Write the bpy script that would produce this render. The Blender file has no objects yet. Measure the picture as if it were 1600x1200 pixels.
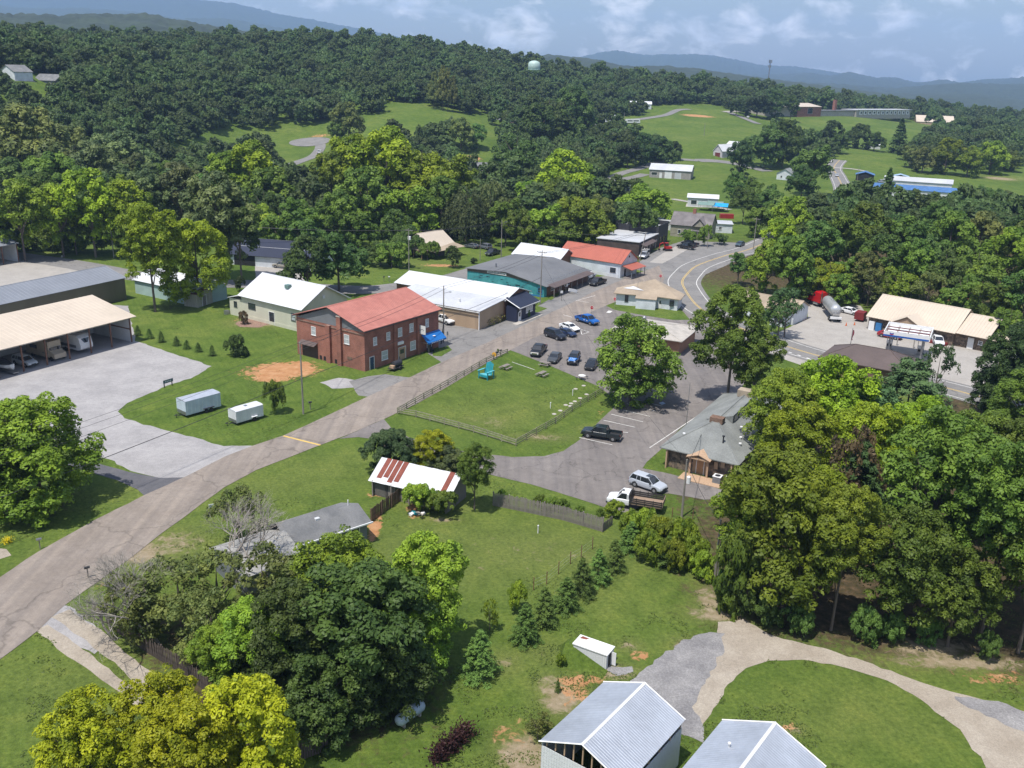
import bpy, bmesh, math, random
import numpy as np
from math import sin, cos, tan, pi, radians, sqrt, atan2, hypot
from mathutils import Vector, Matrix
random.seed(7); RNG = np.random.default_rng(11)
SC = bpy.context.scene
COL = SC.collection
# ------------------------------------------------------------------ camera (drone, 50 m up)
W0, H0, FPX, CAMH = 1600.0, 1200.0, 1450.0, 50.0
PITCH = math.atan((600 - 112) / FPX); ROLL = radians(1.65)
_r = np.array([1, 0, 0.]); _u = np.array([0, sin(PITCH), cos(PITCH)]); FW = np.array([0, cos(PITCH), -sin(PITCH)])
RT = cos(ROLL) * _r + sin(ROLL) * _u; UP = -sin(ROLL) * _r + cos(ROLL) * _u
cd = bpy.data.cameras.new('camera'); cam = bpy.data.objects.new('camera', cd); COL.objects.link(cam)
cd.sensor_width = 36; cd.lens = 36 * FPX / W0; cd.clip_start = 1; cd.clip_end = 60000
cam.matrix_world = Matrix(((RT[0], UP[0], -FW[0], 0), (RT[1], UP[1], -FW[1], 0), (RT[2], UP[2], -FW[2], CAMH), (0, 0, 0, 1)))
SC.camera = cam
SC.render.resolution_x = 1024; SC.render.resolution_y = 768
# ------------------------------------------------------------------ sun and sky
SUN_EL = radians(68); SUN_H = np.array([-0.62, -0.78]); SUN_H = SUN_H / np.linalg.norm(SUN_H)
SV = Vector((SUN_H[0] * cos(SUN_EL), SUN_H[1] * cos(SUN_EL), sin(SUN_EL)))
sl = bpy.data.lights.new('sun', 'SUN'); sl.energy = 4.6; sl.angle = radians(0.53); sl.color = (1, 0.955, 0.88)
so = bpy.data.objects.new('sun', sl); COL.objects.link(so); so.rotation_euler = SV.to_track_quat('Z', 'Y').to_euler(); so.location = (0, 0, 400)
wd = bpy.data.worlds.new('World'); SC.world = wd; wd.use_nodes = True
nt = wd.node_tree; nt.nodes.clear()
def N(t, kind, **kw):
    n = t.nodes.new(kind)
    for k, v in kw.items():
        if k.startswith('i_'): n.inputs[k[2:].replace('_', ' ')].default_value = v
        else: setattr(n, k, v)
    return n
sky = N(nt, 'ShaderNodeTexSky'); sky.sky_type = 'NISHITA'; sky.sun_disc = False
sky.sun_elevation = SUN_EL; sky.sun_rotation = atan2(SUN_H[0], SUN_H[1]); sky.air_density = 1.3; sky.dust_density = 1.2; sky.ozone_density = 2.0
bg = N(nt, 'ShaderNodeBackground'); bg.inputs['Strength'].default_value = 0.135
out = N(nt, 'ShaderNodeOutputWorld')
tc = N(nt, 'ShaderNodeTexCoord'); sep = N(nt, 'ShaderNodeSeparateXYZ'); nt.links.new(tc.outputs['Generated'], sep.inputs[0])
# cumulus: noise on the view direction, flattened because the clouds sit low over the horizon
cmb = N(nt, 'ShaderNodeVectorMath', operation='MULTIPLY'); cmb.inputs[1].default_value = (13, 13, 24); nt.links.new(tc.outputs['Generated'], cmb.inputs[0])
cn = N(nt, 'ShaderNodeTexNoise'); cn.inputs['Scale'].default_value = 1.5; cn.inputs['Detail'].default_value = 8; cn.inputs['Roughness'].default_value = 0.58; cn.inputs['Distortion'].default_value = 0.3
nt.links.new(cmb.outputs[0], cn.inputs['Vector'])
cr = N(nt, 'ShaderNodeValToRGB'); cr.color_ramp.elements[0].position = 0.50; cr.color_ramp.elements[1].position = 0.70
nt.links.new(cn.outputs['Fac'], cr.inputs[0])
cn2 = N(nt, 'ShaderNodeTexNoise'); cn2.inputs['Scale'].default_value = 1.3; cn2.inputs['Detail'].default_value = 4
nt.links.new(cmb.outputs[0], cn2.inputs['Vector'])
cr2 = N(nt, 'ShaderNodeValToRGB'); cr2.color_ramp.elements[0].position = 0.40; cr2.color_ramp.elements[1].position = 0.72
cr2.color_ramp.elements[0].color = (14, 13.2, 13.2, 1); cr2.color_ramp.elements[1].color = (7.0, 7.6, 9.0, 1)
nt.links.new(cn2.outputs['Fac'], cr2.inputs[0])
fm = N(nt, 'ShaderNodeMath', operation='MULTIPLY'); fm.inputs[1].default_value = 0.6; nt.links.new(cr.outputs['Color'], fm.inputs[0])
hz = N(nt, 'ShaderNodeMath', operation='GREATER_THAN'); hz.inputs[1].default_value = -0.01; nt.links.new(sep.outputs['Z'], hz.inputs[0])
fm2 = N(nt, 'ShaderNodeMath', operation='MULTIPLY'); nt.links.new(fm.outputs[0], fm2.inputs[0]); nt.links.new(hz.outputs[0], fm2.inputs[1])
skt = N(nt, 'ShaderNodeMix', data_type='RGBA', blend_type='MULTIPLY'); skt.inputs[0].default_value = 1.0
skt.inputs[7].default_value = (0.68, 0.71, 0.78, 1); nt.links.new(sky.outputs[0], skt.inputs[6])
mixc = N(nt, 'ShaderNodeMix', data_type='RGBA'); nt.links.new(fm2.outputs[0], mixc.inputs[0]); nt.links.new(skt.outputs[2], mixc.inputs[6]); nt.links.new(cr2.outputs['Color'], mixc.inputs[7])
nt.links.new(mixc.outputs[2], bg.inputs['Color']); nt.links.new(bg.outputs[0], out.inputs['Surface'])
SC.view_settings.view_transform = 'Standard'; SC.view_settings.look = 'None'; SC.view_settings.gamma = 1; SC.view_settings.exposure = 0.27
SC.view_settings.use_curve_mapping = False
HAZE_D = 0.00010
SC.render.engine = 'CYCLES'
cy = SC.cycles; cy.max_bounces = 6; cy.diffuse_bounces = 3; cy.glossy_bounces = 2; cy.transmission_bounces = 3; cy.transparent_max_bounces = 6; cy.volume_bounces = 1
cy.caustics_reflective = False; cy.caustics_refractive = False

# ------------------------------------------------------------------ survey helpers
def ray(px, py):
    return (px - 800) * RT - (py - 600) * UP + FPX * FW
def G0(px, py, z=0.0):
    d = ray(px, py); t = (CAMH - z) / -d[2]; return d[0] * t, d[1] * t
def PR(X, Y, Z):
    v = np.array([X, Y, Z - CAMH]); w = v @ FW
    return 800 + FPX * (v @ RT) / w, 600 - FPX * (v @ UP) / w
def colX(px, Y, z):
    w = Y * cos(PITCH) + (CAMH - z) * sin(PITCH); X = (px - 800) / FPX * w
    for _ in range(6):
        q = PR(X, Y, z)[0]; X += (px - q) / FPX * w
    return X
def sstep(a, b, x):
    t = np.clip((x - a) / (b - a), 0, 1); return t * t * (3 - 2 * t)
_tab = RNG.random((256, 256))
def vnoise(x, y):
    x = np.asarray(x, float); y = np.asarray(y, float)
    xi = np.floor(x).astype(int); yi = np.floor(y).astype(int); fx = x - xi; fy = y - yi
    fx = fx * fx * (3 - 2 * fx); fy = fy * fy * (3 - 2 * fy)
    a = _tab[xi & 255, yi & 255]; b = _tab[(xi + 1) & 255, yi & 255]; c = _tab[xi & 255, (yi + 1) & 255]; d = _tab[(xi + 1) & 255, (yi + 1) & 255]
    return (a * (1 - fx) + b * fx) * (1 - fy) + (c * (1 - fx) + d * fx) * fy
def fbm(x, y, o=4, s=0):
    v = 0; a = 0.5; x = np.asarray(x, float) + s * 17.3; y = np.asarray(y, float) + s * 9.1
    for _ in range(o):
        v = v + a * (vnoise(x, y) - 0.5); x = x * 2.03 + 5.1; y = y * 2.03 + 1.7; a *= 0.5
    return v
# terrain: control points (photo column, metres ahead, height)
CT = []
for px in (-900, -300, 0, 300, 600, 900, 1200, 1500, 1900, 2500): CT += [(px, 255, 0), (px, 180, 0)]
CT += [(-300, 350, 6), (0, 340, 1), (200, 340, 0), (400, 340, 0), (600, 340, 0), (800, 340, 0), (1000, 350, 0), (1200, 350, 0), (1400, 350, 0), (1650, 350, -1),
       (200, 420, 4), (100, 440, 20), (65, 480, 38), (0, 480, 42), (0, 530, 48), (-300, 500, 55), (-300, 430, 30), (60, 415, 14), (0, 400, 10), (200, 500, 22), (250, 560, 32), (300, 450, 4), (310, 500, 8),
       (350, 560, 14), (400, 490, 2), (480, 500, 2.5), (480, 450, 0), (500, 560, 9), (560, 520, 5), (560, 580, 16), (620, 560, 16), (650, 600, 23), (700, 600, 22), (720, 560, 14), (700, 500, 3),
       (600, 700, 38), (400, 640, 32), (400, 740, 48), (200, 680, 50), (0, 700, 57), (-300, 700, 60), (640, 900, 62), (400, 950, 61), (0, 950, 58), (-300, 1000, 58),
       (780, 450, 0), (800, 520, 3), (800, 600, 12), (800, 720, 25), (900, 560, 4), (940, 725, 14), (860, 700, 20), (900, 620, 9), (835, 890, 40), (740, 920, 54), (1000, 1000, 37), (1000, 850, 26),
       (1060, 520, 2), (1060, 612, 11), (1100, 780, 17), (1150, 565, 3), (1150, 700, 12), (1000, 640, 9), (960, 520, 2), (1000, 450, 0), (1100, 450, 0), (1300, 450, 0), (1200, 460, 0), (1250, 560, 1),
       (1400, 620, 3), (1400, 870, 14), (1280, 800, 12), (1300, 700, 6), (1600, 630, 0), (1500, 500, -1), (1600, 450, -2), (1400, 500, 0), (1600, 1000, 0), (1500, 900, 5), (1200, 1100, 28), (1400, 1100, 15),
       (1600, 1186, 4), (1900, 700, -3), (1900, 1200, -5), (2500, 500, -5), (-900, 500, 50), (-900, 1200, 55), (2500, 1200, -10)]
CT += [(px, 1500, z) for px, z in ((-900, 45), (-300, 38), (0, 32), (400, 26), (800, 15), (1200, 4), (1600, -12), (2500, -20))]
CT += [(px, 2300, z) for px, z in ((-900, 30), (0, 15), (400, 5), (800, 0), (1200, -8), (1600, -15), (2500, -20))]
CP = np.array([[colX(a, b, c), b, c] for a, b, c in CT])
def _phi(d2): return np.sqrt(d2 + 45.0 ** 2)
_A = _phi(((CP[:, None, :2] - CP[None, :, :2]) ** 2).sum(-1)); _n = len(CP)
_M = np.zeros((_n + 1, _n + 1)); _M[:_n, :_n] = _A - np.eye(_n) * 2.0; _M[_n, :_n] = 1; _M[:_n, _n] = 1
_W = np.linalg.solve(_M, np.append(CP[:, 2], 0))
def tz(X, Y):
    X = np.atleast_1d(np.asarray(X, float)); Y = np.atleast_1d(np.asarray(Y, float)); sh = X.shape
    x = X.ravel(); y = Y.ravel(); o = np.empty(len(x))
    for i in range(0, len(x), 20000):
        d2 = (x[i:i + 20000, None] - CP[None, :, 0]) ** 2 + (y[i:i + 20000, None] - CP[None, :, 1]) ** 2
        o[i:i + 20000] = _phi(d2) @ _W[:_n] + _W[_n]
    o = o * sstep(262, 345, y)
    o = o * (1 - sstep(1900, 3200, y)) - 14 * sstep(1900, 3200, y)
    o = o + fbm(x / 160, y / 160, 3) * 6 * sstep(420, 900, y) + fbm(x / 900, y / 900, 3) * 40 * sstep(1500, 4000, y)
    return o.reshape(sh)
def tz1(x, y):
    return 0.0 if y < 262 else float(tz(x, y)[0])
_ts = np.concatenate([np.linspace(240, 1400, 500), np.linspace(1405, 4000, 200)])
def T(px, py, z=0.0):
    """ground point (plus its terrain height) seen at a photo position; z lifts the target above the ground"""
    x, y = G0(px, py, z) if ray(px, py)[2] < 0 else (0, 1e9)
    if 0 < y < 262: return Vector((x, y, z))
    d = ray(px, py); t = _ts / d[1]
    X = d[0] * t; Y = _ts; Z = CAMH + d[2] * t
    df = Z - tz(X, Y) - z; k = np.argmax(df < 0)
    if df[k] >= 0: k = len(Y) - 1
    if k == 0: k = 1
    a = df[k - 1] / (df[k - 1] - df[k] + 1e-9); a = min(max(a, 0), 1)
    x = X[k - 1] + (X[k] - X[k - 1]) * a; y = Y[k - 1] + (Y[k] - Y[k - 1]) * a
    return Vector((x, y, tz1(x, y) + z))
def height_to(x, y, z0, ytop):
    lo, hi = 0.2, 60.0
    for _ in range(30):
        m = (lo + hi) / 2
        if PR(x, y, z0 + m)[1] > ytop: lo = m
        else: hi = m
    return lo

# ------------------------------------------------------------------ object helpers
def tag(o, label=None, cat=None, group=None, kind=None):
    if label: o['label'] = label
    if cat: o['category'] = cat
    if group: o['group'] = group
    if kind: o['kind'] = kind
    return o
def thing(name, label, cat, loc=(0, 0, 0), rz=0.0, group=None, scale=None):
    o = bpy.data.objects.new(name, None); COL.objects.link(o); o.location = loc; o.rotation_euler = (0, 0, rz)
    o.empty_display_size = 0.5
    if scale: o.scale = scale
    return tag(o, label, cat, group)
def link(name, me, parent=None, loc=None):
    o = bpy.data.objects.new(name, me); COL.objects.link(o)
    if parent is not None: o.parent = parent
    if loc is not None: o.location = loc
    return o
def copy_tree(o, parent=None):
    c = o.copy(); COL.objects.link(c)
    if parent is not None: c.parent = parent; c.matrix_parent_inverse = Matrix()
    for ch in o.children: copy_tree(ch, c)
    return c
def np_mesh(name, V, F, m=None, smooth=False):
    """V (n,3); F (k,3|4) array or list of faces"""
    me = bpy.data.meshes.new(name)
    if isinstance(F, np.ndarray):
        k = F.shape[1]; me.vertices.add(len(V)); me.vertices.foreach_set('co', np.asarray(V, np.float32).ravel())
        me.loops.add(F.size); me.loops.foreach_set('vertex_index', F.ravel().astype(np.int32))
        me.polygons.add(len(F)); me.polygons.foreach_set('loop_start', np.arange(0, F.size, k, dtype=np.int32)); me.polygons.foreach_set('loop_total', np.full(len(F), k, dtype=np.int32))
        me.update(calc_edges=True); me.validate()
    else:
        me.from_pydata([tuple(v) for v in V], [], F); me.update()
    if smooth: me.polygons.foreach_set('use_smooth', [True] * len(me.polygons))
    if m: me.materials.append(m)
    return me
class MB:
    """collects shapes and links them as one mesh object"""
    def __init__(s): s.v = []; s.f = []
    def add(s, vs, fs):
        b = len(s.v); s.v += [tuple(v) for v in vs]; s.f += [tuple(b + i for i in f) for f in fs]; return s
    def box(s, x0, x1, y0, y1, z0, z1):
        return s.add([(x0, y0, z0), (x1, y0, z0), (x1, y1, z0), (x0, y1, z0), (x0, y0, z1), (x1, y0, z1), (x1, y1, z1), (x0, y1, z1)],
                     [(0, 3, 2, 1), (4, 5, 6, 7), (0, 1, 5, 4), (1, 2, 6, 5), (2, 3, 7, 6), (3, 0, 4, 7)])
    def obox(s, c, sz, rz=0, tilt=None):
        """box centred at c, sizes sz, turned rz about z (tilt = Matrix)"""
        M = Matrix.Rotation(rz, 3, 'Z')
        if tilt is not None: M = M @ tilt
        c = Vector(c); vs = []
        for dz in (-1, 1):
            for dx_, dy_ in ((-1, -1), (1, -1), (1, 1), (-1, 1)): vs.append(c + M @ Vector((dx_ * sz[0] / 2, dy_ * sz[1] / 2, dz * sz[2] / 2)))
        return s.add(vs, [(0, 3, 2, 1), (4, 5, 6, 7), (0, 1, 5, 4), (1, 2, 6, 5), (2, 3, 7, 6), (3, 0, 4, 7)])
    def tube(s, pts, r, n=6, cap=True):
        pts = [Vector(p) for p in pts]; rs = r if isinstance(r, (list, tuple)) else [r] * len(pts); b = len(s.v)
        for i, p in enumerate(pts):
            d = (pts[min(i + 1, len(pts) - 1)] - pts[max(i - 1, 0)]).normalized()
            a = Vector((0, 0, 1)) if abs(d.z) < 0.9 else Vector((1, 0, 0))
            u = d.cross(a).normalized(); w = d.cross(u)
            for k in range(n):
                t = 2 * pi * k / n; s.v.append(tuple(p + (u * cos(t) + w * sin(t)) * rs[i]))
        for i in range(len(pts) - 1):
            for k in range(n):
                a = b + i * n + k; c = b + i * n + (k + 1) % n; s.f.append((a, a + n, c + n, c))
        if cap: s.f.append(tuple(b + k for k in range(n))); s.f.append(tuple(b + (len(pts) - 1) * n + k for k in reversed(range(n))))
        return s
    def lathe(s, prof, n=12, c=(0, 0, 0), axis='z'):
        b = len(s.v)
        for r, z in prof:
            for k in range(n):
                t = 2 * pi * k / n; p = (r * cos(t), r * sin(t), z)
                if axis == 'y': p = (p[0], p[2], p[1])
                if axis == 'x': p = (p[2], p[0], p[1])
                s.v.append((p[0] + c[0], p[1] + c[1], p[2] + c[2]))
        for i in range(len(prof) - 1):
            for k in range(n):
                a = b + i * n + k; d = b + i * n + (k + 1) % n; s.f.append((a, d, d + n, a + n))
        s.f.append(tuple(b + k for k in reversed(range(n)))); s.f.append(tuple(b + (len(prof) - 1) * n + k for k in range(n)))
        return s
    def prism(s, poly, z0, z1):
        n = len(poly); b = len(s.v)
        s.v += [(x, y, z0) for x, y in poly] + [(x, y, z1) for x, y in poly]
        s.f.append(tuple(b + i for i in reversed(range(n)))); s.f.append(tuple(b + n + i for i in range(n)))
        for i in range(n): j = (i + 1) % n; s.f.append((b + i, b + j, b + n + j, b + n + i))
        return s
    def sweep(s, secs):
        """secs: list of closed loops (same count) -> skin with caps"""
        b = len(s.v); n = len(secs[0])
        for q in secs: s.v += [tuple(p) for p in q]
        for i in range(len(secs) - 1):
            for k in range(n):
                a = b + i * n + k; c = b + i * n + (k + 1) % n; s.f.append((a, c, c + n, a + n))
        s.f.append(tuple(b + k for k in reversed(range(n)))); s.f.append(tuple(b + (len(secs) - 1) * n + k for k in range(n)))
        return s
    def mesh(s, name, m=None, smooth=False, fix=True):
        me = bpy.data.meshes.new(name); me.from_pydata(s.v, [], s.f); me.update()
        if fix:
            bm = bmesh.new(); bm.from_mesh(me); bmesh.ops.recalc_face_normals(bm, faces=bm.faces); bm.to_mesh(me); bm.free()
        if m: me.materials.append(m)
        if smooth: me.polygons.foreach_set('use_smooth', [True] * len(me.polygons))
        return me
    def build(s, name, m, parent=None, smooth=False, bevel=0):
        o = link(name, s.mesh(name, m, smooth), parent)
        if bevel:
            md = o.modifiers.new('edge', 'BEVEL'); md.width = bevel; md.segments = 1; md.limit_method = 'ANGLE'
        return o
def inpoly(X, Y, poly):
    X = np.asarray(X); Y = np.asarray(Y); c = np.zeros(X.shape, bool); n = len(poly)
    for i in range(n):
        x1, y1 = poly[i]; x2, y2 = poly[(i + 1) % n]
        if y1 == y2: continue
        m = ((y1 > Y) != (y2 > Y)) & (X < (x2 - x1) * (Y - y1) / (y2 - y1) + x1); c ^= m
    return c

# ------------------------------------------------------------------ materials
MATS = {}
def newmat(name):
    m = bpy.data.materials.new(name); m.use_nodes = True; t = m.node_tree; t.nodes.clear()
    o = t.nodes.new('ShaderNodeOutputMaterial'); b = t.nodes.new('ShaderNodeBsdfPrincipled'); t.links.new(b.outputs[0], o.inputs[0])
    MATS[name] = m; return m, t, b
def hx(c): return (c[0], c[1], c[2], 1)
def mat(name, col, rough=0.8, metal=0.0, var=0.15, vs=0.8, col2=None, bump=0.0, bs=8.0, spec=0.5, obcol=False, streak=None, fine=None):
    """plain surface with two-scale colour variation; optional second colour in blotches, streaks along z, bump"""
    if name in MATS: return MATS[name]
    m, t, b = newmat(name); L = t.links.new
    tc = N(t, 'ShaderNodeTexCoord'); src = tc.outputs['Object']
    n1 = N(t, 'ShaderNodeTexNoise'); n1.inputs['Scale'].default_value = vs; n1.inputs['Detail'].default_value = 6; L(src, n1.inputs['Vector'])
    if streak:
        mp = N(t, 'ShaderNodeMapping'); mp.inputs['Scale'].default_value = streak; L(src, mp.inputs[0]); L(mp.outputs[0], n1.inputs['Vector'])
    r = N(t, 'ShaderNodeValToRGB'); e = r.color_ramp.elements; e[0].position = 0.33; e[1].position = 0.67
    c2 = col2 if col2 else tuple(min(1, x * (1 + var)) for x in col)
    c1 = col if col2 else tuple(x * (1 - var) for x in col)
    e[0].color = hx(c1); e[1].color = hx(c2); L(n1.outputs['Fac'], r.inputs[0]); last = r.outputs['Color']
    n2 = N(t, 'ShaderNodeTexNoise'); n2.inputs['Scale'].default_value = fine or vs * 9; n2.inputs['Detail'].default_value = 3; L(src, n2.inputs['Vector'])
    mr = N(t, 'ShaderNodeMapRange'); mr.inputs[1].default_value = 0.25; mr.inputs[2].default_value = 0.75; mr.inputs[3].default_value = 1 - var * 0.7; mr.inputs[4].default_value = 1 + var * 0.7; L(n2.outputs['Fac'], mr.inputs[0])
    mu = N(t, 'ShaderNodeVectorMath', operation='SCALE'); L(last, mu.inputs[0]); L(mr.outputs[0], mu.inputs['Scale']); last = mu.outputs[0]
    if obcol:
        oi = N(t, 'ShaderNodeObjectInfo'); mm = N(t, 'ShaderNodeMix', data_type='RGBA', blend_type='MULTIPLY'); mm.inputs[0].default_value = 1; L(last, mm.inputs[6]); L(oi.outputs['Color'], mm.inputs[7]); last = mm.outputs[2]
    L(last, b.inputs['Base Color']); b.inputs['Roughness'].default_value = rough; b.inputs['Metallic'].default_value = metal; b.inputs['Specular IOR Level'].default_value = spec
    if bump:
        n3 = N(t, 'ShaderNodeTexNoise'); n3.inputs['Scale'].default_value = bs; n3.inputs['Detail'].default_value = 4; L(src, n3.inputs['Vector'])
        bp = N(t, 'ShaderNodeBump'); bp.inputs['Strength'].default_value = min(1, bump); bp.inputs['Distance'].default_value = 0.05; L(n3.outputs['Fac'], bp.inputs['Height']); L(bp.outputs[0], b.inputs['Normal'])
    return m
# ------------------------------------------------------------------ ground sheet
def wpoly(pts, z=0.0): return [tuple(T(x, y))[:2] for x, y in pts]
rowsY = [-80, -40, -10, 10, 22, 30]
y = 30.0
while y < 12400: y += max(0.7, 0.0068 * y) if y < 1500 else y * 0.03; rowsY.append(y)
rowsY = np.array(rowsY); nc = 430; uu = np.linspace(-1, 1, nc)
GX = np.outer(0.78 * np.maximum(rowsY, 60) + 45, uu); GY = np.repeat(rowsY[:, None], nc, 1)
GZ = tz(GX, GY)
nr = len(rowsY); ii = np.arange(nr * nc).reshape(nr, nc)
GF = np.stack([ii[:-1, :-1], ii[:-1, 1:], ii[1:, 1:], ii[1:, :-1]], -1).reshape(-1, 4)
gme = np_mesh('ground', np.stack([GX, GY, GZ], -1).reshape(-1, 3), GF, smooth=True)
MASK = np.zeros((nr, nc, 4)); MASK[..., 3] = 1
def blob(px, py, rx, ry, ch, amt=1.0, rz=0):
    c = T(px, py); dx = GX - c.x; dy = GY - c.y
    a = cos(rz); b = sin(rz); u = (dx * a + dy * b) / rx; v = (-dx * b + dy * a) / ry
    MASK[..., ch] = np.maximum(MASK[..., ch], amt * np.exp(-(u * u + v * v)))
def area(pts, ch, amt, soft=0):
    p = wpoly(pts); MASK[..., ch] = np.maximum(MASK[..., ch], amt * inpoly(GX, GY, p))
R_, G_, B_ = 0, 1, 2      # bare red clay / pale dry grass and dirt / leaf litter under trees
for a in [(445, 578, 7, 5, R_, 1.0), (425, 590, 5, 3, R_, .9), (470, 570, 4, 3, R_, .8), (430, 582, 9, 4, R_, .7), (1090, 181, 16, 9, R_, 1.0), (500, 212, 10, 4, R_, .7), (508, 243, 3, 9, R_, .7),
          (737, 247, 6, 6, R_, 1), (690, 415, 7, 2.5, R_, .8), (1008, 432, 5, 5, G_, .8), (940, 650, 1, 14, R_, .45), (1563, 279, 12, 10, G_, 1), (1262, 500, 2.2, 4, R_, .9),
          (400, 505, 6, 3.5, G_, 1.0), (380, 500, 5, 3, R_, .45), (600, 772, 2.5, 1.5, R_, .7), (650, 795, 1.3, 4, R_, .7), (585, 825, 1, 5, R_, .8), (690, 812, 3, 1.0, G_, .8), (845, 683, 6, 2, G_, .7), (775, 660, 4, 4, G_, .6), (740, 655, 3, 2, G_, .55), (920, 670, 3, 2, G_, .5),
          (225, 860, 4, 3, G_, .9), (270, 850, 5, 5, G_, .7), (215, 870, 3, 2, G_, .9), (700, 790, 8, 3, G_, .4), (830, 860, 16, 9, G_, .45), (720, 880, 12, 8, G_, .4), (905, 870, 6, 3, G_, .5), (650, 860, 9, 9, G_, .4), (780, 640, 14, 12, G_, .25), (420, 760, 10, 8, G_, .3), (480, 725, 8, 6, G_, .25), (60, 1080, 10, 8, G_, .2), (640, 410, 20, 9, G_, .35), (1300, 1120, 9, 6, G_, .22),
          (900, 1075, 2.6, 3.6, R_, .62), (880, 1090, 2.5, 3, G_, 1.0), (860, 1070, 2, 2, G_, .8), (925, 1060, 2.4, 1.4, R_, .55), (1000, 1025, 1.6, 1.0, R_, .7), (985, 1010, 1.8, 1.2, G_, .7), (820, 1180, 2.6, 3, G_, 1.1), (800, 1150, 2.4, 3, R_, .5), (790, 1035, 2.2, 2.4, G_, .6), (850, 1020, 3, 3, G_, .45),
          (1110, 940, 2.2, 5, G_, .8), (1130, 960, 4, 2, G_, 1.0), (1230, 1137, 1.4, .9, R_, .6), (1240, 1142, 1.5, .8, G_, .8), (1500, 1035, 10, 1.6, G_, .9), (1560, 1060, 6, 2, R_, .5), (1450, 1010, 6, 2, G_, .9),
          (960, 1050, 2.5, 1.6, G_, .9), (1085, 1010, 3, 2, G_, .8), (1400, 610, 20, 3, G_, .5), (1150, 930, 3, 2, R_, .5), (60, 880, 3, 3, G_, .35), (150, 905, 3, 1.6, G_, .6), (170, 915, 2, 1, R_, .5)]: blob(*a)
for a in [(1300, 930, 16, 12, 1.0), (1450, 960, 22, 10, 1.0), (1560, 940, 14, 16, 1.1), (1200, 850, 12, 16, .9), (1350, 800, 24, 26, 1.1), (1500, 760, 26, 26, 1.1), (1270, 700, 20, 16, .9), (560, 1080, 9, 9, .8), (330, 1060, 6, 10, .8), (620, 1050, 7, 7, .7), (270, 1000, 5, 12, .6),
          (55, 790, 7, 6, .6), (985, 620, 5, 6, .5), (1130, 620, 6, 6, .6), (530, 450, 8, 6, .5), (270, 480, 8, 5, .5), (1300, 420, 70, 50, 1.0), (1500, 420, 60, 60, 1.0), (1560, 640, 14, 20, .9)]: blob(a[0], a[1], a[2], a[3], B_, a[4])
CLEAR = [[(262, 262), (275, 235), (330, 214), (400, 205), (450, 199), (520, 190), (600, 177), (618, 160), (650, 164), (720, 180), (760, 196), (795, 203), (780, 232), (735, 240), (700, 216), (640, 217), (570, 235), (545, 262), (535, 300), (430, 300), (428, 258), (400, 246), (330, 264)],
         [(905, 197), (960, 186), (1000, 180), (1040, 172), (1050, 164), (1110, 164), (1150, 176), (1190, 184), (1200, 215), (1188, 250), (1120, 262), (1070, 262), (1030, 248), (1000, 226), (960, 212), (925, 207)],
         [(1215, 178), (1300, 184), (1425, 198), (1400, 222), (1360, 210), (1280, 202), (1225, 198)],
         [(1296, 236), (1340, 226), (1380, 230), (1420, 245), (1430, 262), (1620, 270), (1640, 350), (1575, 345), (1545, 350), (1395, 352), (1345, 335), (1300, 330)],
         [(935, 310), (960, 278), (1010, 262), (1120, 262), (1200, 268), (1300, 270), (1326, 300), (1312, 335), (1180, 350), (1160, 392), (1045, 380), (1040, 345), (960, 330)],
         [(716, 244), (792, 240), (815, 300), (800, 312), (728, 290)], [(1110, 245), (1250, 250), (1250, 290), (1110, 290)], [(955, 262), (1010, 250), (1025, 262), (940, 300)], [(1600, 255), (1700, 250), (1700, 360), (1600, 350)], [(1190, 175), (1445, 196), (1430, 243), (1300, 237), (1190, 216)]]
CLEARW = [wpoly(c) for c in CLEAR]
wd_ = np.zeros(GX.shape, bool)
for c in CLEARW: wd_ |= inpoly(GX, GY, c)
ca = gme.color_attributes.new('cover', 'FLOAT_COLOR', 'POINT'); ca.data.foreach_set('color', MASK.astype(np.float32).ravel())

m, t, b = newmat('grass')
def L(a, b_): t.links.new(a, b_)
tc = N(t, 'ShaderNodeTexCoord'); at = N(t, 'ShaderNodeAttribute'); at.attribute_name = 'cover'; sp = N(t, 'ShaderNodeSeparateColor'); L(at.outputs['Color'], sp.inputs[0])
def tnoise(sc, det=5, rough=0.6, vec=None, dist=0):
    n = N(t, 'ShaderNodeTexNoise'); n.inputs['Scale'].default_value = sc; n.inputs['Detail'].default_value = det; n.inputs['Roughness'].default_value = rough; n.inputs['Distortion'].default_value = dist
    L(vec if vec is not None else tc.outputs['Object'], n.inputs['Vector']); return n.outputs['Fac']
def ramp(fac, stops):
    r = N(t, 'ShaderNodeValToRGB'); e = r.color_ramp.elements
    while len(e) < len(stops): e.new(0.5)
    for k, (p, c) in enumerate(stops): e[k].position = p; e[k].color = hx(c)
    L(fac, r.inputs[0]); return r.outputs['Color']
def mixn(f, a, b_, mode='MIX'):
    x = N(t, 'ShaderNodeMix', data_type='RGBA', blend_type=mode)
    for sk, v in ((0, f), (6, a), (7, b_)):
        if isinstance(v, (int, float)): x.inputs[sk].default_value = v
        elif isinstance(v, tuple): x.inputs[sk].default_value = hx(v)
        else: L(v, x.inputs[sk])
    return x.outputs[2]
def mth(op, a, b_=None):
    x = N(t, 'ShaderNodeMath', operation=op)
    for k, v in ((0, a), (1, b_)):
        if v is None: continue
        if isinstance(v, (int, float)): x.inputs[k].default_value = v
        else: L(v, x.inputs[k])
    return x.outputs[0]
g1 = ramp(tnoise(0.035, 4), [(0.3, (0.068, 0.113, 0.019)), (0.5, (0.090, 0.136, 0.024)), (0.7, (0.122, 0.158, 0.035))])
g2 = ramp(tnoise(0.32, 6, 0.65, dist=0.4), [(0.3, (0.66, 0.74, 0.62)), (0.5, (0.98, 1.0, 0.95)), (0.75, (1.38, 1.22, 1.2))])
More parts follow.
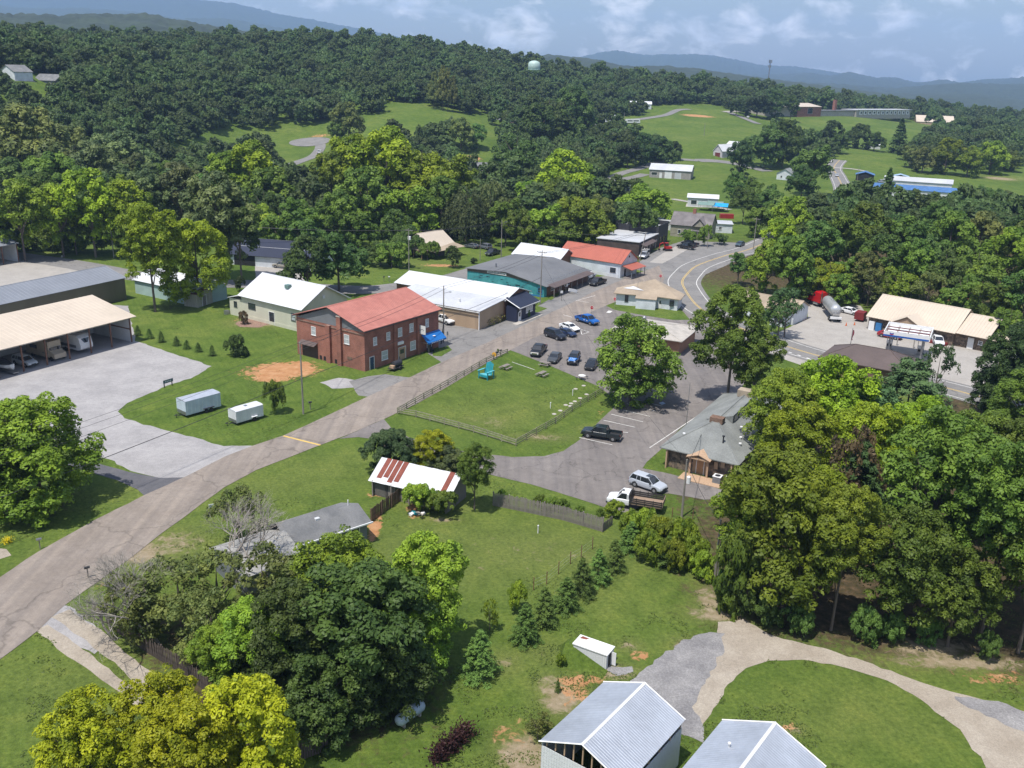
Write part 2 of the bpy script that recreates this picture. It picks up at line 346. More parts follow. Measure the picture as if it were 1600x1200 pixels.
g3 = ramp(tnoise(2.6, 8, 0.75), [(0.28, (0.48, 0.52, 0.46)), (0.5, (1, 1, 1)), (0.70, (1.5, 1.4, 1.45))])
gc = mixn(1.0, mixn(1.0, g1, g2, 'MULTIPLY'), g3, 'MULTIPLY')
mpw = N(t, 'ShaderNodeMapping'); mpw.inputs['Rotation'].default_value = (0, 0, radians(-28)); L(tc.outputs['Object'], mpw.inputs[0])
wv = N(t, 'ShaderNodeTexWave'); wv.inputs['Scale'].default_value = 0.28; wv.inputs['Distortion'].default_value = 2.5; wv.inputs['Detail'].default_value = 3; L(mpw.outputs[0], wv.inputs['Vector'])
gc = mixn(0.14, gc, mixn(1.0, gc, ramp(wv.outputs['Fac'], [(0.3, (0.72, 0.76, 0.7)), (0.7, (1.25, 1.2, 1.2))]), 'MULTIPLY'))
brk = mth('MULTIPLY', mth('SUBTRACT', tnoise(0.9, 9, 0.72, dist=0.6), 0.5), 1.5)
def maskc(ch, lo, hi):
    v = mth('ADD', sp.outputs[ch], brk); r = N(t, 'ShaderNodeMapRange'); r.interpolation_type = 'SMOOTHSTEP'; r.inputs[1].default_value = lo; r.inputs[2].default_value = hi; L(v, r.inputs[0]); return mth('MULTIPLY', r.outputs[0], mth('GREATER_THAN', sp.outputs[ch], 0.04))
dry = ramp(tnoise(1.4, 6), [(0.3, (0.20, 0.165, 0.085)), (0.6, (0.31, 0.25, 0.17)), (0.8, (0.40, 0.34, 0.25))])
clay = ramp(tnoise(0.8, 6), [(0.3, (0.34, 0.155, 0.065)), (0.6, (0.45, 0.25, 0.125)), (0.85, (0.50, 0.33, 0.20))])
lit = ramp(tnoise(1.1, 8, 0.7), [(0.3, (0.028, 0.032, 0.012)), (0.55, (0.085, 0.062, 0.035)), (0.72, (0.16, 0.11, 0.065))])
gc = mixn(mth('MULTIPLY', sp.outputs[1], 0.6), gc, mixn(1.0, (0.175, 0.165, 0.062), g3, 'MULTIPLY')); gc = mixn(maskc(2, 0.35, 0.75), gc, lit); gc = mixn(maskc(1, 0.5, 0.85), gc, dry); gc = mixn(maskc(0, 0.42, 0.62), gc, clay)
L(gc, b.inputs['Base Color']); b.inputs['Roughness'].default_value = 0.95; b.inputs['Specular IOR Level'].default_value = 0.15
bp = N(t, 'ShaderNodeBump'); bp.inputs['Strength'].default_value = 0.9; bp.inputs['Distance'].default_value = 0.12; L(tnoise(4.5, 8, 0.8), bp.inputs['Height']); L(bp.outputs[0], b.inputs['Normal'])
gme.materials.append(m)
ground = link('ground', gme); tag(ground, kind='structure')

# ------------------------------------------------------------------ paved and gravel sheets
def speck(name, c1, c2, rough=0.9, sc=0.25, grain=14.0, gain=0.35, band=None, bump=0.3, crack=0):
    """mineral surface: big blotches, fine grain, long wheel bands"""
    global t
    m, t, b = newmat(name)
    global tc; tc = N(t, 'ShaderNodeTexCoord')
    def tn(sc_, det, ro, vec=None, dist=0.3):
        n = N(t, 'ShaderNodeTexNoise'); n.inputs['Scale'].default_value = sc_; n.inputs['Detail'].default_value = det; n.inputs['Roughness'].default_value = ro; n.inputs['Distortion'].default_value = dist
        L(vec if vec is not None else tc.outputs['Object'], n.inputs['Vector']); return n.outputs['Fac']
    c = ramp(tn(sc, 7, 0.62), [(0.28, c1), (0.72, c2)])
    c = mixn(1.0, c, ramp(tn(grain, 4, 0.8), [(0.3, (1 - gain,) * 3), (0.7, (1 + gain,) * 3)]), 'MULTIPLY')
    c = mixn(1.0, c, ramp(tn(sc * 7, 5, 0.7), [(0.3, (0.88,) * 3), (0.7, (1.1,) * 3)]), 'MULTIPLY')
    if band:
        mp = N(t, 'ShaderNodeMapping'); mp.inputs['Rotation'].default_value = (0, 0, band); mp.inputs['Scale'].default_value = (0.9, 0.03, 1); L(tc.outputs['Object'], mp.inputs[0])
        c = mixn(1.0, c, ramp(tn(1.0, 4, 0.55, mp.outputs[0], 0), [(0.3, (0.80, 0.80, 0.82)), (0.7, (1.12, 1.1, 1.08))]), 'MULTIPLY')
    if crack:
        dn = N(t, 'ShaderNodeTexNoise'); dn.inputs['Scale'].default_value = 0.5; dn.inputs['Detail'].default_value = 4; L(tc.outputs['Object'], dn.inputs['Vector']); mv = N(t, 'ShaderNodeVectorMath', operation='MULTIPLY_ADD'); mv.inputs[1].default_value = (3, 3, 3); L(dn.outputs['Color'], mv.inputs[0]); L(tc.outputs['Object'], mv.inputs[2])
        vo = N(t, 'ShaderNodeTexVoronoi', feature='DISTANCE_TO_EDGE'); vo.inputs['Scale'].default_value = crack; L(mv.outputs[0], vo.inputs['Vector']); c = mixn(1.0, c, ramp(vo.outputs['Distance'], [(0.0, (0.70,) * 3), (0.018, (1,) * 3)]), 'MULTIPLY')
        c = mixn(1.0, c, ramp(tn(0.9, 3, 0.5), [(0.66, (1,) * 3), (0.74, (0.80,) * 3)]), 'MULTIPLY')
    L(c, b.inputs['Base Color']); b.inputs['Roughness'].default_value = rough; b.inputs['Specular IOR Level'].default_value = 0.25
    bp = N(t, 'ShaderNodeBump'); bp.inputs['Strength'].default_value = bump; bp.inputs['Distance'].default_value = 0.03; L(tn(grain, 4, 0.8), bp.inputs['Height']); L(bp.outputs[0], b.inputs['Normal'])
    return m
SDIR = atan2(112, 49)     # main street heading
M_street = speck('chipseal', (0.212, 0.180, 0.153), (0.282, 0.245, 0.212), band=radians(23.6), grain=9, gain=0.12, crack=0.09)
M_asph = speck('old_asphalt', (0.150, 0.136, 0.128), (0.225, 0.205, 0.192), sc=0.12, grain=10, gain=0.16, band=radians(30), crack=0.14)
M_hwy = speck('highway_asphalt', (0.17, 0.165, 0.16), (0.235, 0.225, 0.215), sc=0.2, grain=10, gain=0.14, crack=0.1)
M_dark = speck('dark_asphalt', (0.085, 0.085, 0.095), (0.125, 0.122, 0.13), sc=0.5, grain=10, gain=0.15)
M_conc = speck('concrete', (0.30, 0.28, 0.255), (0.38, 0.355, 0.325), sc=0.3, grain=8, gain=0.10)
M_grav = speck('pale_gravel', (0.255, 0.245, 0.245), (0.37, 0.355, 0.35), sc=0.22, grain=8, gain=0.2, bump=0.4)
M_grav2 = speck('grey_gravel', (0.155, 0.15, 0.155), (0.30, 0.29, 0.285), sc=0.30, grain=6, gain=0.34, bump=0.6)
M_tan = speck('tan_gravel', (0.27, 0.228, 0.180), (0.38, 0.335, 0.275), sc=0.4, grain=7, gain=0.22, bump=0.5)
M_mulch = speck('bark_mulch', (0.19, 0.115, 0.09), (0.30, 0.20, 0.15), sc=1.0, grain=4, gain=0.4)
M_white = mat('road_white', (0.62, 0.61, 0.58), 0.8, var=0.18, vs=1.5)
M_yellow = mat('road_yellow', (0.62, 0.42, 0.10), 0.8, var=0.15, vs=1.5)
SHEETS = []
def sheet(name, pts, z, m, jit=0.12, step=1.2, seed=1, world=False, kind='structure'):
    w = [tuple(p) for p in pts] if world else wpoly(pts)
    out = []
    for i in range(len(w)):
        a = w[i]; c = w[(i + 1) % len(w)]; L_ = hypot(c[0] - a[0], c[1] - a[1]); n = max(1, min(160, int(L_ / step)))
        nx, ny = -(c[1] - a[1]) / (L_ + 1e-9), (c[0] - a[0]) / (L_ + 1e-9)
        for k in range(n):
            f = k / n; x = a[0] + (c[0] - a[0]) * f; yy = a[1] + (c[1] - a[1]) * f
            j = (float(fbm(x * 0.9 / step + seed, yy * 0.9 / step, 3)) * 2.4) * jit
            out.append((x + nx * j, yy + ny * j, z))
    me = bpy.data.meshes.new(name); me.from_pydata(out, [], [tuple(range(len(out)))]); me.update()
    if me.polygons[0].normal.z < 0: me.flip_normals()
    me.materials.append(m); o = link(name, me); tag(o, kind=kind); SHEETS.append((name, w)); return o
def smooth_line(w, step):
    """Catmull-Rom through world points"""
    P_ = [w[0]] + list(w) + [w[-1]]; o = []
    for i in range(1, len(P_) - 2):
        a, b_, c, d = [np.array(q[:2]) for q in P_[i - 1:i + 3]]; n = max(2, int(np.linalg.norm(c - b_) / step))
        for k in range(n):
            s = k / n; o.append(0.5 * ((2 * b_) + (-a + c) * s + (2 * a - 5 * b_ + 4 * c - d) * s * s + (-a + 3 * b_ - 3 * c + d) * s ** 3))
    o.append(np.array(P_[-1][:2])); return np.array(o)
def ribbon(name, w, width, z, m, step=3.0, jit=0.1, off=0.0, kind='structure', smooth=True, parent=None, dash=None):
    c = smooth_line(w, step) if smooth else np.array([q[:2] for q in w])
    d = np.gradient(c, axis=0); d /= np.linalg.norm(d, axis=1)[:, None] + 1e-9; nrm = np.stack([-d[:, 1], d[:, 0]], 1)
    hw = width / 2; j1 = fbm(c[:, 0] * 0.4, c[:, 1] * 0.4, 3) * jit * 3; j2 = fbm(c[:, 0] * 0.4 + 40, c[:, 1] * 0.4, 3) * jit * 3
    Lf = c + nrm * (off + hw + j1)[:, None] if True else 0; Rt = c + nrm * (off - hw + j2)[:, None]
    V = np.stack([Lf, c + nrm * off, Rt], 1).reshape(-1, 2); Z = tz(V[:, 0], V[:, 1]) + z; V = np.column_stack([V, Z]); F = []
    for i in range(len(c) - 1):
        if dash and (i // dash[0]) % 2: continue
        a = i * 3; F += [(a + 3, a, a + 1, a + 4), (a + 4, a + 1, a + 2, a + 5)]
    me = np_mesh(name, V, [tuple(f) for f in F], m); me.polygons.foreach_set('use_smooth', [True] * len(me.polygons))
    if len(me.polygons) and me.polygons[0].normal.z < 0: me.flip_normals()
    o = link(name, me, parent); tag(o, kind=kind); return o
wp = lambda pts: [tuple(T(x, y)) for x, y in pts]
# gravel storage yard at the left
sheet('gravel_yard', [(-150, 560), (-60, 500), (60, 470), (200, 478), (212, 533), (330, 572), (305, 588), (262, 603), (236, 614), (200, 630), (184, 643), (194, 654), (250, 670), (300, 683), (350, 697), (400, 697), (425, 695), (380, 712), (330, 730), (292, 748), (250, 748), (205, 736), (170, 718), (120, 700), (60, 676), (0, 655), (-150, 620)], 0.02, M_grav, jit=0.35, step=1.0)
sheet('upper_yard', [(-160, 440), (-100, 398), (0, 402), (60, 406), (138, 414), (150, 425), (100, 446), (0, 470), (-160, 500)], 0.02, M_conc, jit=0.3)
sheet('side_drive', [(40, 705), (100, 712), (152, 724), (200, 737), (250, 747), (296, 746), (262, 762), (231, 779), (215, 765), (180, 750), (140, 738), (90, 722), (30, 715)], 0.026, M_dark, jit=0.1)
# main street
LE = [(-140, 1000), (-60, 940), (0, 903), (60, 862), (150, 812), (230, 772), (290, 745), (350, 714), (400, 695), (443, 681), (500, 655), (570, 622), (640, 590), (700, 562), (760, 536), (830, 503), (880, 480), (930, 455), (985, 432), (1030, 415)]
RE = [(-140, 1135), (-60, 1075), (0, 1031), (60, 985), (100, 947), (200, 875), (250, 836), (350, 762), (400, 735), (500, 696), (540, 681), (600, 655), (650, 632), (700, 604), (760, 568), (830, 530), (880, 508), (930, 485), (985, 462), (1040, 440)]
sheet('main_street', LE + RE[::-1], 0.045, M_street, jit=0.10, step=1.5)
# street-side strip, aprons and forecourts
sheet('roadside_lot', [(546, 596), (575, 588), (602, 585), (640, 590), (690, 566), (668, 552), (686, 545), (678, 505), (700, 470), (760, 512), (826, 486), (858, 468), (872, 474), (886, 470), (880, 486), (800, 524), (720, 560), (640, 600), (590, 622), (560, 618)], 0.02, M_hwy, jit=0.15)
sheet('parking_lot', [(530, 686), (560, 683), (600, 688), (660, 712), (720, 730), (770, 743), (830, 757), (900, 778), (950, 795), (985, 803), (1010, 780), (1022, 773), (1045, 771), (1100, 781), (1122, 780), (1128, 768), (1148, 752), (1100, 752), (1068, 746), (1040, 739), (1004, 732), (1010, 722), (1033, 703), (1060, 672), (1100, 645), (1150, 620), (1180, 570), (1215, 560), (1180, 540), (1110, 505), (1062, 480), (1000, 470), (960, 466), (900, 490), (830, 524), (792, 545), (860, 572), (935, 604), (968, 628), (935, 660), (905, 688), (880, 705), (850, 713), (800, 714), (740, 708), (690, 700), (640, 684), (612, 670), (600, 655)], 0.03, M_asph, jit=0.12)
sheet('corner_forecourt', [(800, 500), (860, 470), (905, 440), (940, 432), (990, 425), (1000, 408), (1030, 388), (1075, 374), (1110, 378), (1180, 380), (1180, 395), (1100, 430), (1065, 470), (1060, 490), (1000, 478), (940, 482), (880, 490)], 0.024, M_hwy, jit=0.2)
sheet('service_station_lot', [(1185, 548), (1215, 520), (1262, 498), (1262, 488), (1246, 478), (1250, 468), (1300, 470), (1345, 478), (1360, 500), (1440, 520), (1500, 534), (1560, 552), (1560, 640), (1480, 612), (1400, 590), (1300, 575), (1250, 570)], 0.02, M_conc, jit=0.12)
sheet('concrete_pad', [(1015, 410), (1035, 396), (1062, 382), (1078, 388), (1050, 404), (1035, 412)], 0.034, M_conc, jit=0.15)
sheet('mulch_bed', [(368, 505), (385, 497), (428, 498), (430, 504), (405, 512), (375, 511)], 0.03, M_mulch, jit=0.3)
sheet('gravel_apron', [(500, 598), (530, 590), (572, 597), (560, 605), (520, 607)], 0.015, M_grav, jit=0.5)
# grass island beside the octagonal shop
mg = MATS['grass']
isl = sheet('verge', [(946, 478), (958, 468), (1000, 478), (1062, 480), (1078, 500), (1050, 500), (1000, 492), (960, 484)], 0.036, mg, jit=0.2)
sheet('verge', [(906, 400), (945, 412), (1006, 424), (1012, 420), (1000, 430), (975, 435), (935, 427), (908, 418)], 0.036, mg, jit=0.2)
sheet('verge', [(820, 472), (840, 478), (855, 482), (842, 488), (818, 489), (800, 500), (790, 488)], 0.036, mg, jit=0.2)
sheet('verge', [(676, 548), (700, 540), (706, 547), (690, 557), (676, 556)], 0.036, mg, jit=0.2)
# highway and far roads
HW = [(2300, 850), (1950, 740), (1700, 668), (1600, 640), (1500, 612), (1400, 587), (1300, 562), (1225, 540), (1160, 514), (1125, 499), (1097, 484), (1082, 470), (1070, 452), (1066, 440), (1074, 428), (1090, 415), (1132, 400), (1175, 388), (1230, 362), (1300, 325), (1318, 302), (1309, 276), (1303, 262), (1312, 250)]
HWw = wp(HW)
ribbon('highway', HWw, 9.4, 0.055, M_hwy, step=2.5)
ribbon('edge_line', HWw, 0.17, 0.062, M_white, step=2.5, jit=0, off=3.6); ribbon('edge_line', HWw, 0.17, 0.062, M_white, step=2.5, jit=0, off=-3.6)
ribbon('centre_line', HWw, 0.13, 0.062, M_yellow, step=2.5, jit=0, off=0.17); ribbon('centre_line', HWw, 0.13, 0.062, M_yellow, step=2.5, jit=0, off=-0.17)
ribbon('back_street', wp([(-120, 382), (30, 401), (120, 414), (210, 431), (300, 442), (400, 444), (480, 449), (560, 453), (620, 449), (700, 437), (745, 424), (800, 410)]), 8.5, 0.034, M_hwy, step=3)
sheet('shop_forecourt', [(398, 412), (455, 416), (470, 428), (480, 447), (400, 442)], 0.022, M_conc)
ribbon('far_lane', wp([(1008, 272), (990, 277), (950, 283), (968, 272), (1000, 263), (1040, 250), (1090, 251)]), 6, 0.12, M_hwy)
ribbon('far_lane', wp([(1090, 251), (1120, 252), (1160, 258), (1200, 268)]), 9, 0.14, M_hwy)
ribbon('far_lane', wp([(900, 198), (930, 196), (970, 190), (1010, 185), (1040, 180), (1060, 172), (1078, 171)]), 6, 0.2, M_hwy)
ribbon('far_lane', wp([(925, 206), (950, 212), (975, 219)]), 3, 0.2, M_conc)
ribbon('far_lane', wp([(1140, 176), (1160, 184), (1185, 194)]), 7, 0.3, M_hwy)
ribbon('far_lane', wp([(1130, 175), (1175, 174), (1210, 176)]), 5, 0.3, M_conc)
ribbon('far_lane', wp([(1050, 311), (1090, 318), (1140, 328)]), 3.2, 0.1, M_conc)
ribbon('far_lane', wp([(1303, 262), (1330, 264), (1355, 268)]), 3, 0.12, M_conc)
ribbon('far_lane', wp([(1318, 288), (1345, 291), (1380, 294)]), 4, 0.12, M_conc)
ribbon('cul_de_sac', wp([(440, 262), (470, 252), (490, 244), (500, 232), (500, 224)]), 6, 0.15, M_hwy)
cc = T(495, 222); me = MB().prism([(cc.x + 12 * cos(a / 24 * 2 * pi) - 4, cc.y + 10 * sin(a / 24 * 2 * pi)) for a in range(24)], 0, 0.02).mesh('cul_de_sac', M_hwy)
for v in me.vertices: v.co.z += tz1(v.co.x, v.co.y) + 0.2
tag(link('cul_de_sac', me), kind='structure')
# bottom-left track: two worn wheel strips
ribbon('gravel_track', wp([(95, 958), (140, 990), (190, 1030), (240, 1070), (290, 1105), (320, 1180)]), 1.7, 0.022, M_tan, step=0.8, jit=0.35)
ribbon('gravel_track', wp([(66, 980), (110, 1015), (160, 1050), (215, 1090), (250, 1130)]), 1.2, 0.022, M_tan, step=0.8, jit=0.3)
sheet('gravel_track', [(58, 985), (98, 946), (130, 962), (175, 1000), (150, 1020), (100, 1010)], 0.018, M_grav, jit=0.5, step=0.7)
# bottom-right drive
sheet('gravel_drive', [(1075, 1042), (1120, 995), (1122, 972), (1160, 968), (1200, 990), (1250, 1005), (1300, 1016), (1350, 1033), (1420, 1060), (1470, 1076), (1530, 1092), (1600, 1112), (1720, 1145), (1720, 1300), (1600, 1245), (1545, 1205), (1500, 1140), (1450, 1102), (1400, 1070), (1340, 1048), (1270, 1033), (1200, 1031), (1165, 1044), (1138, 1070), (1120, 1100), (1095, 1140), (1070, 1150), (1060, 1100)], 0.02, M_tan, jit=0.3, step=0.7)
sheet('grey_gravel_drive', [(1110, 985), (1132, 990), (1130, 1018), (1110, 1050), (1100, 1075), (1085, 1105), (1100, 1160), (1000, 1130), (955, 1100), (978, 1070), (1000, 1052), (1030, 1028), (1060, 1005)], 0.028, M_grav2, jit=0.55, step=0.6)
sheet('grey_gravel_drive', [(1490, 1085), (1560, 1095), (1600, 1112), (1700, 1140), (1700, 1160), (1600, 1142), (1540, 1120), (1500, 1100)], 0.028, M_grav2, jit=0.5, step=0.6)
sheet('grey_gravel_drive', [(948, 1038), (985, 1042), (990, 1050), (965, 1055), (950, 1048)], 0.028, M_grav2, jit=0.4, step=0.6)
# painted markings
def stripe(a, b_, w=0.13, z=0.05, m=M_white, name='parking_stripe'):
    A = T(*a); B = T(*b_); d = (B - A).normalized(); n = Vector((-d.y, d.x, 0)) * w / 2
    me = bpy.data.meshes.new(name); me.from_pydata([tuple(A + n), tuple(A - n), tuple(B - n), tuple(B + n)], [], [(0, 1, 2, 3)]); me.update()
    if me.polygons[0].normal.z < 0: me.flip_normals()
    for v in me.vertices: v.co.z = z
    me.materials.append(m); return tag(link(name, me), kind='structure')
for s in [((905, 684), (957, 695.5)), ((945, 672), (981.5, 676.5)), ((943, 657), (992.5, 668)), ((955, 647.5), (1004.5, 659.5)), ((966, 639.5), (1015.5, 651)), ((979, 631), (1025, 643)), ((990, 624), (1035, 635))]: stripe(*s)
stripe((1015, 700), (1090, 650)); stripe((880, 492), (894, 496)); stripe((903, 470), (920, 473)); stripe((930, 462), (900, 470))
stripe((907, 515), (909, 523)); stripe((909, 523), (921, 519)); stripe((921, 519), (907, 515)); stripe((950, 489), (954, 486), 0.9); stripe((800, 566), (835, 578))
stripe((443, 681.5), (500.5, 696), 0.32, 0.052, M_yellow, 'yellow_line')
for k in range(4): stripe((1218 + k * 14, 546 + k * 4.5), (1223 + k * 14, 547.5 + k * 4.5), 0.4, 0.07)
sheet('accessible_bay_mark', [(1029, 630), (1036, 628), (1040, 631), (1034, 633)], 0.05, mat('bay_blue', (0.45, 0.55, 0.72), 0.8), jit=0)
# ------------------------------------------------------------------ foliage
def leafmat(name, trans=0.28, rough=0.55):
    m, t, b = newmat(name); L = t.links.new
    oi = N(t, 'ShaderNodeObjectInfo'); at = N(t, 'ShaderNodeAttribute'); at.attribute_name = 'tint'
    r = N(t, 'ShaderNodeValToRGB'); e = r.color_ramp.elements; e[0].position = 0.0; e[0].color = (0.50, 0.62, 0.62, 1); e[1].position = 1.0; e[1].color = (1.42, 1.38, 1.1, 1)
    L(at.outputs['Fac'], r.inputs[0])
    m1 = N(t, 'ShaderNodeMix', data_type='RGBA', blend_type='MULTIPLY'); m1.inputs[0].default_value = 1; L(oi.outputs['Color'], m1.inputs[6]); L(r.outputs['Color'], m1.inputs[7])
    hs = N(t, 'ShaderNodeHueSaturation'); mr = N(t, 'ShaderNodeMapRange'); mr.inputs[3].default_value = 0.485; mr.inputs[4].default_value = 0.515; L(oi.outputs['Random'], mr.inputs[0]); L(mr.outputs[0], hs.inputs['Hue'])
    mr2 = N(t, 'ShaderNodeMapRange'); mr2.inputs[3].default_value = 0.72; mr2.inputs[4].default_value = 1.32; L(oi.outputs['Random'], mr2.inputs[0]); L(mr2.outputs[0], hs.inputs['Value']); L(m1.outputs[2], hs.inputs['Color'])
    L(hs.outputs['Color'], b.inputs['Base Color']); b.inputs['Roughness'].default_value = rough; b.inputs['Specular IOR Level'].default_value = 0.25
    tr = N(t, 'ShaderNodeBsdfTranslucent'); L(hs.outputs['Color'], tr.inputs['Color']); ms = N(t, 'ShaderNodeMixShader'); ms.inputs[0].default_value = trans
    o = [n for n in t.nodes if n.type == 'OUTPUT_MATERIAL'][0]; L(b.outputs[0], ms.inputs[1]); L(tr.outputs[0], ms.inputs[2]); L(ms.outputs[0], o.inputs['Surface']); return m
M_leaf = leafmat('leaves'); M_needle = leafmat('needles', 0.08, 0.7)
M_bark = mat('bark', (0.13, 0.105, 0.085), 0.95, var=0.35, vs=3, streak=(4, 4, 0.6), bump=0.6); M_barkg = mat('grey_bark', (0.30, 0.27, 0.24), 0.9, var=0.3, vs=3, streak=(4, 4, 0.6))
def leaves_mesh(name, P, D, size, tint, mt, wid=0.55):
    """rhombic leaf sprays at P, facing D"""
    n = len(P); D = D / (np.linalg.norm(D, axis=1)[:, None] + 1e-9)
    a = RNG.normal(size=(n, 3)); a -= (a * D).sum(1)[:, None] * D; a /= np.linalg.norm(a, axis=1)[:, None] + 1e-9; c = np.cross(D, a)
    s = size * RNG.uniform(0.6, 1.3, n)[:, None]; w = s * wid
    bend = D * s * 0.22
    V = np.stack([P - a * s, P - c * w - bend, P + a * s, P + c * w - bend], 1).reshape(-1, 3)
    F = np.arange(n * 4, dtype=np.int32).reshape(n, 4)
    me = np_mesh(name, V, F, mt)
    at = me.attributes.new('tint', 'FLOAT', 'POINT'); at.data.foreach_set('value', np.repeat(np.clip(tint, 0, 1), 4).astype(np.float32)); return me
def crown_round(name, seed, n, nb=46, size=0.05, zs=1.3, spread=0.72, br=(0.22, 0.40), low=0.12, open_=0.0, mt=None, top=1.0):
    """broadleaf crown, unit radius, z 0..zs: leaf sprays on many boughs of different reach"""
    g = np.random.default_rng(seed); global RNG; RNG = g
    B = []; R = []; T0 = []
    big = [(g.uniform(0, 2 * pi), g.uniform(0.1, 0.95), g.uniform(0.75, 1.18)) for _ in range(9)]
    for i in range(nb):
        th, h, k = big[i % 9]; th += g.normal(0, 0.42); h = np.clip(h + g.normal(0, 0.16), 0.02, 1)
        prof = sin(pi * min(1, 0.26 + 0.72 * h)) ** 0.62 if h < 0.55 else sqrt(max(0.02, 1 - ((h - 0.45) / 0.6) ** 2))
        rr = prof * spread * k * g.uniform(0.55, 1.08); r = g.uniform(*br)
        B.append((rr * cos(th), rr * sin(th), low + (zs - low - r * 0.8) * h * top)); R.append(r); T0.append(g.uniform(0.25, 0.75))
    B = np.array(B); R = np.array(R); T0 = np.array(T0)
    nsub = max(6, int(n / len(B) / 34)); SC_ = []; SB = []
    for j in range(len(B)):
        q = g.normal(size=(nsub, 3)); q /= np.linalg.norm(q, axis=1)[:, None]; q[:, 2] = np.where(q[:, 2] < -0.25, -q[:, 2], q[:, 2])
        SC_.append(B[j] + q * R[j] * np.array([1, 1, 0.8]) * g.uniform(0.78, 1.05, nsub)[:, None]); SB += [j] * nsub
    SC_ = np.concatenate(SC_); SB = np.array(SB); keep = np.ones(len(SC_), bool)
    for j in range(len(B)):
        q = (SC_ - B[j]) / (R[j] * np.array([0.78, 0.78, 0.62])); keep &= ~(((q ** 2).sum(1) < 1) & (SB != j))
    SC_ = SC_[keep]; SB = SB[keep]; sr = np.clip(1.25 * R[SB] / sqrt(nsub) * 1.15, 0.035, 0.16) * g.uniform(0.75, 1.3, len(SB)); st = T0[SB] + g.normal(0, 0.14, len(SB))
    pick = g.choice(len(SC_), n, p=sr ** 2 / (sr ** 2).sum()); d = g.normal(size=(n, 3)); d /= np.linalg.norm(d, axis=1)[:, None]; d[:, 2] = np.where(g.random(n) < 0.8, np.abs(d[:, 2]), d[:, 2])
    P = SC_[pick] + d * (sr[pick] * (1 - np.abs(g.normal(0, 0.16, n)) - open_ * 0.6 * g.random(n)))[:, None]
    tn = st[pick] + g.normal(0, 0.10, n)
    P[:, 2] = np.maximum(P[:, 2], 0.01)
    D = d * 0.95 + g.normal(size=d.shape) * 0.38 + np.array([0, 0, 0.30])
    return leaves_mesh(name, P, D, size, tn, mt or M_leaf)
def crown_cone(name, seed, tiers=15, n=3500, size=0.05, droop=0.25, zs=2.4, gap=0.0, taper=1.0, mt=None, wid=0.28):
    g = np.random.default_rng(seed); global RNG; RNG = g; P = []; D = []; tn = []
    per = n // (tiers * 9)
    for i in range(tiers):
        h = (i + 0.4) / tiers; rmax = (1 - h) ** taper * 0.98 + 0.04
        for k in range(9):
            th = g.uniform(0, 2 * pi); rl = rmax * g.uniform(0.72, 1.1); tt = g.uniform(0.3, 0.7)
            s = g.uniform(0.12 if gap == 0 else 0.35, 1, per) ** 0.75; w = 0.13 * (1.1 - s * 0.6)
            x = rl * s; z = zs * h + (g.uniform(-1, 1, per)) * 0.05 * (1 + gap) - droop * x * x * 0.6 + 0.10 * x
            off = g.normal(0, 1, per) * w * rmax
            P.append(np.stack([x * cos(th) - off * sin(th), x * sin(th) + off * cos(th), np.maximum(z, 0.01)], 1))
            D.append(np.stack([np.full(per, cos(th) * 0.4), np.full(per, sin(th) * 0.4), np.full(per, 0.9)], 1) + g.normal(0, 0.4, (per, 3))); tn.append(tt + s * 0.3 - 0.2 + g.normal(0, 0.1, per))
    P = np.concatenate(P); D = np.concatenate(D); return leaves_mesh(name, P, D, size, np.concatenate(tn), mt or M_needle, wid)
def crown_willow(name, seed, n=9000, size=0.045):
    g = np.random.default_rng(seed); global RNG; RNG = g; P = []; tn = []
    ns = 190; per = n // ns
    for i in range(ns):
        th = g.uniform(0, 2 * pi); rr = g.uniform(0.15, 1) ** 0.6; z0 = 1.45 * sqrt(max(0.05, 1 - rr * rr * 0.8)) * g.uniform(0.75, 1.0); z1 = z0 * g.uniform(0.15, 0.5)
        s = g.random(per); w = g.normal(0, 0.035, (per, 2)) * (0.5 + s[:, None]); rp = rr * 0.88 * (1 + 0.12 * s)
        P.append(np.stack([rp * cos(th) + w[:, 0], rp * sin(th) + w[:, 1], z0 + (z1 - z0) * s], 1)); tn.append(np.full(per, g.uniform(0.2, 0.8)) - 0.2 * s)
    P = np.concatenate(P); d = P - np.array([0, 0, 0.4]); d = d + g.normal(0, 0.5, d.shape)
    return leaves_mesh(name, P, d, size, np.concatenate(tn), M_leaf, 0.35)
HI = [crown_round('crown_broad', 100 + k, 30000, nb=(52, 40, 60, 46)[k], size=0.028, zs=1.35, spread=(0.74, 0.70, 0.78, 0.66)[k]) for k in range(4)]
HT = [crown_round('crown_tall', 120 + k, 26000, nb=70, size=0.033, zs=2.2, spread=0.70, br=(0.2, 0.34), open_=0.12) for k in range(2)]
MD = [crown_round('crown_mid', 200 + k, 10000, nb=(44, 36, 52)[k], size=0.052, zs=1.4, spread=(0.74, 0.70, 0.78)[k]) for k in range(3)]
MT = [crown_round('crown_mid_tall', 220 + k, 9500, nb=50, size=0.055, zs=2.1, spread=0.68, br=(0.22, 0.38), open_=0.1) for k in range(2)]
LO = [crown_round('crown_far', 300 + k, 2300, nb=24, size=0.105, zs=(1.4, 1.7, 1.5)[k], spread=0.7, br=(0.25, 0.42)) for k in range(3)]
BU = [crown_round('bush_leaves', 400 + k, 5500, nb=22, size=0.06, zs=1.1, spread=0.70, br=(0.25, 0.42), low=0.0) for k in range(3)]
SP = [crown_round('loose_leaves', 420 + k, 4000, nb=34, size=0.045, zs=1.6, spread=0.8, br=(0.14, 0.3), open_=0.5) for k in range(2)]
CO = [crown_cone('spruce_needles', 500 + k, tiers=16, n=9000, size=0.06, zs=2.3, droop=0.25, taper=0.72) for k in range(3)]
